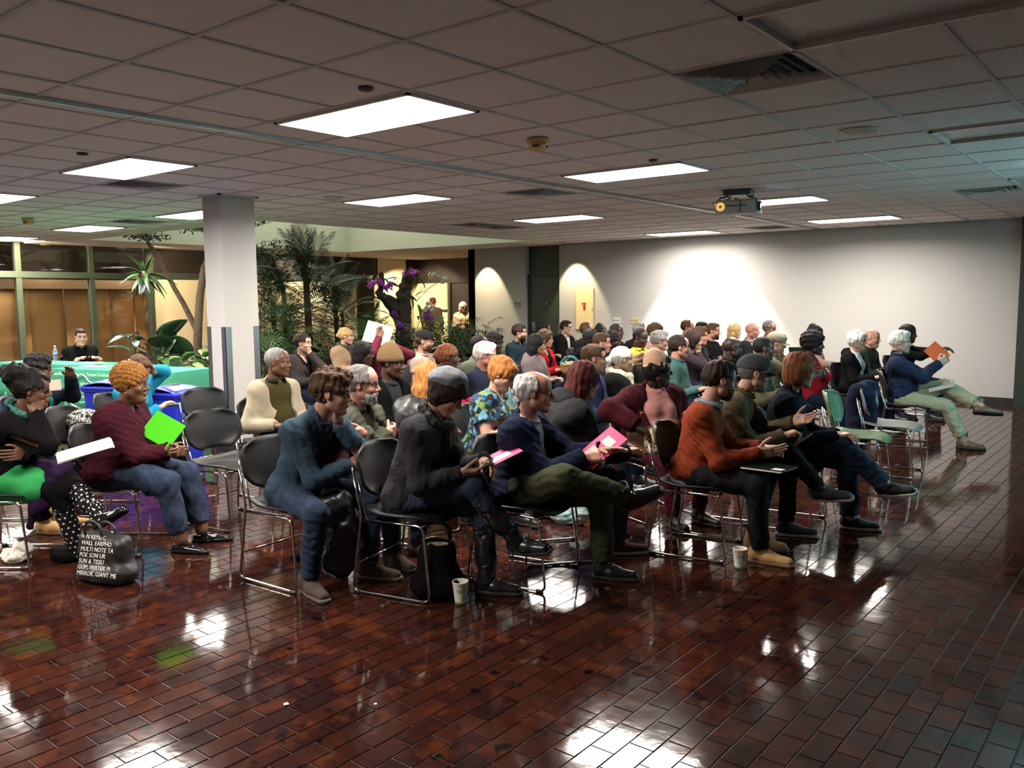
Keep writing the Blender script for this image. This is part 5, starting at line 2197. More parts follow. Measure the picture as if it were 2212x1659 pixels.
J2 = who('woman with short golden hair in a burgundy sweater, holding a bright green folder', 285, 830, 1.085, 'f', yaw=36, dyaw=8, hpitch=6, fc=('f', 2, 1.25), skin='brown', hair='afro', hairc='gold', brow='dark', earring=True, top='sweater', topm=fabric('burgundy_knit', C(74, 30, 42)), neck='v', vd=0.5, bulk=1.42, belly=0.6, bust=0.9, arm=1.3, thigh=1.35, s=0.95, lean=2, collar='none',
         arm_l=('p', 0.36, 0.02, 0.66), arm_r=('p', 0.37, -0.03, 0.645), hand_l='grip', hand_r='grip', hdir_l=(0.7, -0.5, -0.1), hdir_r=(0.7, 0.6, -0.1), palm_l=(0, -1, -.2), palm_r=(0, 1, -.2), legm=D_JEAN, hem=0.052, hemcut=0.05,
         leg_l=('p', 0.50, 0.10, 0.085), leg_r=('p', 0.46, -0.14, 0.085), shoes=('flat', M_PATENT, M_PATENT), **F_)
J3 = who('man in a blue sweater leaning forward, chin on his hand, wearing glasses', 718, 850, 1.10, 'm', yaw=4, dyaw=34, hpitch=8, fc=('m', 0, 1.05), skin='fair', hair='curlyshort', hairc='brown', glasses='thick', top='sweater', topm=fabric('slate_blue_knit', C(62, 82, 98)), lean=13, bend=16, legm=D_JEAN, sw=0.175,
         arm_l=('h', 0.055, 0.02, -0.155), hand_l='grip', hdir_l=(0.2, -0.35, 1), palm_l=(-1, -0.2, 0.2), pole_l=(0.8, 0.3, -1), arm_r=('p', 0.36, 0.10, 0.69), hdir_r=(0.4, 1, 0), palm_r=(-0.8, 0, -0.4), pole_r=(-0.2, -1, -0.6), cuff=0.02,
         leg_r=('p', 0.30, -0.19, 0.085), leg_l=('p', 0.38, 0.19, 0.085), toe_r=(1, -0.3, 0), toe_l=(1, 0.35, 0), shoes=('boot', M_BROWNSH, mat('grey_welt_sole', C(92, 84, 74), 0.7)), **F_)
J4 = who('grey bearded man in an olive green jacket with arms folded', 783, 832, 1.085, 'm', yaw=6, dyaw=30, fc=('m', 0, 1.1), skin='ruddy', hair='receding', hairc='salt', beard='silver', top='jacket', topm=fabric('grey_green_jacket', C(88, 90, 76)), innerm=fabric('olive_shirt', C(66, 62, 46)), open=0.035, legm=D_JEAN, shirtcol=fabric('dark_olive_collar', C(60, 62, 52)), lean=-4, **CROSSED, shoes=('boot', M_BROWNSH, None), **F_)
KNIT_G = mat('grey_rib_knit', C(98, 102, 106), 0.9, bump=0.6, bscale=45, var=0.25, vscale=60)
SCARF_BW = fabric('black_white_print', C(70, 70, 70), var=0.9, vscale=50)
J5 = who('woman in a grey knitted beret and charcoal top looking down, legs crossed in tall boots', 965, 850, 1.11, 'f', yaw=14, dyaw=10, hpitch=34, hroll=-4, fc=('f', 0, 1.0), skin='fair', hair='bangs', hairc='dark', hat=('beret', KNIT_G, None), glasses='wire', top='sweater', topm=fabric('charcoal_knit', C(62, 62, 64)), lean=8, bend=16, legm=D_JEAN, s=0.97, hemd=0.14,
         arm_r=('p', 0.36, -0.06, 0.685), arm_l=('p', 0.44, 0.06, 0.74), hand_r='hold', hand_l='hold', palm_r=(0.2, 0.6, 0.7), palm_l=(0.2, -0.5, -0.8), hdir_r=(0.9, 0.4, 0.05), hdir_l=(0.9, -0.5, -0.1),
         leg_l=('p', 0.46, 0.04, 0.085), leg_r=('p', 0.60, 0.12, 0.30), knee_r=(0.4, -0.1, 1), toe_r=(1, 0.0, -0.15), shoes=('tallboot', M_BOOT, mat('dark_sole', (0.02, 0.018, 0.016), 0.7)), extra=[scarf(SCARF_BW, 0.026, 4)], **F_)
TEE_PRINT = fabric('white_print_tee', C(176, 172, 172), var=0.55, vscale=14)
J6 = who('balding man in a navy jacket and olive trousers writing on a magenta folder', 1155, 848, 1.085, 'm', yaw=12, dyaw=24, hpitch=4, fc=('m', 1, 1.15), skin='ruddy', hair='fringe', hairc='silver', glasses='wire', top='jacket', topm=fabric('navy_jacket', C(34, 40, 62)), innerm=TEE_PRINT, open=0.06, lean=-2, belly=0.4, legm=D_OLIVE, lego=0.018,
         arm_r=('p', 0.40, -0.02, 0.735), arm_l=('p', 0.46, 0.10, 0.76), hand_r='grip', hand_l='flat', palm_r=(0, 0.5, -0.8), palm_l=(-0.3, -0.3, -0.9), hdir_r=(0.8, 0.5, 0), hdir_l=(0.8, -0.2, 0.15),
         leg_l=('p', 0.46, 0.14, 0.085), leg_r=('p', 0.62, 0.06, 0.52), knee_r=(0.5, -0.7, 0.5), toe_r=(0.75, 0.55, 0.12), shoes=('boot', M_BOOT, None), **F_)
J7 = who('woman with dark red hair in a charcoal hooded coat, leaning forward', 1262, 825, 1.09, 'f', yaw=52, dyaw=14, hpitch=14, fc=('f', 0, 1.0), skin='pale', hair='longback', hairc='red', top='coat', topm=fabric('charcoal_coat', C(58, 58, 60)), hood=fabric('charcoal_coat', C(58, 58, 60)), open=0.0, lean=10, bend=14, side=-6, s=0.97, legm=D_JEAN, bulk=1.25,
         arm_r=('p', 0.46, -0.10, 0.66), arm_l=('p', 0.46, 0.10, 0.66), shoes=('shoe', mat('maroon_canvas', C(82, 34, 32), 0.8), M_WHITESOLE), **F_)
KNIT_B = mat('beige_chunky_knit', C(188, 152, 126), 0.95, bump=0.9, bscale=70, var=0.2, vscale=70)


def pompom(J):
    h_, H_ = J['head'], J['H']
    c = h_ + H_ @ V3(-0.13, 0.02, 0.075)
    return [el(c, (0.048, 0.048, 0.048))]


J8 = who('woman in a beige knitted pom-pom hat, maroon coat and pink top', 1420, 800, 1.09, 'f', yaw=-22, twist=-8, dyaw=64, hpitch=2, fc=('f', 2, 1.25), skin='deep', hair='pixie', hairc='black', hat=('beanie', KNIT_B, KNIT_B), top='coat', topm=fabric('maroon_coat', C(74, 28, 36)), innerm=fabric('pink_knit', C(214, 150, 142), var=0.05), open=0.16, bulk=1.35, belly=0.7, bust=0.9, arm=1.2, lean=-4, legm=fabric('maroon_trousers', C(80, 26, 40)), thigh=1.25,
         arm_r=('p', 0.20, -0.30, 0.72), arm_l=('p', 0.30, 0.16, 0.68), pole_r=(-0.3, -1, 0.1), extra=[('pom_pom', pompom, 0.007, 0.01, fabric('fur_pom', C(200, 168, 142), var=0.2), (3, 0.012, 110))], **F_)
J9 = who('man with short dark hair in a rust sweater and dark jeans, tan shoes', 1555, 822, 1.10, 'm', yaw=12, dyaw=34, hpitch=8, fc=('m', 0, 1.05), skin='fair', hair='crop', hairc='dark', beard='brown', top='sweater', topm=fabric('rust_knit', C(150, 66, 40)), shirtcol=fabric('pale_blue_shirt', C(140, 160, 180)), legm=fabric('black_denim', C(34, 34, 38), var=0.2), lean=2, bend=12, hemd=0.06, collar='none',
         arm_r=('p', 0.40, -0.05, 0.665), arm_l=('p', 0.40, 0.08, 0.68), hand_r='open', hand_l='relax', palm_r=(-0.2, 0.9, 0.4), hdir_r=(0.9, 0.1, 0.15),
         leg_r=('p', 0.44, -0.12, 0.085), leg_l=('p', 0.36, 0.14, 0.085), toe_r=(1, -0.12, 0), shoes=('boot', M_TANSH, M_TANSOLE),
         extra=[('shirt_tail', lambda J: [el(J['hip'] - J['U'] * 0.035, (0.150, 0.185, 0.075), np.stack([J['F'], J['L'], UP]))], 0.011, 0.02, fabric('pale_blue_shirt', C(140, 160, 180)), (2, 0.004, 60))], **F_)
CAP_G = fabric('grey_cap_cotton', C(88, 90, 94))
J10 = who('man in a grey baseball cap and khaki fleece, hands open in front', 1628, 808, 1.10, 'm', yaw=10, dyaw=34, hpitch=6, fc=('m', 0, 1.05), skin='fair', hair='buzz', hairc='salt', beard='grey', hat=('cap', CAP_G, fabric('navy_brim', C(24, 28, 40))), top='sweater', topm=fabric('khaki_fleece', C(104, 92, 70)), collar='high', glasses='thick', legm=fabric('dark_olive_trousers', C(44, 42, 34)), lean=6, bend=14,
         arm_r=('p', 0.42, -0.06, 0.70), arm_l=('p', 0.46, 0.12, 0.78), hand_l='open', hand_r='grip', palm_l=(0.0, -0.8, 0.5), hdir_l=(0.9, -0.35, 0.25),
         leg_l=('p', 0.44, 0.04, 0.085), leg_r=('p', 0.64, 0.08, 0.34), knee_r=(0.4, -0.1, 1), toe_r=(1, 0, -0.2), shoes=('shoe', mat('dark_grey_trainer', C(58, 58, 62), 0.7), M_WHITESOLE), **F_)
J11 = who('woman with a brown bob in a navy top and blue jeans, legs crossed', 1728, 803, 1.095, 'f', yaw=8, dyaw=26, hpitch=8, fc=('f', 0, 1.0), skin='pale', hair='bob', hairc='auburn', top='sweater', topm=fabric('midnight_knit', C(26, 30, 40)), legm=D_JEAN, lean=0, s=0.97,
         arm_r=('p', 0.36, -0.03, 0.66), arm_l=('p', 0.36, 0.06, 0.66), leg_l=('p', 0.46, 0.04, 0.085), leg_r=('p', 0.66, 0.10, 0.33), knee_r=(0.4, -0.1, 1), toe_r=(1, 0, -0.15), shoes=('shoe', mat('black_trainer', C(22, 22, 24), 0.6), M_WHITESOLE), hem=0.055, **F_)
J12 = who('white-haired man in a navy sweater and khaki trousers with one leg crossed', 1945, 740, 1.115, 'm', yaw=12, dyaw=2, hpitch=2, fc=('m', 1, 1.1), skin='pale', hair='short', hairc='white', top='sweater', topm=fabric('navy_knit', C(40, 46, 70)), legm=D_KHAKI, lego=0.016, lean=-14, bend=6, belly=0.5, collar='high',
          arm_r=('p', 0.34, -0.03, 0.90), arm_l=('p', 0.35, 0.07, 0.90), hand_r='fist', hand_l='fist', palm_r=(-0.3, 1, 0), palm_l=(-0.3, -1, 0), hdir_r=(0.7, 0.3, 0.6), hdir_l=(0.7, -0.3, 0.6), leg_r=('p', 0.60, -0.04, 0.085), knee_r=(0.8, -0.1, 1), leg_l=('p', 0.74, -0.06, 0.46), knee_l=(0.3, 0.15, 1), toe_l=(1, -0.1, -0.25), hemcut=0.07, hem=0.055,
          shoes=('boot', mat('brown_leather', C(92, 66, 48), 0.35), mat('black_sole', (0.012, 0.012, 0.012), 0.6)), extra=[('belt', lambda J: [el(J['hip'] + J['U'] * 0.045, (0.150, 0.185, 0.028), np.stack([J['Fc'], J['Lc'], J['U']]))], 0.009, 0.01, mat('black_leather', (0.012, 0.011, 0.011), 0.4), None)], **F_)
# ---- second depth
M_ = dict(h=0.0125)
who('older man in an open beige windbreaker beside the pillar', 600, 783, 1.11, 'm', yaw=0, dyaw=34, fc=('m', 1, 1.2), skin='brown', hair='buzz', hairc='grey', top='jacket', topm=fabric('beige_windbreaker', C(196, 184, 158)), innerm=fabric('olive_jumper', C(78, 72, 42)), shirtcol=fabric('dark_green_collar', C(44, 48, 40)), open=0.13, belly=0.3, lean=-8, arm_r=('p', 0.22, -0.16, 0.62), arm_l=('p', 0.25, 0.14, 0.62), legm=D_DARK, **M_)
FLORAL = bpy.data.materials.new('blue_green_floral')
FLORAL.use_nodes = True
t = NT(FLORAL)
vn = t.add('ShaderNodeTexVoronoi')
vn.inputs['Scale'].default_value = 26
tc = t.add('ShaderNodeTexCoord')
t.link(tc.outputs['Object'], vn.inputs['Vector'])
nzz = t.noise(30, 2)
mixv = t.add('ShaderNodeSeparateColor')
t.link(vn.outputs['Color'], mixv.inputs[0])
t.link(t.ramp(t.math('ADD', t.math('MULTIPLY', mixv.outputs[0], 0.75), t.math('MULTIPLY', nzz.outputs['Fac'], 0.3)), [(0.30, (0.006, 0.008, 0.010, 1)), (0.42, (0.012, 0.07, 0.20, 1)), (0.55, (0.10, 0.34, 0.55, 1)), (0.66, (0.16, 0.26, 0.05, 1)), (0.78, (0.01, 0.012, 0.015, 1))]), t.b.inputs['Base Color'])
t.b.inputs['Roughness'].default_value = 0.7
who('woman with short red hair and a blue floral blouse, reading', 1085, 808, 1.07, 'f', yaw=4, dyaw=18, hpitch=24, fc=('f', 2, 1.0), skin='pale', hair='pixie', hairc='ginger', brow='auburn', glasses='wire', top='tee', topm=FLORAL, neck='v', vd=0.7, bare=True, bulk=1.2, bust=0.8, lean=6, collar='none', arm_r=('p', 0.34, -0.08, 0.70), arm_l=('p', 0.38, 0.08, 0.72), hand_r='hold', hand_l='hold', legm=D_JEAN, **F_)
who('woman seen from behind with long ginger hair and a black leather jacket', 925, 822, 1.05, 'f', yaw=70, dyaw=40, hpitch=10, fc=('f', 0, 1.0), skin='fair', hair='longwave', hairc='ginger', top='jacket', topm=mat('black_leather_jacket', C(24, 24, 26), 0.35), open=0.02, lean=8, **M_)
who('man in a tan beanie and black coat', 846, 785, 1.11, 'm', yaw=4, dyaw=22, hpitch=8, fc=('m', 0, 1.25), skin='dark', hair='buzz', hairc='black', hat=('beanie', fabric('tan_rib_knit', C(150, 122, 88), bscale=60), fabric('dark_brown_rib', C(128, 104, 76))), top='coat', topm=D_BLACK, innerm=fabric('charcoal_tee', C(52, 54, 54)), open=0.07, bulk=1.1, lean=-4, legm=fabric('tan_trousers', C(120, 110, 84)), **M_)
who('woman in a bright cyan cardigan with her arm raised to her head', 303, 800, 1.02, 'f', yaw=40, dyaw=-24, hpitch=20, fc=('f', 0, 1.0), skin='fair', hair='pixie', hairc='brown', top='cardigan', topm=fabric('cyan_knit', C(44, 160, 200)), innerm=fabric('cyan_tee', C(90, 190, 215)), open=0.04, lean=4, arm_l=('h', 0.05, 0.085, 0.02), hand_l='fist', palm_l=(-0.3, -1, 0), hdir_l=(-0.4, -0.4, 0.8), pole_l=(0.3, 1, 0.15), arm_r=('p', 0.26, 0.02, 0.68), hand_r='relax', legm=D_BLACK, **M_)
who('woman with glasses in a dark navy cardigan behind the bun', 85, 798, 1.04, 'f', yaw=40, dyaw=18, hpitch=6, fc=('f', 0, 1.1), skin='brown', hair='curlyshort', hairc='black', glasses='wire', top='cardigan', topm=fabric('navy_cardigan', C(26, 30, 44)), innerm=fabric('teal_tee', C(40, 130, 110)), open=0.05, arm_l=('p', 0.28, 0.05, 0.98), hand_l='hold', legm=D_BLACK, **M_)
who('person in a blue denim jacket cut off by the left edge', -48, 815, 1.10, 'm', yaw=38, dyaw=16, skin='fair', hair='short', hairc='brown', top='jacket', topm=fabric('blue_denim_jacket', C(52, 74, 112)), open=0.05, innerm=fabric('pale_green_tee', C(150, 160, 130)), legm=D_BLACK, shoes=('boot', M_TANSH, M_TANSOLE), leg_l=('p', 0.55, 0.05, 0.085), leg_r=('p', 0.52, -0.1, 0.085), **M_)
who('woman in a charcoal blazer with her hand at her mouth', 655, 742, 1.10, 'f', yaw=4, dyaw=24, fc=('f', 1, 1.0), skin='pale', hair='knot', hairc='dark', top='blazer', topm=fabric('charcoal_blazer', C(66, 60, 58)), innerm=D_BLACK, inner='v', lapel=fabric('charcoal_lapel', C(60, 55, 52)), open=0.07, bulk=1.15, arm_l=('h', 0.085, 0.01, -0.12), hand_l='grip', hdir_l=(0.1, -0.3, 1), palm_l=(-1, -0.2, 0), pole_l=(0.6, 0.5, -1), **M_)
who('blonde woman in a camel coat beside the palms', 748, 727, 1.11, 'f', yaw=8, dyaw=30, fc=('f', 0, 1.0), skin='pale', hair='knot', hairc='blond', brow='brown', top='coat', topm=fabric('camel_coat', C(176, 146, 118)), innerm=fabric('grey_scarf_knit', C(84, 78, 70)), open=0.03, extra=[scarf(fabric('grey_scarf_knit', C(84, 78, 70)), 0.028, 2)], **M_)
who('woman with straight black hair and a white top', 785, 765, 1.06, 'f', yaw=6, dyaw=30, fc=('f', 0, 1.2), skin='dark', hair='longback', hairc='black', top='tee', topm=fabric('white_cotton', C(205, 200, 192)), bare=True, **M_)
JPH = who('woman with dark curly hair raising a white folder overhead', 832, 745, 1.09, 'f', yaw=4, dyaw=14, hpitch=6, fc=('f', 1, 1.0), skin='fair', hair='longwave', hairc='dark', top='sweater', topm=fabric('plum_striped_knit', C(104, 40, 54), var=0.5, vscale=70), arm_l=('h', 0.07, 0.085, -0.01), hand_l='grip', hdir_l=(-0.2, -0.2, 1), palm_l=(-0.2, -1, 0), pole_l=(0.7, 0.8, -0.4), arm_r=('h', 0.02, -0.20, 0.10), hand_r='hold', hdir_r=(0.1, 0.1, 1), palm_r=(0.3, -0.4, 0.1), pole_r=(0.5, -1, -0.4), **M_)
who('man in a black cap worn backwards and a pale pink tee', 917, 738, 1.11, 'm', yaw=6, dyaw=28, fc=('m', 0, 1.05), skin='fair', hair='crop', hairc='brown', beard='brown', hat=('cap', fabric('black_cap', C(38, 38, 40)), None), hatback=True, top='tee', topm=fabric('pale_pink_cotton', C(200, 172, 158)), bare=True, **M_)
who('woman with pulled back dark red hair in a magenta jacket', 968, 772, 1.085, 'f', yaw=10, dyaw=36, fc=('f', 0, 1.15), skin='dark', hair='knot', hairc='auburn', brow='black', top='jacket', topm=fabric('magenta_fleece', C(196, 34, 84)), open=0.02, **M_)
who('white-haired man in a navy sweatshirt behind the floral blouse', 1049, 768, 1.08, 'm', yaw=6, dyaw=32, fc=('m', 1, 1.1), skin='ruddy', hair='short', hairc='white', top='sweater', topm=fabric('navy_sweatshirt', C(42, 48, 66)), bulk=1.1, **M_)
S_ = dict(h=0.0165)
who('man with black hair in a grey-green tee, half hidden by white hair', 1036, 748, 1.10, 'm', dyaw=26, skin='dark', hair='buzz', hairc='black', top='tee', topm=fabric('sage_tee', C(104, 110, 92)), bare=True, **S_)
who('dark-haired woman in shadow next to the rhapis plant', 1070, 743, 1.05, 'f', skin='deep', hair='curlyshort', hairc='black', top='sweater', topm=D_BLACK, **S_)
who('bearded man in a dark teal shirt in front of the rhapis plant', 1122, 719, 1.10, 'm', dyaw=30, skin='fair', hair='short', hairc='dark', beard='dark', top='shirt', topm=fabric('dark_teal_shirt', C(34, 50, 58)), shirtcol=fabric('dark_teal_shirt', C(34, 50, 58)), **S_)
who('woman with straight dark hair in a lilac grey hoodie', 1160, 745, 1.07, 'f', yaw=4, dyaw=26, fc=('f', 0, 1.0), skin='tan', hair='longback', hairc='black', top='sweater', topm=fabric('lilac_grey_fleece', C(134, 120, 124)), hood=fabric('lilac_grey_fleece', C(134, 120, 124)), **M_)
who('brown-haired woman in a bright red jacket with a wicker basket', 1178, 733, 1.07, 'f', dyaw=28, skin='fair', hair='bob', hairc='brown', top='blazer', topm=fabric('bright_red_wool', C(170, 28, 34)), innerm=D_BLACK, inner='v', open=0.05, **S_)
who('woman with black hair and glasses in front of the dark door', 1176, 711, 1.10, 'f', dyaw=24, skin='tan', hair='updo', hairc='black', glasses='thick', top='sweater', topm=D_BLACK, **S_)
who('young man with glasses and a black coat beside the dark door', 1223, 708, 1.10, 'm', dyaw=26, skin='pale', hair='crop', hairc='dark', glasses='wire', top='coat', topm=D_BLACK, innerm=fabric('white_shirt', C(200, 196, 190)), shirtcol=fabric('white_shirt', C(200, 196, 190)), open=0.04, **S_)
who('man with receding brown hair under the extinguisher cabinet', 1268, 714, 1.10, 'm', dyaw=26, skin='ruddy', hair='receding', hairc='brown', top='sweater', topm=D_DARK, **S_)
who('woman with long black hair in a black coat', 1277, 731, 1.07, 'f', dyaw=34, skin='tan', hair='longback', hairc='black', top='coat', topm=D_BLACK, open=0.03, **S_)
who('person whose black hair shows between two men in the fifth row', 1298, 719, 1.05, 'f', skin='brown', hair='updo', hairc='black', top='sweater', topm=D_DARK, **S_)
who('ruddy man with short brown hair in a dark shirt', 1300, 742, 1.08, 'm', dyaw=32, skin='ruddy', hair='crop', hairc='brown', top='shirt', topm=fabric('dark_grey_shirt', C(50, 50, 56)), shirtcol=fabric('dark_grey_shirt', C(50, 50, 56)), **S_)
who('small figure with dark skin between the ruddy man and the yellow shirt', 1326, 738, 1.06, 'f', skin='deep', hair='updo', hairc='black', top='sweater', topm=D_BLACK, **S_)
who('man in a black suit with a white shirt and tie', 1332, 717, 1.10, 'm', dyaw=30, fc=('m', 0, 1.25), skin='dark', hair='buzz', hairc='black', top='blazer', topm=D_BLACK, innerm=fabric('white_shirt', C(200, 196, 190)), shirtcol=fabric('white_shirt', C(200, 196, 190)), open=0.05, extra=[('tie', lambda J: [rc(J['nb'] + J['F2'] * 0.085, J['waist'] + J['Fc'] * 0.145, 0.018, 0.026, J['Lc'], 1.4)], 0.008, 0.01, fabric('blue_tie', C(60, 76, 110)), None)], **S_)
who('man in a bright yellow polo shirt', 1383, 730, 1.10, 'm', yaw=-4, dyaw=4, hpitch=14, fc=('m', 1, 1.25), skin='dark', hair='buzz', hairc='black', top='tee', topm=fabric('bright_yellow_pique', C(226, 214, 76), var=0.04), shirtcol=fabric('bright_yellow_pique', C(226, 214, 76), var=0.04), bulk=1.15, bare=True, collar='none', **S_)
who('grey-haired person behind the yellow polo shirt', 1380, 714, 1.10, 'm', skin='fair', hair='short', hairc='grey', top='sweater', topm=D_DARK, **S_)
who('person with curly brown hair against the bright wall', 1417, 720, 1.07, 'f', dyaw=40, skin='fair', hair='fro', hairc='brown', top='sweater', topm=fabric('rose_print', C(190, 150, 140), var=0.5, vscale=40), **S_)
who('grey-haired man in a dark jacket and white collar', 1425, 737, 1.09, 'm', dyaw=36, fc=('m', 0, 1.0), skin='fair', hair='short', hairc='grey', glasses='wire', top='blazer', topm=fabric('slate_blazer', C(64, 68, 76)), innerm=fabric('white_shirt', C(200, 196, 190)), shirtcol=fabric('white_shirt', C(200, 196, 190)), open=0.05, **S_)
who('man with a brown crew cut and glasses in a navy fleece', 1283, 775, 1.10, 'm', yaw=6, dyaw=34, fc=('m', 0, 1.1), skin='ruddy', hair='crop', hairc='brown', glasses='wire', top='jacket', topm=fabric('navy_fleece', C(40, 48, 78)), shirtcol=fabric('plaid_collar', C(90, 90, 100), var=0.5, vscale=50), open=0.02, **M_)
who('woman with grey hair tied back and a fluffy cream scarf', 1345, 777, 1.04, 'f', yaw=8, dyaw=40, fc=('f', 0, 1.0), skin='fair', hair='pony', hairc='silver', top='coat', topm=D_BLACK, open=0.02, extra=[scarf(fabric('cream_fur', C(210, 196, 172), var=0.3), 0.042, 9)], **M_)
who('balding man with glasses in a green sweatshirt', 1468, 750, 1.10, 'm', yaw=6, dyaw=30, fc=('m', 0, 1.1), skin='ruddy', hair='receding', hairc='dark', glasses='wire', top='sweater', topm=fabric('sea_green_fleece', C(78, 112, 108)), collar='high', bulk=1.1, **M_)
who('brown-haired woman resting her chin on her fist', 1498, 737, 1.07, 'f', yaw=4, dyaw=28, fc=('f', 0, 1.0), skin='fair', hair='bob', hairc='dark', top='cardigan', topm=fabric('plum_tweed', C(62, 50, 58), var=0.4, vscale=80), innerm=D_BLACK, arm_r=('h', 0.07, -0.01, -0.15), hand_r='fist', hdir_r=(0.1, 0.3, 1), palm_r=(-1, 0.2, 0), pole_r=(0.7, -0.4, -1), **M_)
who('man with glasses standing out highest against the white wall', 1486, 708, 1.12, 'm', dyaw=24, skin='ruddy', hair='receding', hairc='brown', glasses='wire', beard='brown', top='sweater', topm=D_DARK, **S_)
who('sandy-haired man in a dark jacket with a lapel pin', 1512, 727, 1.09, 'm', dyaw=30, skin='ruddy', hair='short', hairc='brown', top='jacket', topm=fabric('graphite_jacket', C(52, 52, 56)), open=0.04, **S_)
who('person showing only a dark fringe between two men at the wall', 1516, 713, 1.10, 'm', skin='tan', hair='short', hairc='black', top='sweater', topm=D_DARK, **S_)
who('man in a black t-shirt against the white wall', 1540, 716, 1.11, 'm', dyaw=24, fc=('m', 0, 1.0), skin='ruddy', hair='crop', hairc='brown', beard='brown', top='tee', topm=fabric('black_tee', C(26, 26, 28)), bare=True, **S_)
who('blonde woman sitting against the white wall', 1587, 716, 1.06, 'f', dyaw=20, skin='pale', hair='long', hairc='blond', brow='brown', top='sweater', topm=fabric('cream_knit', C(190, 180, 165)), **S_)
who('bald man in a dark suit against the white wall', 1625, 715, 1.11, 'm', dyaw=16, fc=('m', 1, 1.1), skin='ruddy', hair=None, top='blazer', topm=fabric('dark_suit', C(40, 40, 44)), innerm=fabric('white_shirt', C(200, 196, 190)), shirtcol=fabric('white_shirt', C(200, 196, 190)), open=0.05, brow='silver', **S_)
who('man with glasses and greying hair last in the back row', 1663, 710, 1.12, 'm', dyaw=4, fc=('m', 0, 1.0), skin='tan', hair='receding', hairc='salt', beard='grey', glasses='wire', top='sweater', topm=D_DARK, **S_)
who('bald man with dark skin in a black coat', 1582, 752, 1.07, 'm', yaw=8, dyaw=36, fc=('m', 1, 1.25), skin='deep', hair=None, brow='black', top='coat', topm=D_BLACK, open=0.02, **M_)
who('man with a short fade in an olive striped jacket', 1650, 754, 1.10, 'm', yaw=6, dyaw=30, fc=('m', 0, 1.2), skin='dark', hair='buzz', hairc='black', top='jacket', topm=fabric('olive_jacket', C(92, 84, 62)), innerm=fabric('grey_green_shirt', C(120, 130, 112)), open=0.06, **M_)
who('man in a tan baseball cap and plaid shirt, hand at his mouth', 1677, 742, 1.08, 'm', yaw=4, dyaw=20, hpitch=12, fc=('m', 0, 1.0), skin='fair', hair='crop', hairc='brown', hat=('cap', fabric('tan_cap', C(150, 140, 122)), None), top='shirt', topm=fabric('green_plaid', C(96, 100, 82), var=0.5, vscale=50), arm_r=('h', 0.08, 0, -0.13), hand_r='fist', hdir_r=(0.1, 0.3, 1), palm_r=(-1, 0.2, 0), pole_r=(0.7, -0.4, -1), **M_)
who('woman with a curly black crop in a red sweater', 1758, 745, 1.10, 'f', yaw=2, dyaw=20, fc=('f', 0, 1.25), skin='deep', hair='fro', hairc='black', earring=True, top='sweater', topm=fabric('crimson_knit', C(150, 24, 36)), **{k: v for k, v in CROSSED.items()}, **M_)
who('person with black braids wound up, behind the red sweater', 1762, 724, 1.10, 'f', dyaw=16, skin='dark', hair='updo', hairc='black', top='sweater', topm=fabric('dusty_rose_knit', C(150, 120, 112)), arm_r=('p', 0.42, -0.06, 0.72), **S_)
who('silver-haired woman with glasses in a black cardigan and white tee', 1852, 736, 1.09, 'f', yaw=-4, dyaw=10, fc=('f', 0, 1.0), skin='pale', hair='pixie', hairc='silver', brow='grey', glasses='wire', top='cardigan', topm=D_BLACK, innerm=fabric('white_print_top', C(205, 208, 210), var=0.2, vscale=15), open=0.08, hood=D_BLACK, **M_)
who('bald man in a dark green fleece next to the silver-haired woman', 1883, 731, 1.06, 'm', yaw=-4, dyaw=8, fc=('m', 2, 1.15), skin='ruddy', hair=None, brow='grey', top='sweater', topm=fabric('dark_green_fleece', C(48, 52, 42)), collar='high', bulk=1.15, **M_)
JDR = who('woman with long black locs holding an orange folder', 1962, 722, 1.11, 'f', yaw=-6, dyaw=10, fc=('f', 0, 1.2), skin='dark', hair='braids', hairc='black', top='sweater', topm=D_BLACK, arm_l=('p', 0.46, 0.06, 0.92), arm_r=('p', 0.44, -0.06, 0.92), hand_l='hold', hand_r='hold', **M_)

# ---- people who are not in the audience
JT = who('man in a black shirt with a name badge behind the green table', 175, 728, 1.10, 'm', yaw=-8, dyaw=-6, hpitch=10, fc=('m', 2, 1.1), skin='pale', hair='crop', hairc='dark', top='shirt', topm=D_BLACK, shirtcol=D_BLACK, bulk=1.15, lean=8, arm_l=('p', 0.40, -0.06, 0.80), arm_r=('p', 0.42, 0.07, 0.80), hand_l='grip', hand_r='grip', hdir_l=(0.5, -1, 0), hdir_r=(0.5, 1, 0), group='people at the side', **M_)
STAND = dict(hz=0.88, chair=False, lean=0, bend=4, leg_l=('p', 0.0, 0.10, 0.085), leg_r=('p', 0.02, -0.10, 0.085), group='people at the side')
d_ = on_y(1000, 664, 15.3)
who('standing woman with wavy grey hair and a cream top beyond the plants', 1000, 664, d_.z, 'f', yaw=-40, dyaw=18, fc=('f', 0, 1.0), skin='ruddy', hair='longwave', hairc='silver', brow='grey', glasses='wire', top='sweater', topm=fabric('cream_jersey', C(232, 214, 180)), legm=D_DARK, arm_l=('p', 0.22, 0.05, 1.02), arm_r=('p', 0.22, -0.1, 1.02), **STAND, **M_)
d_ = on_y(935, 652, 15.9)
who('standing man in a grey suit seen from behind in the corridor', 935, 652, d_.z, 'm', yaw=120, dyaw=4, fc=('m', 0, 1.0), skin='ruddy', hair='fringe', hairc='auburn', top='blazer', topm=fabric('grey_suit', C(104, 92, 80)), innerm=fabric('white_shirt', C(200, 196, 190)), open=0.03, legm=fabric('grey_suit', C(104, 92, 80)), arm_l=('p', 0.05, 0.24, 0.80), arm_r=('p', 0.05, -0.24, 0.80), **STAND, **M_)

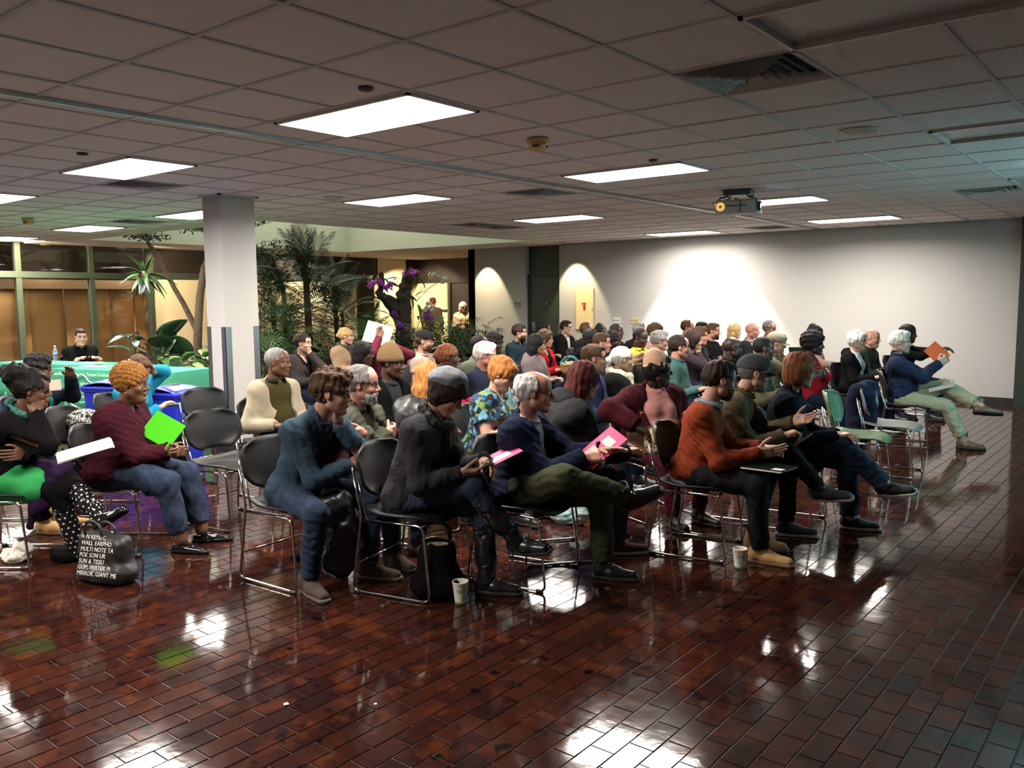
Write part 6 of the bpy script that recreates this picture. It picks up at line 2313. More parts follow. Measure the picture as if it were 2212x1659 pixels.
# ---- empty chairs
for (x, y, yw, lb) in ((-5.48, 3.44, 8, 'empty black chair in front of the white pillar, nearest the camera'), (-6.98, 4.27, 8, 'empty black chair right behind another, beside the blue bin')):
    put_chair(x, y, yw, lb)
gc = make_chair()
gc.location, gc.rotation_euler = (-2.2, 7.35, 0), (0, 0, math.radians(8))
M_GSHELL = mat('green_shell_plastic', C(74, 92, 60), 0.5)
for ch in gc.children:
    if ch.name.split('.')[0] in ('seat', 'backrest'):
        ch.data.materials[0] = M_GSHELL
tag(gc, 'empty green chair between the brown bob and the white-haired man', 'chair')
gc2 = make_chair()
gc2.location, gc2.rotation_euler = (-2.15, 8.15, 0), (0, 0, math.radians(4))
M_GSHELL2 = mat('grey_shell_plastic', C(112, 108, 102), 0.5)
for ch in gc2.children:
    if ch.name.split('.')[0] in ('seat', 'backrest'):
        ch.data.materials[0] = M_GSHELL2
tag(gc2, 'grey chair with a navy coat hung over its back', 'chair')
# ================================================================ things held, worn and left about


def pt(x, y, depth):
    return Vector((0, 0, CAM_H)) + (CF + CR * ((x - 1106) / FPX) - CU * ((y - 829.5) / FPX)) * depth


def dep(p):
    return (Vector(p) - Vector((0, 0, CAM_H))).dot(CF)


def hand_w(J, k):
    M, w = J['hand' + k]
    c = w + M @ V3(0.085, 0, -0.02)
    return Vector((float(J['root'][0] + c[0]), float(J['root'][1] + c[1]), float(c[2])))


def board(p0, pu, pv, w=None, h=None):
    """matrix of a rectangle from a corner, a point along its width and one along its height; also width and height"""
    p0, pu, pv = Vector(p0), Vector(pu), Vector(pv)
    u = (pu - p0)
    W_ = w or u.length
    u.normalize()
    v = pv - p0
    v = v - u * v.dot(u)
    H_ = h or v.length
    v.normalize()
    n = u.cross(v)
    M = Matrix((u, v, n)).transposed().to_4x4()
    M.translation = p0
    return M, W_, H_


def folder(name, label, cat, M, w, h, m, thick=0.004, inner=None, extras=()):
    r = empty(name, (0, 0, 0), 0, label, cat)
    r.matrix_world = M
    MB().box(0, 0, 0, w, h, 0.0015, bev=0.0005).build('front_cover', m, r)
    MB().box(0.002, 0.002, -thick, w - 0.001, h - 0.001, -thick + 0.0015, bev=0.0005).build('back_cover', m, r)
    MB().box(0.003, 0.003, -thick + 0.0016, w - 0.006, h - 0.006, -0.0002).build('sheets', inner or M_PAPER, r)
    for (nm, x0, y0, x1, y1, mm) in extras:
        MB().box(x0 * w, y0 * h, 0.0016, x1 * w, y1 * h, 0.0024).build(nm, mm, r)
    return r


M_PAPER = mat('white_paper', C(214, 208, 198), 0.8)
M_CARD_G = mat('bright_green_card', C(66, 178, 8), 0.7, spec=0.2)
M_CARD_M = mat('magenta_card', C(232, 62, 118), 0.6)
M_CARD_B = mat('burgundy_card', C(96, 18, 36), 0.6)
M_CARD_O = mat('orange_card', C(196, 84, 26), 0.6)
M_CARD_W = mat('cream_card', C(206, 194, 178), 0.6)
M_CARD_K = mat('black_card', C(18, 18, 19), 0.9, spec=0.02)
M_CARD_S = mat('slate_card', C(96, 94, 92), 0.5)
# green folder
d = dep(hand_w(J2, 'r')) - 0.06
M, w, h = board(pt(363, 972, d), pt(300, 937, d - 0.02), pt(391, 914, d + 0.10))
folder('folder', 'bright green paper folder held by the woman in burgundy', 'folder', M, w, h, M_CARD_G)
# burgundy folder
d = dep(hand_w(J3, 'r')) - 0.02
M, w, h = board(pt(683, 1003, d), pt(752, 1000, d), pt(682, 936, d + 0.09))
folder('folder', 'burgundy folder tucked under the arm of the man in blue', 'folder', M, w, h, M_CARD_B)
# magenta folders
a = hand_w(J5, 'l')
d = dep(a)
M, w, h = board(pt(1050, 1014, d - 0.03), pt(1130, 974, d + 0.02), pt(1036, 995, d + 0.17))
folder('folder', 'magenta folder on the knee of the woman in the grey beret', 'folder', M, w, h, M_CARD_M, extras=[('card', 0.25, 0.2, 0.75, 0.6, M_PAPER)])
ph = empty('phone', (0, 0, 0), 0, 'black phone in the hand of the woman in the grey beret', 'phone')
b_ = hand_w(J5, 'r')
ph.location = (b_.x + 0.03, b_.y + 0.01, b_.z + 0.02)
ph.rotation_euler = (0.3, -0.5, 0.5)
MB().box(-0.072, -0.036, -0.004, 0.072, 0.036, 0.004, bev=0.003).build('case', M_DARKP, ph)
MB().box(-0.066, -0.032, 0.004, 0.066, 0.032, 0.0046).build('screen', mat('phone_glass', (0.01, 0.01, 0.012), 0.08), ph)
JF = PEOPLE['woman with short red hair and a blue floral blouse, reading']
a = hand_w(JF, 'r')
d = dep(a)
M, w, h = board(pt(1034, 962, d), pt(1092, 944, d + 0.03), pt(1028, 948, d + 0.17))
folder('folder', 'magenta folder on the lap of the woman in the floral blouse', 'folder', M, w, h, M_CARD_M, extras=[('card', 0.3, 0.25, 0.8, 0.7, M_PAPER)])
d = dep(hand_w(J6, 'l'))
M, w, h = board(pt(1280, 1014, d - 0.04), pt(1356, 949, d + 0.02), pt(1250, 980, d + 0.06))
f6 = folder('folder', 'large magenta folder with a white card, held by the man in navy', 'folder', M, w, h * 1.02, M_CARD_M, extras=[('card', 0.58, 0.25, 0.80, 0.72, M_PAPER), ('note_paper', 0.05, 0.35, 0.42, 0.85, M_PAPER)])
pn = empty('pen', (0, 0, 0), 0, 'white pen in the fist of the man in navy', 'pen')
a = hand_w(J6, 'r')
pn.matrix_world = Matrix.Translation(a) @ Matrix.Rotation(0.9, 4, 'Y') @ Matrix.Rotation(0.3, 4, 'X')
MB().tube([(0, 0, -0.075), (0, 0, 0.06)], 0.0042, 10).build('barrel', M_PAPER, pn)
MB().lathe([(0.0042, 0), (0.0008, 0.016)], 10, M=Matrix.Translation((0, 0, 0.06))).build('tip', M_DARKP, pn)
# black folder of the man in rust
a = hand_w(J9, 'l')
M, w, h = board(at(1598, 1008, 0.60), at(1694, 1020, 0.61), at(1640, 989, 0.605), 0.28, 0.20)
folder('folder', 'black folder on the lap of the man in the rust sweater', 'folder', M, w, h, M_CARD_K, 0.012, extras=[('label_card', 0.70, 0.1, 0.95, 0.35, M_PAPER)])
a = hand_w(J10, 'r')
d = dep(a)
M, w, h = board(pt(1706, 966, d - 0.02), pt(1756, 934, d + 0.02), pt(1690, 950, d + 0.12))
folder('notebook', 'black notebook on the knee of the man in the grey cap', 'notebook', M, w, h, M_CARD_K, 0.016)
d = dep(hand_w(JDR, 'r')) - 0.05
M, w, h = board(pt(2028, 790, d), pt(2045, 775, d), pt(2003, 769, d + 0.04), 0.20, 0.26)
folder('folder', 'orange folder held up by the woman with locs', 'folder', M, w, h, M_CARD_O)
M, w, h = board(pt(2036, 778, d + 0.02), pt(2044, 756, d + 0.03), pt(2022, 770, d + 0.05), 0.16, 0.12)
lf = empty('leaflet', (0, 0, 0), 0, 'white printed leaflet sticking out behind the orange folder', 'leaflet')
lf.matrix_world = M
MB().box(0, 0, 0, w, h, 0.001).build('sheet', M_PAPER, lf)
MB().box(0.05, 0.03, 0.001, 0.10, 0.08, 0.0015).build('picture', mat('blue_print', C(40, 60, 140), 0.6), lf)
r12, F12, L12 = V3(J12['root']), J12['F'], J12['L']
b0 = r12 + F12 * 0.24 - L12 * 0.10 + UP * 0.635
M, w, h = board(b0, b0 + F12 * 0.24 + UP * 0.07, b0 + L12 * 0.22 + UP * 0.02, 0.26, 0.22)
folder('binder', 'thick grey binder on the knee of the white-haired man', 'binder', M, w, h, M_CARD_S, 0.045)
JTC = PEOPLE['man in a tan baseball cap and plaid shirt, hand at his mouth']
d = dep((float(JTC['root'][0]), float(JTC['root'][1]), 0.9)) - 0.35
M, w, h = board(pt(1706, 768, d), pt(1744, 768, d), pt(1704, 750, d + 0.05))
folder('folder', 'dark grey folder propped up beside the tan cap', 'folder', M, w, h, M_CARD_K)
a = hand_w(JPH, 'r')
d = dep(a)
M, w, h = board(pt(782, 735, d), pt(838, 750, d), pt(796, 692, d + 0.05))
folder('folder', 'cream folder with a white label raised above the crowd', 'folder', M, w, h, M_CARD_W, extras=[('label_card', 0.10, 0.30, 0.36, 0.72, mat('bright_label', C(238, 236, 232), 0.7))])
# papers on the lap of the woman with the bun
M, w, h = board(at(128, 1003, 0.69), at(266, 962, 0.77), at(118, 975, 0.72), 0.30, 0.22)
pp = empty('paper_stack', (0, 0, 0), 0, 'stack of white papers on the lap of the woman with the bun', 'papers')
pp.matrix_world = M
for i in range(6):
    MB().box(0, 0, 0.0022 * i, w, h, 0.0022 * i + 0.0012).build('sheet', M_PAPER, pp, (0.006 * math.sin(i * 2.1), 0.006 * math.cos(i * 1.7), 0), (0.004 * math.sin(i * 5.0), 0, 0.05 * math.sin(i * 3.3)))
# rolled green folder
rg = empty('rolled_folder', tuple(at(392, 874, 0.66)), math.radians(30), 'rolled dark green folder on the lap of the woman in cyan', 'folder')
MB().tube([(-0.13, 0, -0.01), (0.14, 0, 0.02)], [0.012, 0.022], 14).build('roll', mat('deep_green_card', C(24, 110, 50), 0.35), rg)
# white sheet in the hand of the woman with glasses
JG = PEOPLE['woman with glasses in a dark navy cardigan behind the bun']
a = hand_w(JG, 'l')
d = dep(a) - 0.03
M, w, h = board(pt(103, 845, d), pt(133, 842, d), pt(102, 822, d))
folder('leaflet', 'folded pink-white leaflet held up behind the bun', 'leaflet', M, w, h, mat('pinkish_paper', C(214, 186, 168), 0.7))


# ---- bags and clothes left about
def lump(name, label, cat, prims, h, k, m, rip=None, cuts=(), parts=()):
    """soft thing: first mesh plus named parts, in world space around its base"""
    base = Vector(prims[0].lo.tolist()).lerp(Vector(prims[0].hi.tolist()), 0.5)
    base.z = 0 if prims[0].lo[2] < 0.3 else float(prims[0].lo[2])
    e_ = empty(name, base, 0, label, cat)
    nm, me = 'shell', soft_mesh(name, prims, h, k, m, rip, cuts)
    o = link(nm, me, e_)
    o.location = -base
    for (pn_, mesh) in parts:
        q = link(pn_, mesh, e_)
        q.location = -base
    return e_


b = at(215, 1262, 0)
TOTE_R = np.array(Matrix.Rotation(0.35, 3, 'Z')).T
M_TOTE = mat('black_tote_nylon', C(30, 30, 31), 0.5, bump=0.15, bscale=60)
c0 = V3(b.x - 0.03, b.y + 0.06, 0.14)
tote = lump('tote_bag', 'black tote bag printed with white words, slumped on the floor', 'bag', [bxp(c0, (0.17, 0.065, 0.145), 0.05, TOTE_R), el(c0 + V3(0.02, 0, -0.08), (0.20, 0.10, 0.07), TOTE_R)], 0.009, 0.04, M_TOTE, [(3, 0.007, 30), (5, 0.004, 70)])
lines = ['P N KEYS, C', 'WALL EARPHO', 'MULTI NOTE TA', 'POE SON UR', 'SUN & TISSU', 'GUM, WATER PI', 'MIRROR, GIANT ME']
M_TXT = mat('white_print', C(206, 204, 198), 0.7)
# the print sits on a cloth panel that faces the aisle
vx = Vector((math.cos(0.35 - 0.12), math.sin(0.35 - 0.12), 0))
tn = Vector((math.sin(0.35 - 0.12), -math.cos(0.35 - 0.12), 0.30)).normalized()
tv = tn.cross(vx) * 1.0
TM = Matrix((vx, tn.cross(vx), tn)).transposed().to_4x4()
TM.translation = Vector((b.x - 0.03, b.y + 0.06, 0.145)) + tn * 0.098
for i, ln in enumerate(lines):
    xo = -0.10
    for wd in ln.split():
        tm = text_mesh('printed_word', wd, 0.036, M_TXT, 'LEFT', 0.0008)
        o = link('printed_word', tm, tote)
        o.matrix_local = Matrix.Translation(-tote.location) @ TM @ Matrix.Rotation(0.06, 4, 'Z') @ Matrix.Translation((xo, 0.105 - 0.034 * i, 0))
        xo += max(v_.co.x for v_ in tm.vertices) + 0.014
for s_ in (-1, 1):
    hp_ = [Vector((b.x - 0.03, b.y + 0.06, 0.0)) + vx * x_ + Vector((0, 0, z_)) + tn * (0.05 * s_ + 0.02) for x_, z_ in ((-0.08, 0.26), (-0.07, 0.34), (-0.01, 0.355), (0.05, 0.33), (0.06, 0.27))]
    o = MB().tube(round_path(hp_, 0.05, 4), 0.008, 8).build('strap', M_TOTE, tote)
    o.location = -tote.location
# black handbag
b = at(925, 1298, 0)
M_HB = fabric('black_canvas', C(20, 20, 21))
c0 = V3(b.x, b.y + 0.08, 0)
Rh = np.array(Matrix.Rotation(0.6, 3, 'Z')).T
fh = [rc(c0 + V3(0, 0, 0.07), c0 + V3(0, 0, 0.27), 0.105, 0.075, V3(math.cos(.6), math.sin(.6), 0), 1.25), el(c0 + V3(0, 0, 0.075), (0.155, 0.115, 0.08), Rh)]
hb = lump('handbag', 'black fabric handbag with an open top next to a paper cup', 'bag', fh, 0.009, 0.04, M_HB, [(8, 0.006, 34), (9, 0.004, 80)], cuts=[el(c0 + V3(0, 0, 0.36), (0.088, 0.066, 0.085), Rh)])
rim = [Vector((float(c0[0]), float(c0[1]), 0.338)) + Vector((math.cos(.6), math.sin(.6), 0)) * (0.088 * math.cos(a)) + Vector((-math.sin(.6), math.cos(.6), 0)) * (0.066 * math.sin(a)) - Vector((0, 0, 0.02 * math.cos(2 * a))) for a in np.linspace(0, 2 * math.pi, 21)[:-1]]
o = MB().tube(rim, 0.0045, 8, closed=True).build('rim', mat('brass', (0.5, 0.36, 0.16), 0.3, 0.9), hb)
o.location = -hb.location
hp_ = [Vector((float(c0[0]), float(c0[1]), 0.335)) + Vector((math.cos(.6), math.sin(.6), 0)) * x_ + Vector((0.02, -0.03, z_)) for x_, z_ in ((-0.075, 0.0), (-0.07, 0.075), (0.0, 0.10), (0.07, 0.075), (0.075, 0.0))]
o = MB().tube(round_path(hp_, 0.06, 4), 0.011, 10).build('handle', M_HB, hb)
o.location = -hb.location
o = link('lining', soft_mesh('lining', [el(c0 + V3(0, 0, 0.285), (0.078, 0.056, 0.022), Rh)], 0.008, 0.01, mat('cream_lining', C(214, 196, 160), 0.8)), hb)
o.location = -hb.location
# backpack and puffer jacket of the man in blue
r3 = V3(J3['root'])
b = at(640, 1220, 0)
lump('backpack', 'black backpack under the chair of the man in blue', 'backpack', [rc(V3(b.x + 0.10, b.y + 0.16, 0.10), V3(b.x + 0.14, b.y + 0.18, 0.36), 0.12, 0.11), rc(V3(b.x - 0.10, b.y + 0.05, 0.02), V3(b.x + 0.06, b.y + 0.1, 0.06), 0.016, 0.05), el(V3(b.x + 0.12, b.y + 0.1, 0.12), (0.13, 0.10, 0.12))], 0.010, 0.04, fabric('black_nylon', C(22, 22, 24)), [(4, 0.008, 30)])
kk = (V3(J3['knl']) + V3(J3['knr'])) / 2 + r3
lump('puffer_jacket', 'crumpled black puffer jacket between the knees of the man in blue', 'jacket', [el(kk + V3(-0.10, 0, -0.04), (0.11, 0.13, 0.12)), el(kk + V3(-0.05, 0.02, -0.20), (0.10, 0.11, 0.14)), el(kk + V3(-0.08, 0.0, -0.34), (0.09, 0.10, 0.10))], 0.010, 0.05, mat('black_puffer_nylon', C(24, 24, 26), 0.4), [(6, 0.014, 42), (7, 0.006, 90)])
# dark bundle by the tote bag, white crumpled paper at the left edge
b = at(118, 1212, 0)
lump('scarf_bundle', 'small black scarf bundle on the floor behind the tote bag', 'scarf', [el((b.x, b.y + 0.05, 0.03), (0.12, 0.07, 0.045)), el((b.x + 0.08, b.y + 0.05, 0.03), (0.07, 0.06, 0.04))], 0.008, 0.03, D_BLACK, (2, 0.010, 60))
b = at(28, 1212, 0)
lump('crumpled_paper', 'crumpled white printed sheet on the floor at the left edge', 'paper', [el((b.x, b.y, 0.03), (0.09, 0.06, 0.035), np.array(Matrix.Rotation(0.5, 3, 'X'))), el((b.x + 0.03, b.y + 0.05, 0.06), (0.07, 0.05, 0.05))], 0.008, 0.01, M_PAPER, (2, 0.014, 55, 0.05, (1, 1, 1), True))
# houndstooth bundle on a chair behind the bun
HT = bpy.data.materials.new('black_white_weave')
HT.use_nodes = True
t = NT(HT)
ck = t.add('ShaderNodeTexChecker')
ck.inputs['Scale'].default_value = 42
ck.inputs[1].default_value = (0.32, 0.31, 0.30, 1)
ck.inputs[2].default_value = (0.012, 0.012, 0.012, 1)
nz = t.noise(9, 3)
vm = t.add('ShaderNodeVectorMath', operation='MULTIPLY_ADD')
tc = t.add('ShaderNodeTexCoord')
t.link(nz.outputs['Color'], vm.inputs[0])
vm.inputs[1].default_value = (0.12, 0.12, 0.12)
t.link(tc.outputs['Object'], vm.inputs[2])
t.link(vm.outputs[0], ck.inputs['Vector'])
t.link(ck.outputs[0], t.b.inputs['Base Color'])
t.b.inputs['Roughness'].default_value = 0.9
c0 = V3(at(182, 925, 0.62))
lump('scarf', 'black and white woven scarf heaped beside the woman in burgundy', 'scarf', [el(c0 + V3(0, 0, 0.05), (0.14, 0.12, 0.10)), el(c0 + V3(0.05, -0.04, -0.05), (0.09, 0.09, 0.10))], 0.009, 0.04, HT, [(3, 0.012, 45, 0.05, (1, 1, 1), True)])
c0 = V3(at(190, 965, 0.50))
lump('jacket_heap', 'dark jacket heaped under the woven scarf', 'jacket', [el(c0, (0.14, 0.12, 0.13)), el(c0 + V3(0.06, 0.02, -0.1), (0.1, 0.1, 0.1))], 0.012, 0.04, D_BLACK, (5, 0.012, 40))
put_chair(float(c0[0]), float(c0[1]), 36, 'black chair holding the woven scarf and dark jacket')
# pastel cloth and orange bag under the navy man's chair
b = at(1213, 1132, 0)
PAST = bpy.data.materials.new('pastel_print')
PAST.use_nodes = True
t = NT(PAST)
nz = t.noise(28, 3)
t.link(t.ramp(nz.outputs['Fac'], [(0.32, (0.10, 0.32, 0.36, 1)), (0.45, (0.30, 0.52, 0.55, 1)), (0.55, (0.5, 0.52, 0.40, 1)), (0.66, (0.45, 0.30, 0.42, 1))]), t.b.inputs['Base Color'])
t.b.inputs['Roughness'].default_value = 0.85
lump('folded_shawl', 'pastel turquoise shawl crumpled on the floor under the chairs', 'shawl', [el((b.x, b.y + 0.06, 0.06), (0.13, 0.10, 0.07)), el((b.x + 0.10, b.y + 0.08, 0.09), (0.09, 0.08, 0.08))], 0.008, 0.03, PAST, [(3, 0.010, 50, 0.05, (1, 1, 1), True)])
b = at(1243, 1108, 0)
lump('orange_bag', 'small orange brown bag behind the pastel shawl', 'bag', [bxp((b.x, b.y + 0.10, 0.09), (0.13, 0.07, 0.09), 0.04)], 0.010, 0.02, mat('orange_brown_leather', C(178, 98, 40), 0.5), (3, 0.006, 40))
# leopard purse and brown bag beside the maroon coat
LEO = bpy.data.materials.new('leopard_print')
LEO.use_nodes = True
t = NT(LEO)
vn = t.add('ShaderNodeTexVoronoi')
vn.inputs['Scale'].default_value = 34
tc = t.add('ShaderNodeTexCoord')
t.link(tc.outputs['Object'], vn.inputs['Vector'])
t.link(t.ramp(vn.outputs['Distance'], [(0.30, (0.05, 0.03, 0.012, 1)), (0.36, (0.42, 0.32, 0.15, 1))]), t.b.inputs['Base Color'])
t.b.inputs['Roughness'].default_value = 0.7
c0 = V3(at(1420, 955, 0.60))
lump('leopard_purse', 'leopard print purse on the lap next to the pink top', 'purse', [el(c0, (0.10, 0.08, 0.11))], 0.009, 0.03, LEO, (3, 0.008, 45))
c0 = V3(at(1388, 950, 0.60))
lump('brown_shoulder_bag', 'brown leather shoulder bag beside the leopard purse', 'bag', [bxp(c0, (0.12, 0.07, 0.11), 0.05), rc(c0 + V3(-0.08, 0, 0.08), c0 + V3(-0.02, 0.02, 0.19), 0.012)], 0.009, 0.03, mat('brown_bag_leather', C(112, 70, 34), 0.45), (3, 0.008, 40))
# navy coat over the grey chair
c0 = V3(-2.36, 8.15, 0.62)
lump('navy_coat', 'navy coat draped over the back of the grey chair', 'coat', [rc(c0 + V3(-0.02, -0.18, 0.15), c0 + V3(-0.02, 0.18, 0.15), 0.06), rc(c0 + V3(-0.06, -0.14, 0.1), c0 + V3(-0.06, -0.10, -0.36), 0.07, 0.08), rc(c0 + V3(-0.06, 0.12, 0.1), c0 + V3(-0.06, 0.10, -0.34), 0.07, 0.08), rc(c0 + V3(0.04, -0.08, 0.1), c0 + V3(0.06, -0.04, -0.16), 0.06, 0.07)], 0.012, 0.06, fabric('navy_coat_wool', C(38, 40, 60)), [(3, 0.012, 36)])
# basket of the woman in red
JR = PEOPLE['brown-haired woman in a bright red jacket with a wicker basket']
a = hand_w(JR, 'l')
bk = empty('basket', (a.x + 0.10, a.y - 0.02, a.z - 0.05), 0.4, 'round wicker basket with teal handles and white filling on the red-jacketed lap', 'basket')
MB().lathe([(0.09, 0.0), (0.115, 0.06), (0.13, 0.13), (0.135, 0.135), (0.12, 0.12), (0.10, 0.02), (0.0, 0.015)], 24).build('bowl', mat('wicker', C(150, 120, 70), 0.8, bump=0.6, bscale=120), bk)
for s_ in (-1, 1):
    MB().tube(arc((0, 0.05 * s_, 0.12), 0.12, 0, math.pi, 16), 0.006, 8).build('handle', mat('teal_plastic', C(30, 130, 140), 0.4), bk)
rw = random.Random(4)
fl = MB()
for i in range(40):
    a0, r0_ = rw.random() * 6.28, rw.random() * 0.09
    p0 = Vector((r0_ * math.cos(a0), r0_ * math.sin(a0), 0.11 + rw.random() * 0.05))
    fl.tube([p0, p0 + Vector((rw.gauss(0, .03), rw.gauss(0, .03), .02)), p0 + Vector((rw.gauss(0, .05), rw.gauss(0, .05), .0))], 0.003, 5)
tag(fl.build('shredded_filling', mat('white_shred', C(200, 196, 170), 0.8), bk), kind='stuff')

# ---- paper cups
M_CUP = mat('white_cup_paper', C(226, 220, 204), 0.6)
M_CUPG = mat('cup_green', C(110, 160, 60), 0.6)
for (x, y, lb, rz) in ((995, 1303, 'white paper cup with green lettering in front of the handbag', 0.0), (1598, 1227, 'white paper cup on the floor under the rust sweater', 0.3)):
    p = at(x, y, 0)
    cpo = empty('paper_cup', p, 0, lb, 'cup', 'paper cups on the floor')
    MB().lathe([(0.029, 0.004), (0.030, 0.0), (0.0302, 0.004), (0.0435, 0.118), (0.0455, 0.121), (0.0435, 0.124), (0.0420, 0.120), (0.0290, 0.010), (0.0, 0.010)], 28).build('cup', M_CUP, cpo)
    MB().lathe([(0.0304, 0.004), (0.0318, 0.016), (0.0314, 0.016), (0.0300, 0.004)], 28).build('green_band', M_CUPG, cpo)
    tdir = math.atan2(-p.y, -p.x)
    for i, chx in enumerate('ONE'):
        a = tdir - 0.15 + 0.38 * (i - 1) + 0.25
        rr_ = 0.0395
        tm = text_mesh('letter', chx, 0.026, M_CUPG, 'CENTER', 0.0003)
        o = link('letter', tm, cpo)
        nrm = Vector((math.cos(a), math.sin(a), -0.115)).normalized()
        tx = Vector((-math.sin(a), math.cos(a), 0))
        Mt = Matrix((tx, nrm.cross(tx), nrm)).transposed().to_4x4()
        Mt.translation = Vector((rr_ * math.cos(a), rr_ * math.sin(a), 0.078)) + nrm * 0.0006
        o.matrix_local = Mt
for (x, y, s_, lb) in ((618, 1522, 0.012, 'tiny white paper scrap on the bricks near the bottom left'), (811, 1522, 0.007, 'tinier white paper scrap near the bright floor reflection')):
    p = at(x, y, 0)
    v = [(0, -s_, 0.001), (s_, s_ * .6, 0.001), (-s_ * .4, s_ * .8, 0.004), (-s_, -s_ * .3, 0.002)]
    v2 = [(a, b_, c + 0.0015) for a, b_, c in v]
    me = me_new('paper_scrap', v + v2, [(3, 2, 1, 0), (4, 5, 6, 7), (0, 1, 5, 4), (1, 2, 6, 5), (2, 3, 7, 6), (3, 0, 4, 7)])
    me.materials.append(M_PAPER)
    tag(link('paper_scrap', me, None, p), lb, 'paper')

# ---- projector on its ceiling mount
M_PJ = mat('projector_grey', C(140, 134, 128), 0.5)
M_PJ2 = mat('projector_front', C(60, 78, 88), 0.4)
PJ = Vector((-3.78, 8.42, 0))
pj = empty('projector', (PJ.x, PJ.y, CEIL), math.radians(14), 'grey video projector hanging from the ceiling tiles', 'projector')
MB().box(-0.14, -0.12, -0.055, 0.14, 0.12, 0.0, bev=0.006).build('ceiling_plate', M_DARKP, pj)
ar = MB()
for (x, y) in ((-0.17, -0.12), (0.17, -0.12), (-0.17, 0.12), (0.17, 0.12)):
    ar.tube(round_path([(x * .5, y * .5, -0.05), (x * .7, y * .7, -0.075), (x, y, -0.08), (x, y, -0.105)], 0.02, 3), 0.007, 8)
ar.box(-0.19, -0.012, -0.105, 0.19, 0.012, -0.09)
ar.box(-0.012, -0.15, -0.105, 0.012, 0.15, -0.09)
ar.build('bracket', M_DARKP, pj)
MB().box(-0.21, -0.16, -0.245, 0.20, 0.16, -0.105, bev=0.018).build('housing', M_PJ, pj)
MB().box(0.195, -0.155, -0.235, 0.215, 0.155, -0.115, bev=0.006).build('front_panel', M_PJ2, pj)
MB().box(-0.10, -0.1635, -0.178, 0.10, -0.158, -0.160).build('side_slot', M_DARKP, pj)
for k in range(3):
    MB().box(-0.06 + 0.1 * k, -0.165, -0.24, -0.045 + 0.1 * k, -0.1585, -0.11).build('strap', M_DARKP, pj) if k == 1 else None
vt = MB().lathe([(0.045, 0.0), (0.045, 0.008), (0.016, 0.008), (0.016, 0.0)], 20, M=Matrix.Translation((-0.155, -0.158, -0.175)) @ Matrix.Rotation(math.pi / 2, 4, 'X'))
vt.build('fan_outlet', mat('fan_glow', C(226, 170, 70), 0.5, emit=(1.0, 0.6, 0.15), estr=0.35), pj)
MB().box(0.21, 0.0, -0.22, 0.222, 0.05, -0.125).build('front_grille', M_DARKP, pj)
ln = MB().lathe([(0.05, 0.0), (0.05, 0.03), (0.042, 0.03), (0.036, 0.012), (0.0, 0.012)], 24, M=Matrix.Translation((0.212, -0.08, -0.175)) @ Matrix.Rotation(math.pi / 2, 4, 'Y'))
ln.build('lens_barrel', M_DARKP, pj)
ln = MB().lathe([(0.035, 0.0), (0.025, 0.012), (0.0, 0.017)], 24, M=Matrix.Translation((0.226, -0.08, -0.175)) @ Matrix.Rotation(math.pi / 2, 4, 'Y'))
ln.build('lens', mat('lens_glow', (0.1, 0.3, 0.6), 0.1, emit=(0.45, 0.75, 1.0), estr=5.0), pj)
# the screen it throws its picture on stands beyond the right edge of the photograph
scr = empty('projection_screen', (0.55, 8.4, 0), 0, 'white projection screen on a stand outside the right edge', 'screen')
MB().box(0, -1.35, 0.85, 0.02, 1.35, 2.45).build('surface', mat('screen_cloth', (0.86, 0.86, 0.86), 0.9), scr)
MB().box(-0.004, -1.40, 2.45, 0.05, 1.40, 2.52).box(-0.004, -1.40, 0.80, 0.05, 1.40, 0.85).build('rail', M_DARKP, scr)
for s_ in (-1, 1):
    MB().tube([(0.04, s_ * 1.1, 0.0), (0.04, s_ * 1.1, 2.5)], 0.02, 10).box(-0.3, s_ * 1.1 - 0.02, 0, 0.4, s_ * 1.1 + 0.02, 0.03).build('leg', M_DARKP, scr)
ld = bpy.data.lights.new('projector_beam', 'SPOT')
ld.energy = PROJ_W
ld.spot_size = math.radians(35)
ld.spot_blend = 0.12
ld.shadow_soft_size = 0.02
ld.color = (0.34, 0.92, 1.0)
lo = bpy.data.objects.new('projector_beam', ld)
COL.objects.link(lo)
lo.parent = pj
lo.location = (0.26, -0.08, -0.175)
p_l = Matrix.Translation((PJ.x, PJ.y, CEIL)) @ Matrix.Rotation(math.radians(14), 4, 'Z') @ Vector((0.26, -0.08, -0.175))
dv = Matrix.Rotation(math.radians(-14), 3, 'Z') @ (Vector((0.55, 8.4, 1.62)) - p_l)
lo.rotation_euler = dv.to_track_quat('-Z', 'Y').to_euler()

# ---- things on the white wall
ex = on_y(1264, 668, YF)
cab = empty('extinguisher_cabinet', (ex.x, YF, ex.z), 0, 'cream flush cabinet door with a red fire extinguisher sign', 'cabinet')
MB().box(-0.22, -0.02, -0.42, 0.22, 0.0, 0.42, bev=0.004).build('frame', mat('cabinet_frame', C(196, 176, 130), 0.5), cab)
MB().box(-0.205, -0.026, -0.405, 0.205, -0.018, 0.405, bev=0.003).build('door', mat('cabinet_door', C(226, 206, 158), 0.5), cab)
M_RED = mat('sign_red', C(196, 34, 26), 0.5)
sg = MB().box(-0.03, -0.030, -0.02, 0.025, -0.026, 0.10, bev=0.002)
sg.box(-0.012, -0.030, 0.10, 0.008, -0.026, 0.125)
sg.box(-0.05, -0.030, 0.118, 0.045, -0.026, 0.132)
sg.box(-0.062, -0.030, 0.06, -0.05, -0.026, 0.132)
sg.build('extinguisher_sign', M_RED, cab)
MB().box(0.19, -0.034, -0.03, 0.2, -0.026, 0.03).build('pull', M_STEEL, cab)
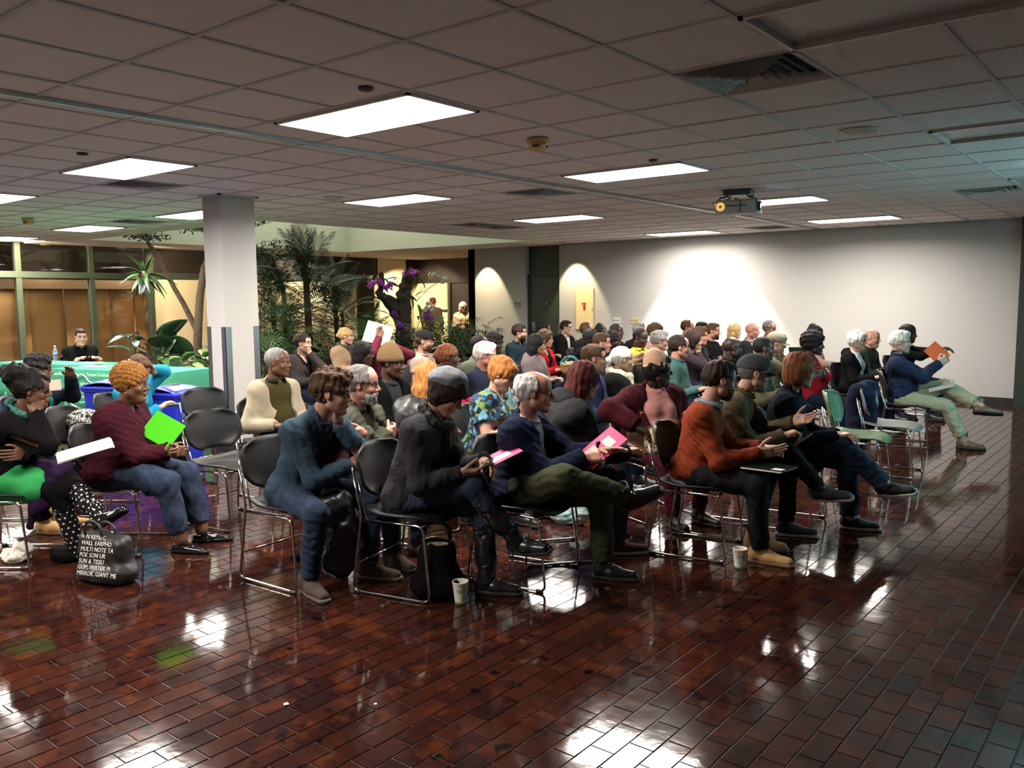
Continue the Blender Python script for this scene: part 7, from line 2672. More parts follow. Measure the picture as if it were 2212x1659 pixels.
for (x, m_, lb, n_) in ((1333, mat('white_plate', C(226, 224, 216), 0.5), 'white switch plate on the wall under the bright wash', 3), (1371, mat('ivory_plate', C(206, 190, 140), 0.5), 'ivory switch plate with four toggles on the white wall', 4)):
    q = on_y(x, 692, YF)
    sp = empty('switch_plate', (q.x, YF, q.z), 0, lb, 'switch plate')
    MB().box(-0.08 if n_ == 3 else -0.10, -0.008, -0.06, 0.08 if n_ == 3 else 0.10, 0, 0.06, bev=0.003).build('plate', m_, sp)
    for i in range(n_):
        x_ = (i - (n_ - 1) / 2) * 0.046
        MB().box(x_ - 0.006, -0.016, -0.014, x_ + 0.006, -0.008, 0.014).build('toggle', M_CARD_S, sp)
q = on_y(1118, 658, YF)
ov = MB()
pts_ = [(0.085 * math.copysign(abs(math.cos(a)) ** 0.6, math.cos(a)), 0.05 * math.copysign(abs(math.sin(a)) ** 0.6, math.sin(a))) for a in np.linspace(0, 2 * math.pi, 29)[:-1]]
ov._add([(x, -0.012, z) for x, z in pts_] + [(x, 0, z) for x, z in pts_], [tuple(range(28))] + [(i, 28 + i, 28 + (i + 1) % 28, (i + 1) % 28) for i in range(28)] + [tuple(range(55, 27, -1))])
ovs = empty('room_sign', (q.x, YF, q.z), 0, 'small grey oval sign on the wall beside the dark green door', 'sign')
ov.build('plate', M_STEEL, ovs)
MB().box(-0.055, -0.014, 0.004, 0.055, -0.011, 0.012).build('text_bar', M_CARD_W, ovs)
MB().box(-0.045, -0.014, -0.016, 0.045, -0.011, -0.008).build('text_bar', M_CARD_W, ovs)
# exit sign
q = on_y(1010, 583, 14.0)
exs = empty('exit_sign', (XC - 0.06, 14.6, 2.36), 0, 'red lit exit sign at the corridor corner', 'sign')
MB().box(-0.16, -0.02, -0.1, 0.16, 0.02, 0.1, bev=0.006).build('box', mat('exit_red', C(150, 20, 26), 0.4, emit=(1.0, 0.06, 0.08), estr=0.8), exs)
tm = text_mesh('letters', 'EXIT', 0.13, mat('exit_letters', (0.9, 0.9, 0.9), 0.5, emit=(1, 0.8, 0.8), estr=1.0))
link('letters', tm, exs, (0, -0.021, -0.005), (math.pi / 2, 0, 0))
# room name on the dark panel
tm = text_mesh('room_lettering', 'Room', 0.17, mat('sign_letter_white', C(210, 205, 190), 0.6), 'LEFT')
rl = link('room_lettering', tm, None, (XL - 0.025, 14.96, 2.24), (math.pi / 2, 0, math.pi / 2))
tag(rl, 'white word Room on the dark brown panel behind the palms', 'lettering')

# ---- tables with green cloths
M_GCLOTH = fabric('green_tablecloth', C(92, 190, 152), var=0.05)
M_GPRINT = mat('pale_green_print', C(196, 226, 208), 0.8)


def cloth_table(name, c, ang, L_, D_, hem, label):
    e_ = empty(name, (c[0], c[1], 0), ang, label, 'table')
    MB().box(-L_ / 2, -D_ / 2, 0.715, L_ / 2, D_ / 2, 0.742, bev=0.004).build('table_top', mat('table_laminate', C(150, 130, 100), 0.6), e_)
    for sx in (-1, 1):
        for sy in (-1, 1):
            MB().tube([(sx * (L_ / 2 - 0.12), sy * (D_ / 2 - 0.1), 0.72), (sx * (L_ / 2 - 0.10), sy * (D_ / 2 - 0.08), 0.0)], 0.014, 8).build('leg', M_CARD_S, e_)
    return e_


def cloth(c, ang, L_, D_, hem, label):
    n = 60
    rows = []
    cx_, cy_ = L_ / 2 + 0.008, D_ / 2 + 0.008
    per = []
    for i in range(n):
        t_ = i / n * 4
        k, u = int(t_), t_ - int(t_)
        a, b_ = [((-cx_, -cy_), (cx_, -cy_)), ((cx_, -cy_), (cx_, cy_)), ((cx_, cy_), (-cx_, cy_)), ((-cx_, cy_), (-cx_, -cy_))][k]
        per.append((a[0] + (b_[0] - a[0]) * u, a[1] + (b_[1] - a[1]) * u))
    per.append(per[0])
    for zi, (zz, fl_) in enumerate(((0.748, 0.0), (0.742, 0.006), (0.6, 0.012), (0.4, 0.022), (hem, 0.035))):
        rows.append([(x * (1 + fl_ * 0.3) + fl_ * 0.7 * math.sin(i * 1.3) * (abs(y) >= cy_ - .01), y * (1 + fl_) + fl_ * 0.6 * math.sin(i * 1.7), zz + 0.01 * math.sin(i * .9) * (zi == 4)) for i, (x, y) in enumerate(per)])
    e_ = empty('tablecloth', (c[0], c[1], 0), ang, label, 'tablecloth', 'green tablecloths')
    MB().sheet(rows, thick=0.003).build('skirt_cloth', M_GCLOTH, e_)
    MB().box(-cx_, -cy_, 0.744, cx_, cy_, 0.749).build('top_cloth', M_GCLOTH, e_)
    return e_


TA = math.radians(17.6)
T1, T2 = (-12.75, 5.32), (-10.86, 5.42)
cloth_table('folding_table', T1, TA, 2.0, 0.55, 0.1, 'folding table under a green cloth in front of the man in black')
cloth_table('folding_table', T2, TA, 2.0, 0.70, 0.1, 'folding table under the printed green cloth by the plants')
cloth(T1, TA, 2.0, 0.55, 0.15, 'plain green tablecloth in front of the man in black')
cl = cloth(T2, TA, 2.0, 0.70, 0.17, 'green tablecloth printed with a pale emblem and lettering')
fy = -0.70 / 2 - 0.035
orn = []
for a in np.linspace(0, 2 * math.pi, 49)[:-1]:
    q_ = 0.26 + 0.035 * math.cos(4 * a) + 0.02 * math.cos(8 * a)
    orn.append((-0.45 + 1.15 * q_ * math.cos(a), fy - 0.012, 0.43 + 0.82 * q_ * math.sin(a)))
MB().tube(orn, 0.010, 6, closed=True).build('emblem_outline', M_GPRINT, cl)
for (tx, tz, sz, body) in ((-0.72, 0.69, 0.062, 'Landlord Training'), (-0.12, 0.69, 0.062, 'Tenant Counseling'), (-0.45, 0.55, 0.085, 'GUIDE'), (-0.45, 0.46, 0.040, 'Maintaining Community'), (-0.45, 0.40, 0.040, 'Safe and Sound Homes'), (-0.45, 0.33, 0.036, 'together'), (-0.35, 0.22, 0.040, 'Housing Neighborhood Development')):
    tm = text_mesh('cloth_lettering', body, sz, M_GPRINT)
    link('cloth_lettering', tm, cl, (tx, fy - 0.022, tz), (math.pi / 2, 0, 0))
rp = random.Random(9)
for i, (tc_, x, y, w_, h_, rz, lb) in enumerate(((T2, -0.72, 0.10, 0.42, 0.22, 0.1, 'large white sheet at the left end of the printed table'), (T2, 0.0, 0.12, 0.30, 0.2, -0.1, 'white sheet in the middle of the printed green table'), (T1, 0.55, 0.05, 0.28, 0.2, 0.3, 'white sheet in front of the bottle and the man in black'), (T1, -0.62, 0.02, 0.25, 0.18, 0.0, 'white sheet at the far left of the rear green table'))):
    pr_ = Matrix.Translation((tc_[0], tc_[1], 0)) @ Matrix.Rotation(TA, 4, 'Z') @ Matrix.Translation((x, y, 0.7505)) @ Matrix.Rotation(rz, 4, 'Z')
    o = MB().box(-w_ / 2, -h_ / 2, 0, w_ / 2, h_ / 2, 0.003).build('paper_sheet', M_PAPER)
    o.matrix_world = pr_
    tag(o, lb, 'paper')
q = at(120, 778, 0.75)
bt = empty('water_bottle', (q.x, q.y, 0.7495), 0, 'clear plastic water bottle with a blue label on the green table', 'bottle')
M_PET = mat('clear_plastic', (0.55, 0.62, 0.66), 0.1)
M_PET.node_tree.nodes['Principled BSDF'].inputs['Transmission Weight'].default_value = 0.7
MB().lathe([(0.030, 0.0), (0.033, 0.01), (0.033, 0.06), (0.031, 0.09), (0.033, 0.13), (0.028, 0.165), (0.013, 0.19), (0.013, 0.205)], 20).build('bottle_body', M_PET, bt)
MB().lathe([(0.0335, 0.07), (0.0335, 0.115)], 20).build('label_band', mat('bottle_label', C(90, 130, 180), 0.5), bt)
MB().lathe([(0.015, 0.2), (0.015, 0.218), (0.0, 0.219)], 16).build('cap', M_PAPER, bt)
# name badge of the man at the table
a_ = J_ = JT
pb = V3(JT['root']) + JT['chest'] + JT['F2'] * 0.150 - JT['U2'] * 0.0 + JT['Lc'] * 0.09
nbd = MB().box(-0.045, -0.03, -0.001, 0.045, 0.03, 0.001).build('name_badge', M_PAPER)
nbd.matrix_world = Matrix([list(np.stack([JT['Lc'], JT['U2'], JT['F2']], 1)[i]) + [float(pb[i])] for i in range(3)] + [[0, 0, 0, 1]])
tag(nbd, 'white name badge on the black shirt at the table', 'badge')

# ---- recycling bins
M_BLUE = mat('blue_bin_plastic', C(34, 48, 176), 0.4)


def bin_(x, y, rz, hgt, w_, d_, label):
    e_ = empty('recycling_bin', (x, y, 0), rz, label, 'bin')
    rows = []
    pr_ = [(-1, -1), (0, -1), (1, -1), (1, 0), (1, 1), (0, 1), (-1, 1), (-1, 0), (-1, -1)]
    for (zz, k) in ((0.0, 0.80), (0.02, 0.82), (hgt - 0.06, 1.0), (hgt - 0.05, 1.06), (hgt, 1.06)):
        rows.append([(p_[0] * w_ / 2 * k, p_[1] * d_ / 2 * k, zz) for p_ in pr_])
    MB().sheet(rows, thick=0.006, smooth=False).box(-w_ * .4, -d_ * .4, 0.0, w_ * .4, d_ * .4, 0.02).build('bin_body', M_BLUE, e_)
    rows = []
    for i in range(7):
        u = -1 + i / 3
        rows.append([(u * w_ / 2 * 1.1, v * d_ / 2 * 1.1, hgt + 0.075 * (1 - u * u * .9) * (1 - 0.35 * v * v) - 0.004) for v in np.linspace(-1, 1, 7)])
    MB().sheet(rows, thick=-0.008).build('lid', M_BLUE, e_)
    MB().box(-w_ * .56, -d_ * .56, hgt - 0.03, w_ * .56, d_ * .56, hgt + 0.002, bev=0.008).build('lid_rim', M_BLUE, e_)
    MB().lathe([(0.06, 0.0), (0.055, 0.012), (0.0, 0.012)], 18, M=Matrix.Translation((0, 0, hgt + 0.063))).build('slot', M_DARKP, e_)
    return e_


bin_(-8.28, 3.98, 0.4, 0.80, 0.46, 0.40, 'blue recycling bin with a domed lid behind the golden hair')
bin_(-8.15, 4.50, 0.2, 0.70, 0.46, 0.40, 'blue recycling bin between the chairs and the pillar')
# ================================================================ indoor planting under the atrium shaft


def leafmat(name, col, rough=0.4, var=0.25):
    m = mat(name, col, rough, var=var, vscale=9, spec=0.5)
    return m


M_LEAFD = leafmat('dark_palm_green', (0.012, 0.032, 0.010))
M_LEAFM = leafmat('mid_leaf_green', (0.030, 0.085, 0.018))
M_LEAFR = leafmat('rubber_leaf_green', (0.014, 0.042, 0.018), 0.25)
M_LEAFL = leafmat('pale_leaf_green', (0.10, 0.20, 0.045))
M_LEAFV = leafmat('variegated_leaf', (0.18, 0.26, 0.10), 0.35, 0.7)
M_LEAFY = leafmat('yellow_green_leaf', (0.28, 0.26, 0.04))
M_BARK = mat('grey_brown_bark', (0.16, 0.11, 0.075), 0.9, var=0.3, vscale=18, bump=0.8, bscale=50)
M_BARKD = mat('dark_bark', (0.035, 0.026, 0.018), 0.95, var=0.4, vscale=14, bump=0.9, bscale=40)
M_SOIL = mat('dark_soil', (0.015, 0.011, 0.008), 0.95, var=0.4, vscale=30, bump=0.9, bscale=40)
RP = random.Random(21)


def leaf_mesh(name, L_, W_, m, fold=0.25, droop=0.3, tip=0.9, n=8):
    rows = []
    for i in range(n + 1):
        t_ = i / n
        w_ = W_ * (math.sin(math.pi * min(1, t_ ** 0.85)) ** tip) * 0.5 + 0.002
        x = L_ * t_
        z = -droop * L_ * t_ * t_
        rows.append([(x, -w_, z + fold * w_), (x, -w_ * .5, z + fold * w_ * .35), (x, 0, z), (x, w_ * .5, z + fold * w_ * .35), (x, w_, z + fold * w_)])
    return MB().sheet(rows, thick=0.0015).mesh(name, m)


def frond_mesh(name, L_, m, droop, n=26, ll=0.30, seed=0):
    r_ = random.Random(seed)
    b = MB()

    def P(t_):
        return Vector((L_ * t_ * (1 - 0.12 * t_), 0, L_ * (0.42 * t_ - droop * t_ * t_)))
    b.tube([P(i / 10) for i in range(11)], [0.009 * (1 - 0.8 * i / 10) for i in range(11)], 5)
    for i in range(n):
        t_ = 0.14 + 0.86 * i / (n - 1)
        p = P(t_)
        tg = (P(min(1, t_ + .02)) - P(max(0, t_ - .02))).normalized()
        l_ = ll * (0.35 + 0.65 * math.sin(math.pi * (0.12 + 0.80 * t_))) * r_.uniform(0.9, 1.1)
        for s_ in (-1, 1):
            d = (tg * (0.55 + 0.5 * t_) + Vector((0, s_, 0)) * (1.0 - 0.35 * t_) + Vector((0, 0, 0.10))).normalized()
            e1 = p + d * l_ * 0.55
            e2 = p + d * l_ + Vector((0, 0, -0.30 * l_))
            wv = tg * 0.011
            b._add([p - wv * .6, p + wv * .6, e1 + wv, e1 - wv, e2], [(0, 1, 2, 3), (3, 2, 4)], 0, False)
    return b.mesh(name, m)


def aim(p, az, el_, roll=0.0, s=1.0):
    M = Matrix.Translation(p) @ Matrix.Rotation(az, 4, 'Z') @ Matrix.Rotation(-el_, 4, 'Y') @ Matrix.Rotation(roll, 4, 'X') @ Matrix.Scale(s, 4)
    return M


# planter bed
pb = empty('planter', (-12.9, 10.0, 0), 0, 'long low planter bed full of indoor plants', 'planter')
bx_ = MB()
X0, X1, Y0, Y1 = -2.3, 2.1, -2.75, 2.75
for (a, b, c, d) in ((X0, Y0, X1, Y0 + .08), (X0, Y1 - .08, X1, Y1), (X0, Y0, X0 + .08, Y1), (X1 - .08, Y0, X1, Y1)):
    MB().box(a, b, 0, c, d, 0.42, bev=0.006).build('planter_wall', mat('planter_stone', (0.22, 0.20, 0.17), 0.8, var=0.15), pb)
MB().box(X0 + .05, Y0 + .05, 0.05, X1 - .05, Y1 - .05, 0.36).build('soil', M_SOIL, pb)

FR = [frond_mesh('frond', 1.25, M_LEAFD, dr, 24, 0.36, i) for i, dr in enumerate((0.18, 0.45, 0.75, 1.0))]
FRS = [frond_mesh('frond', 0.8, M_LEAFM, dr, 18, 0.30, i + 9) for i, dr in enumerate((0.3, 0.7, 1.0))]


def palm(x, y, zt, label, nf, sc, meshes, tr=0.05, zlow=None, els=(0.05, 1.35)):
    e_ = empty('palm_tree', (x, y, 0), 0, label, 'palm')
    MB().tube([(0, 0, 0.3), (0.02, 0.01, zt * .5), (0, 0, zt)], [tr * 1.2, tr, tr * .8], 10).build('trunk', M_BARKD, e_)
    for i in range(nf):
        az = i * 2.39996 + RP.gauss(0, .15)
        u = i / (nf - 1)
        el_ = els[0] + (els[1] - els[0]) * u + RP.gauss(0, .08)
        o = link('frond', meshes[min(len(meshes) - 1, int((1 - u) * len(meshes)))], e_)
        o.matrix_local = aim((0, 0, (zlow or zt - 0.3) + (zt - (zlow or zt - 0.3)) * u), az, el_ - 0.15, RP.gauss(0, .3), sc * RP.uniform(0.85, 1.1))
    return e_


palm(-12.5, 9.52, 1.95, 'tall dark palm with feathery fronds right of the white pillar', 40, 0.95, FR, 0.07, 0.95, (-0.45, 1.35))
palm(-13.0, 9.15, 1.6, 'dense dark palm tucked left of the tallest palm', 26, 0.85, FR, 0.05, 0.9, (-0.3, 1.2))
palm(-12.6, 10.25, 1.45, 'dense dark palm tucked right of the tallest palm', 26, 0.85, FR, 0.05, 0.8, (-0.3, 1.2))
palm(-12.0, 8.75, 1.15, 'low bushy palm spreading behind the woman in the blazer', 16, 0.85, FRS, 0.04, 0.75, (0.0, 1.2))
palm(-13.2, 10.9, 1.35, 'slender palm behind the camel coat', 14, 0.8, FR, 0.04, 0.95, (-0.2, 1.2))
palm(-11.3, 9.9, 0.95, 'short palm with arching fronds behind the curly-haired woman', 14, 0.8, FRS, 0.04, 0.6, (0.0, 1.1))


# fan-leaved rhapis
def fan_mesh(name, m, L_=0.26, n=8, w=0.022):
    b = MB()
    for i in range(n):
        a = -1.25 + 2.5 * i / (n - 1)
        d = Vector((math.cos(a), math.sin(a), 0))
        s_ = Vector((-math.sin(a), math.cos(a), 0)) * w * 0.5
        p1, p2, p3 = d * L_ * .12, d * L_ * .6 + Vector((0, 0, 0.02)), d * L_ + Vector((0, 0, -0.06))
        b._add([p1 - s_ * .3, p1 + s_ * .3, p2 + s_, p2 - s_, p3], [(0, 1, 2, 3), (3, 2, 4)])
    return b.mesh(name, m)


FAN = fan_mesh('fan_leaf', M_LEAFD)
FANM = fan_mesh('fan_leaf', M_LEAFM, 0.28)


def rhapis(x, y, label, n, hmax, spread, fans=(FAN,), zb=0.34):
    e_ = empty('rhapis_palm', (x, y, 0), 0, label, 'palm')
    for i in range(n):
        a, r_ = RP.random() * 6.28, spread * math.sqrt(RP.random())
        hx, hy = r_ * math.cos(a), r_ * math.sin(a)
        hh = zb + (hmax - zb) * RP.uniform(0.45, 1.0)
        MB().tube([(hx * .5, hy * .5, zb), (hx * .8, hy * .8, (zb + hh) / 2), (hx, hy, hh)], 0.006, 5).build('stem', M_BARKD, e_)
        for k in range(4):
            az = a + RP.gauss(0, 1.2) if k else a
            zz = zb + (hh - zb) * (1 - 0.17 * k)
            q_ = Vector((hx * (0.8 + .2 * (zz - zb) / (hh - zb)), hy * (0.8 + .2 * (zz - zb) / (hh - zb)), zz))
            tip = q_ + Vector((math.cos(az) * 0.16, math.sin(az) * 0.16, 0.10))
            pt_ = MB().tube([q_, tip], 0.003, 4).build('leaf_stalk', M_LEAFM, e_)
            o = link('fan_leaf', fans[(i + k) % len(fans)], e_)
            o.matrix_local = aim(tip, az, RP.uniform(-0.4, 0.5), RP.gauss(0, .5), RP.uniform(0.85, 1.2))
    return e_


rhapis(-11.15, 12.25, 'bushy rhapis palm below the bright wall wash', 16, 1.28, 0.62, (FAN, FANM))
rhapis(-11.5, 11.55, 'rhapis palm in front of the standing woman', 8, 1.1, 0.4, (FAN,))
rhapis(-12.2, 8.25, 'rhapis palm tight against the right side of the pillar', 12, 1.75, 0.40, (FAN, FANM))
rhapis(-11.6, 7.55, 'leafy rhapis palm low beside the pillar', 9, 1.1, 0.35, (FANM,))


# leafy trees
def foliage(n, c, r, L_, m, parent, seed):
    r_ = random.Random(seed)
    b = MB()
    for i in range(n):
        while True:
            p = Vector((r_.uniform(-1, 1), r_.uniform(-1, 1), r_.uniform(-1, 1)))
            if p.length < 1:
                break
        p = Vector((c[0] + p.x * r[0], c[1] + p.y * r[1], c[2] + p.z * r[2]))
        d = Vector((r_.gauss(0, 1), r_.gauss(0, 1), r_.gauss(-.2, .6))).normalized()
        s_ = d.cross(Vector((r_.gauss(0, .3), r_.gauss(0, .3), 1))).normalized() * L_ * 0.26
        u = s_.cross(d).normalized() * L_ * 0.06
        b._add([p, p + d * L_ * .5 + s_ + u, p + d * L_, p + d * L_ * .5 - s_ + u, p + d * L_ * .5 - u], [(0, 1, 4), (1, 2, 4), (0, 4, 3), (4, 2, 3)])
    o = b.build('foliage', m, parent)
    tag(o, kind='stuff')
    return o


def tree(name, label, path, radii, crowns, m, seed, leaf=0.075):
    base = Vector(path[0])
    e_ = empty(name, (base.x, base.y, 0), 0, label, 'tree')
    MB().tube([Vector(p) - Vector((base.x, base.y, 0)) for p in path], radii, 10).build('trunk', M_BARK, e_)
    top = Vector(path[-1]) - Vector((base.x, base.y, 0))
    for i, (c, r, n) in enumerate(crowns):
        cc = Vector(c) - Vector((base.x, base.y, 0))
        for k in range(4):
            q_ = cc + Vector((RP.gauss(0, r[0] * .5), RP.gauss(0, r[1] * .5), RP.gauss(0, r[2] * .3)))
            MB().tube([top, (top + q_) / 2 + Vector((0, 0, .04)), q_], [0.014, 0.009, 0.004], 5).build('branch', M_BARK, e_)
        foliage(n, cc, r, leaf, m, e_, seed + i)
    return e_


XT = -14.0
pth = [on_x(433, 800, XT), on_x(428, 720, XT), on_x(396, 655, XT), on_x(378, 625, XT), on_x(360, 590, XT), on_x(335, 545, XT), on_x(318, 522, XT)]
tree('ficus_tree', 'leaning bare-trunked tree with a small flat crown left of the pillar', pth, [0.06, 0.055, 0.045, 0.042, 0.04, 0.036, 0.03], [(on_x(320, 509, XT), (0.32, 0.42, 0.08), 230)], M_LEAFD, 3)
pth = [on_x(425, 800, -13.0), on_x(428, 700, -13.0), on_x(432, 640, -13.0), on_x(441, 580, -13.0), on_x(470, 520, -13.0)]
tree('ficus_tree', 'upright grey trunk half hidden by the white pillar', pth, [0.075, 0.07, 0.065, 0.06, 0.045], [(on_x(420, 492, -13.0), (0.3, 0.25, 0.07), 110), (on_x(548, 476, -13.0), (0.25, 0.3, 0.05), 110)], M_LEAFD, 13)
pth = [on_x(617, 800, -13.2), on_x(616, 700, -13.2), on_x(612, 620, -13.2), on_x(590, 570, -13.2)]
tree('ficus_tree', 'round-leaved tree on a thin dark trunk right of the pillar', pth, [0.05, 0.045, 0.04, 0.03], [(on_x(590, 545, -13.2), (0.34, 0.36, 0.26), 380), (on_x(588, 600, -13.2), (0.3, 0.36, 0.25), 280), (on_x(572, 665, -13.0), (0.25, 0.3, 0.2), 120)], M_LEAFM, 23)


# staghorn fern hanging on a mount
q = on_x(312, 594, -13.0)
sf = empty('staghorn_fern', q, 0, 'bright green staghorn fern hanging in front of the dark windows', 'fern')
link('mount', soft_mesh('mount', [el((0, 0, -0.02), (0.09, 0.09, 0.08))], 0.012, 0.01, M_BARK, (3, 0.01, 40)), sf)
ST = [leaf_mesh('leaf', 0.42, 0.07, M_LEAFM, 0.2, d_, 0.8) for d_ in (0.2, 0.6, 1.0)]
for i in range(38):
    o = link('leaf', ST[i % 3], sf)
    o.matrix_local = aim((0, 0, 0.0), i * 2.4, RP.uniform(-0.5, 1.45), RP.gauss(0, .3), RP.uniform(0.5, 0.9))
MB().tube([(0, 0, 0), (0, 0, CEIL - q.z)], 0.003, 5).build('hanging_wire', M_DARKP, sf)
GRL = leaf_mesh('leaf', 0.30, 0.12, leafmat('silver_leaf', (0.30, 0.33, 0.33)), 0.2, 0.5)
for i in range(5):
    o = link('leaf', GRL, sf)
    o.matrix_local = aim((0, 0, -0.04), -2.2 + 0.5 * i, RP.uniform(-0.9, -0.4), 0, 0.9)

# rubber plant with very large leaves
RB = [leaf_mesh('leaf', 0.62, 0.44, M_LEAFR, f_, d_, 0.62, 12) for f_, d_ in ((0.15, 0.15), (0.3, 0.35), (0.1, 0.5))]
rx = on_x(352, 800, -11.6)
rb = empty('rubber_plant', (rx.x, rx.y, 0), 0, 'rubber plant with huge dark oval leaves left of the pillar', 'plant')
MB().tube([(0, 0, 0.3), (0.02, 0, 0.7), (0, 0.02, 1.05)], [0.03, 0.025, 0.018], 8).build('stem', M_BARK, rb)
vdir = math.atan2(-rx.y, -rx.x)
for (px_, py_, ddir, el_, roll, sc, k) in ((345, 770, 2.3, 1.15, 0.2, 0.85, 0), (352, 742, 1.0, 1.0, -0.3, 0.85, 1), (358, 752, -0.4, 0.55, 0.3, 0.75, 0), (350, 765, 2.6, 0.25, 0.0, 0.75, 2), (400, 780, -0.6, 1.05, 0.4, 0.80, 0), (352, 770, 0.4, 0.1, 0.2, 0.7, 2), (420, 785, 0.7, 0.35, -0.4, 0.7, 1)):
    p = on_x(px_, py_, -11.6) - Vector((rx.x, rx.y, 0))
    o = link('leaf', RB[k], rb)
    o.matrix_local = aim(p, vdir + 1.57 - 1.57 + ddir + 0.0, el_, roll, sc)
    MB().tube([(0, 0, max(0.5, p.z - 0.25)), p], 0.010, 6).build('leaf_stalk', M_LEAFM, rb)

# anthurium-like plant at the left of the bed
ax_ = on_x(285, 800, -11.8)
an = empty('broad_leaf_plant', (ax_.x, ax_.y, 0), 0, 'small plant with pinkish glossy leaves above the grey-haired head', 'plant')
AL = leaf_mesh('leaf', 0.30, 0.16, mat('bronze_leaf', (0.16, 0.10, 0.055), 0.25, var=0.5, vscale=8), 0.3, 0.4)
AL2 = leaf_mesh('leaf', 0.34, 0.15, M_LEAFR, 0.3, 0.5)
for i in range(9):
    p = Vector((RP.gauss(0, .08), RP.gauss(0, .08), RP.uniform(0.75, 1.15)))
    MB().tube([(0, 0, 0.36), p], 0.006, 5).build('leaf_stalk', M_LEAFM, an)
    o = link('leaf', AL if i % 3 == 0 else AL2, an)
    o.matrix_local = aim(p, i * 2.4, RP.uniform(-0.2, 0.7), RP.gauss(0, .3), 1.0)

# ground cover
GC = [leaf_mesh('leaf', 0.20, 0.11, m_, 0.35, 0.4, 0.7, 5) for m_ in (M_LEAFM, M_LEAFV, M_LEAFR, M_LEAFL)]


def ground_plant(x, y, label, n, hmin, hmax, spread, kinds, sc=1.0, name='leafy_plant'):
    e_ = empty(name, (x, y, 0), 0, label, 'plant')
    for i in range(n):
        a, r_ = RP.random() * 6.28, spread * math.sqrt(RP.random())
        p = Vector((r_ * math.cos(a), r_ * math.sin(a), RP.uniform(hmin, hmax)))
        MB().tube([(p.x * .4, p.y * .4, 0.34), p], 0.004, 4).build('leaf_stalk', M_LEAFM, e_)
        o = link('leaf', GC[kinds[i % len(kinds)]], e_)
        o.matrix_local = aim(p, a + RP.gauss(0, .6), RP.uniform(-0.4, 0.7), RP.gauss(0, .4), sc * RP.uniform(0.8, 1.3))
    return e_


for (px_, py_, X_, lb, n, lo_, hi_, sp, kd) in ((350, 805, -11.2, 'light green leafy plant at the left end of the planter', 22, 0.45, 0.80, 0.35, (0, 3, 1)), (400, 805, -11.2, 'variegated leafy plant beside the pillar base', 24, 0.45, 0.85, 0.35, (1, 0, 1)), (432, 800, -11.4, 'dense green plant tight behind the pillar', 22, 0.5, 0.95, 0.30, (0, 2, 1)), (600, 770, -11.3, 'leafy plant behind the beige windbreaker', 20, 0.45, 0.8, 0.4, (0, 2)), (720, 760, -11.3, 'leafy plant between the blazer and the camel coat', 20, 0.45, 0.85, 0.4, (2, 0)), (790, 740, -11.6, 'leafy plant below the purple orchids', 22, 0.5, 1.0, 0.45, (0, 2, 3)), (900, 745, -11.6, 'leafy plant below the white orchids', 22, 0.45, 0.95, 0.45, (2, 0)), (960, 750, -11.3, 'dark leafy plant next to the rhapis', 20, 0.45, 0.85, 0.4, (2, 0))):
    p = on_x(px_, py_, X_)
    ground_plant(p.x, p.y, lb, n, lo_, hi_, sp, kd)
SPD = leaf_mesh('leaf', 0.36, 0.022, M_LEAFL, 0.3, 0.9, 0.7, 6)
p = on_x(338, 795, -11.0)
sp_ = empty('spider_plant', (p.x, p.y, 0), 0, 'bright spider plant with thin arching leaves', 'plant')
MB().lathe([(0.06, 0.34), (0.08, 0.46), (0.0, 0.45)], 12).build('crown', M_LEAFL, sp_)
for i in range(26):
    o = link('leaf', SPD, sp_)
    o.matrix_local = aim((0, 0, 0.44), i * 2.4, RP.uniform(0.5, 1.4), 0, RP.uniform(0.7, 1.15))
# fan of yellow-edged leaves
YF_ = leaf_mesh('leaf', 0.52, 0.05, M_LEAFM, 0.3, 0.55, 0.7, 7)
YF2 = leaf_mesh('leaf', 0.50, 0.045, M_LEAFY, 0.3, 0.55, 0.7, 7)
p = on_x(818, 720, -11.9)
yp = empty('bromeliad', (p.x, p.y, 0), 0, 'bromeliad with green and yellow strap leaves under the orchids', 'plant')
MB().tube([(0, 0, 0.34), (0, 0, 0.95)], 0.04, 10).build('stem', M_BARKD, yp)
for i in range(26):
    o = link('leaf', YF2 if i % 5 == 0 else YF_, yp)
    o.matrix_local = aim((0, 0, 0.93), i * 2.4, RP.uniform(0.2, 1.2), 0, RP.uniform(0.7, 1.0))


# orchid stump
def flower_mesh(name, m, mc, s=0.055):
    b = MB()
    for i in range(5):
        a = i * 2 * math.pi / 5 + 0.3
        d, t_ = Vector((math.cos(a), math.sin(a), 0.25)), Vector((-math.sin(a), math.cos(a), 0))
        w_ = s * (0.42 if i % 2 else 0.34)
        rows = [[d * s * u + t_ * w_ * math.sin(math.pi * min(1, 0.15 + u * .85)) * v + Vector((0, 0, -0.02 * u * u + 0.006 * abs(v))) for v in (-1, 0, 1)] for u in (0.05, 0.35, 0.7, 1.0)]
        b.sheet(rows, 0, 0.001)
    b.tube([(0, 0, 0), (0.01, 0, 0.02), (0.026, 0, 0.024)], [0.008, 0.014, 0.016], 8, 1)
    return b.mesh(name, [m, mc])


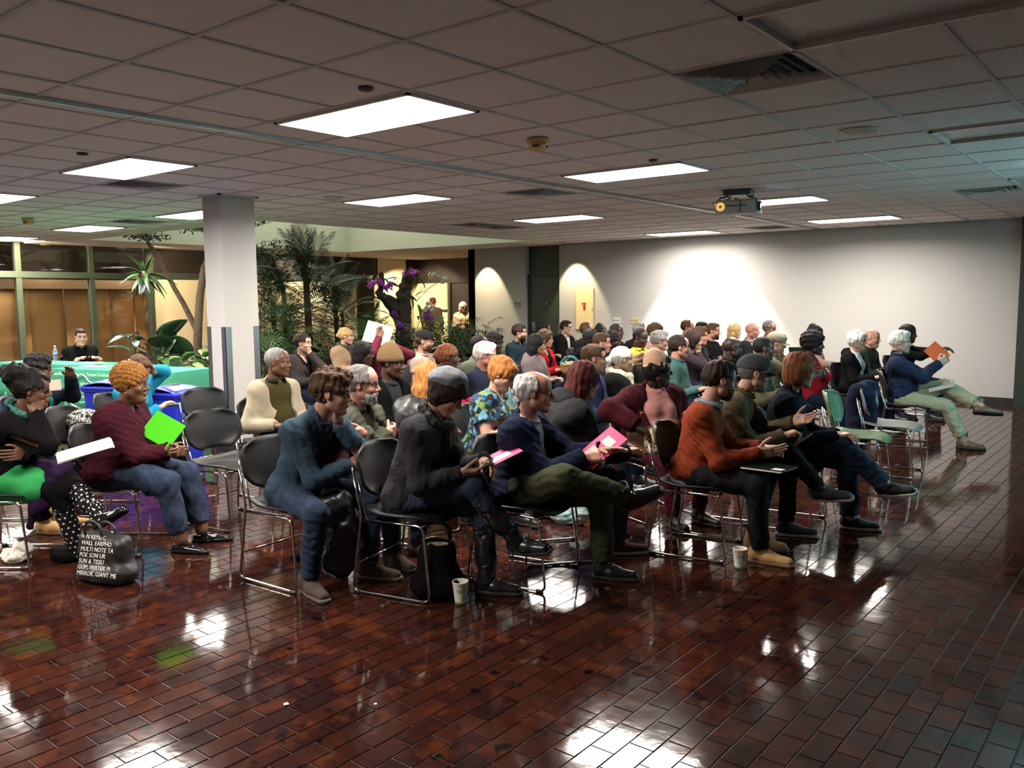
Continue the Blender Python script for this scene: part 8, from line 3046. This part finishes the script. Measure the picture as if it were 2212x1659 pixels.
M_OP = mat('orchid_purple', C(176, 66, 190), 0.5, var=0.2)
M_OV = mat('orchid_violet', C(104, 26, 150), 0.5, var=0.2)
M_OW = mat('orchid_white', C(226, 232, 214), 0.5)
M_OY = mat('orchid_yellow', C(196, 180, 70), 0.5, var=0.2)
FL = {'p': flower_mesh('flower', M_OP, M_OV, 0.075), 'v': flower_mesh('flower', M_OV, M_OP, 0.075), 'w': flower_mesh('flower', M_OW, M_OY, 0.06), 'y': flower_mesh('flower', M_OY, M_BARKD, 0.07)}
XO = -12.0
p0 = on_x(868, 760, XO)
st = empty('orchid_stump', (p0.x, p0.y, 0), 0, 'mossy dark stump covered with purple and white orchids', 'plant')
base = Vector((p0.x, p0.y, 0))
lp = lambda x, y: on_x(x, y, XO) - base
mesh_ = soft_mesh('stump', [rc(V3(0, 0, 0.34), V3(lp(872, 640)), 0.17, 0.13), rc(V3(lp(872, 640)), V3(lp(882, 598)), 0.13, 0.10), rc(V3(lp(868, 660)), V3(lp(822, 640)), 0.10, 0.06), rc(V3(lp(822, 640)), V3(lp(824, 590)), 0.06, 0.05), rc(V3(lp(862, 690)), V3(lp(838, 650)), 0.12, 0.09)], 0.018, 0.08, M_BARKD, [(3, 0.02, 22), (4, 0.012, 50)])
link('stump', mesh_, st)
OL = leaf_mesh('leaf', 0.28, 0.055, M_LEAFM, 0.3, 0.5, 0.8, 6)
for i in range(44):
    q_ = lp(RP.uniform(806, 915), RP.uniform(598, 730))
    o = link('leaf', OL, st)
    o.matrix_local = aim(q_ + Vector((RP.gauss(0, .06), RP.gauss(0, .06), 0)), RP.random() * 6.28, RP.uniform(-0.7, 1.0), RP.gauss(0, .4), RP.uniform(0.7, 1.3))
camd = math.atan2(-p0.y, -p0.x)
for (x, y, k, n) in ((876, 588, 'p', 2), (888, 585, 'p', 3), (898, 588, 'p', 2), (800, 616, 'p', 3), (828, 612, 'p', 2), (838, 617, 'p', 3), (925, 684, 'v', 3), (916, 676, 'v', 1), (862, 702, 'v', 3), (876, 706, 'v', 2), (858, 680, 'v', 2), (930, 595, 'w', 3), (940, 598, 'w', 3), (950, 606, 'w', 3), (958, 604, 'w', 2), (926, 656, 'w', 3), (934, 662, 'w', 2), (918, 668, 'w', 2), (924, 704, 'y', 2), (938, 718, 'y', 3), (948, 700, 'y', 2), (930, 730, 'y', 2)):
    for j in range(n):
        q_ = lp(x + RP.gauss(0, 3), y + RP.gauss(0, 3)) + Vector((RP.gauss(0, .03), RP.gauss(0, .03), 0)) + Vector((math.cos(camd), math.sin(camd), 0)) * 0.16
        o = link('flower', FL[k], st)
        o.matrix_local = Matrix.Translation(q_) @ Matrix.Rotation(camd + RP.gauss(0, .6), 4, 'Z') @ Matrix.Rotation(1.2 + RP.gauss(0, .3), 4, 'Y') @ Matrix.Rotation(RP.random() * 6, 4, 'Z')
    q_ = lp(x, y) + Vector((math.cos(camd), math.sin(camd), 0)) * 0.14
    r_ = lp(min(900, max(815, x)), y + 45)
    MB().tube([r_, (r_ + q_) / 2 + Vector((0, 0, .05)), q_], 0.004, 4).build('flower_stalk', M_LEAFM, st)
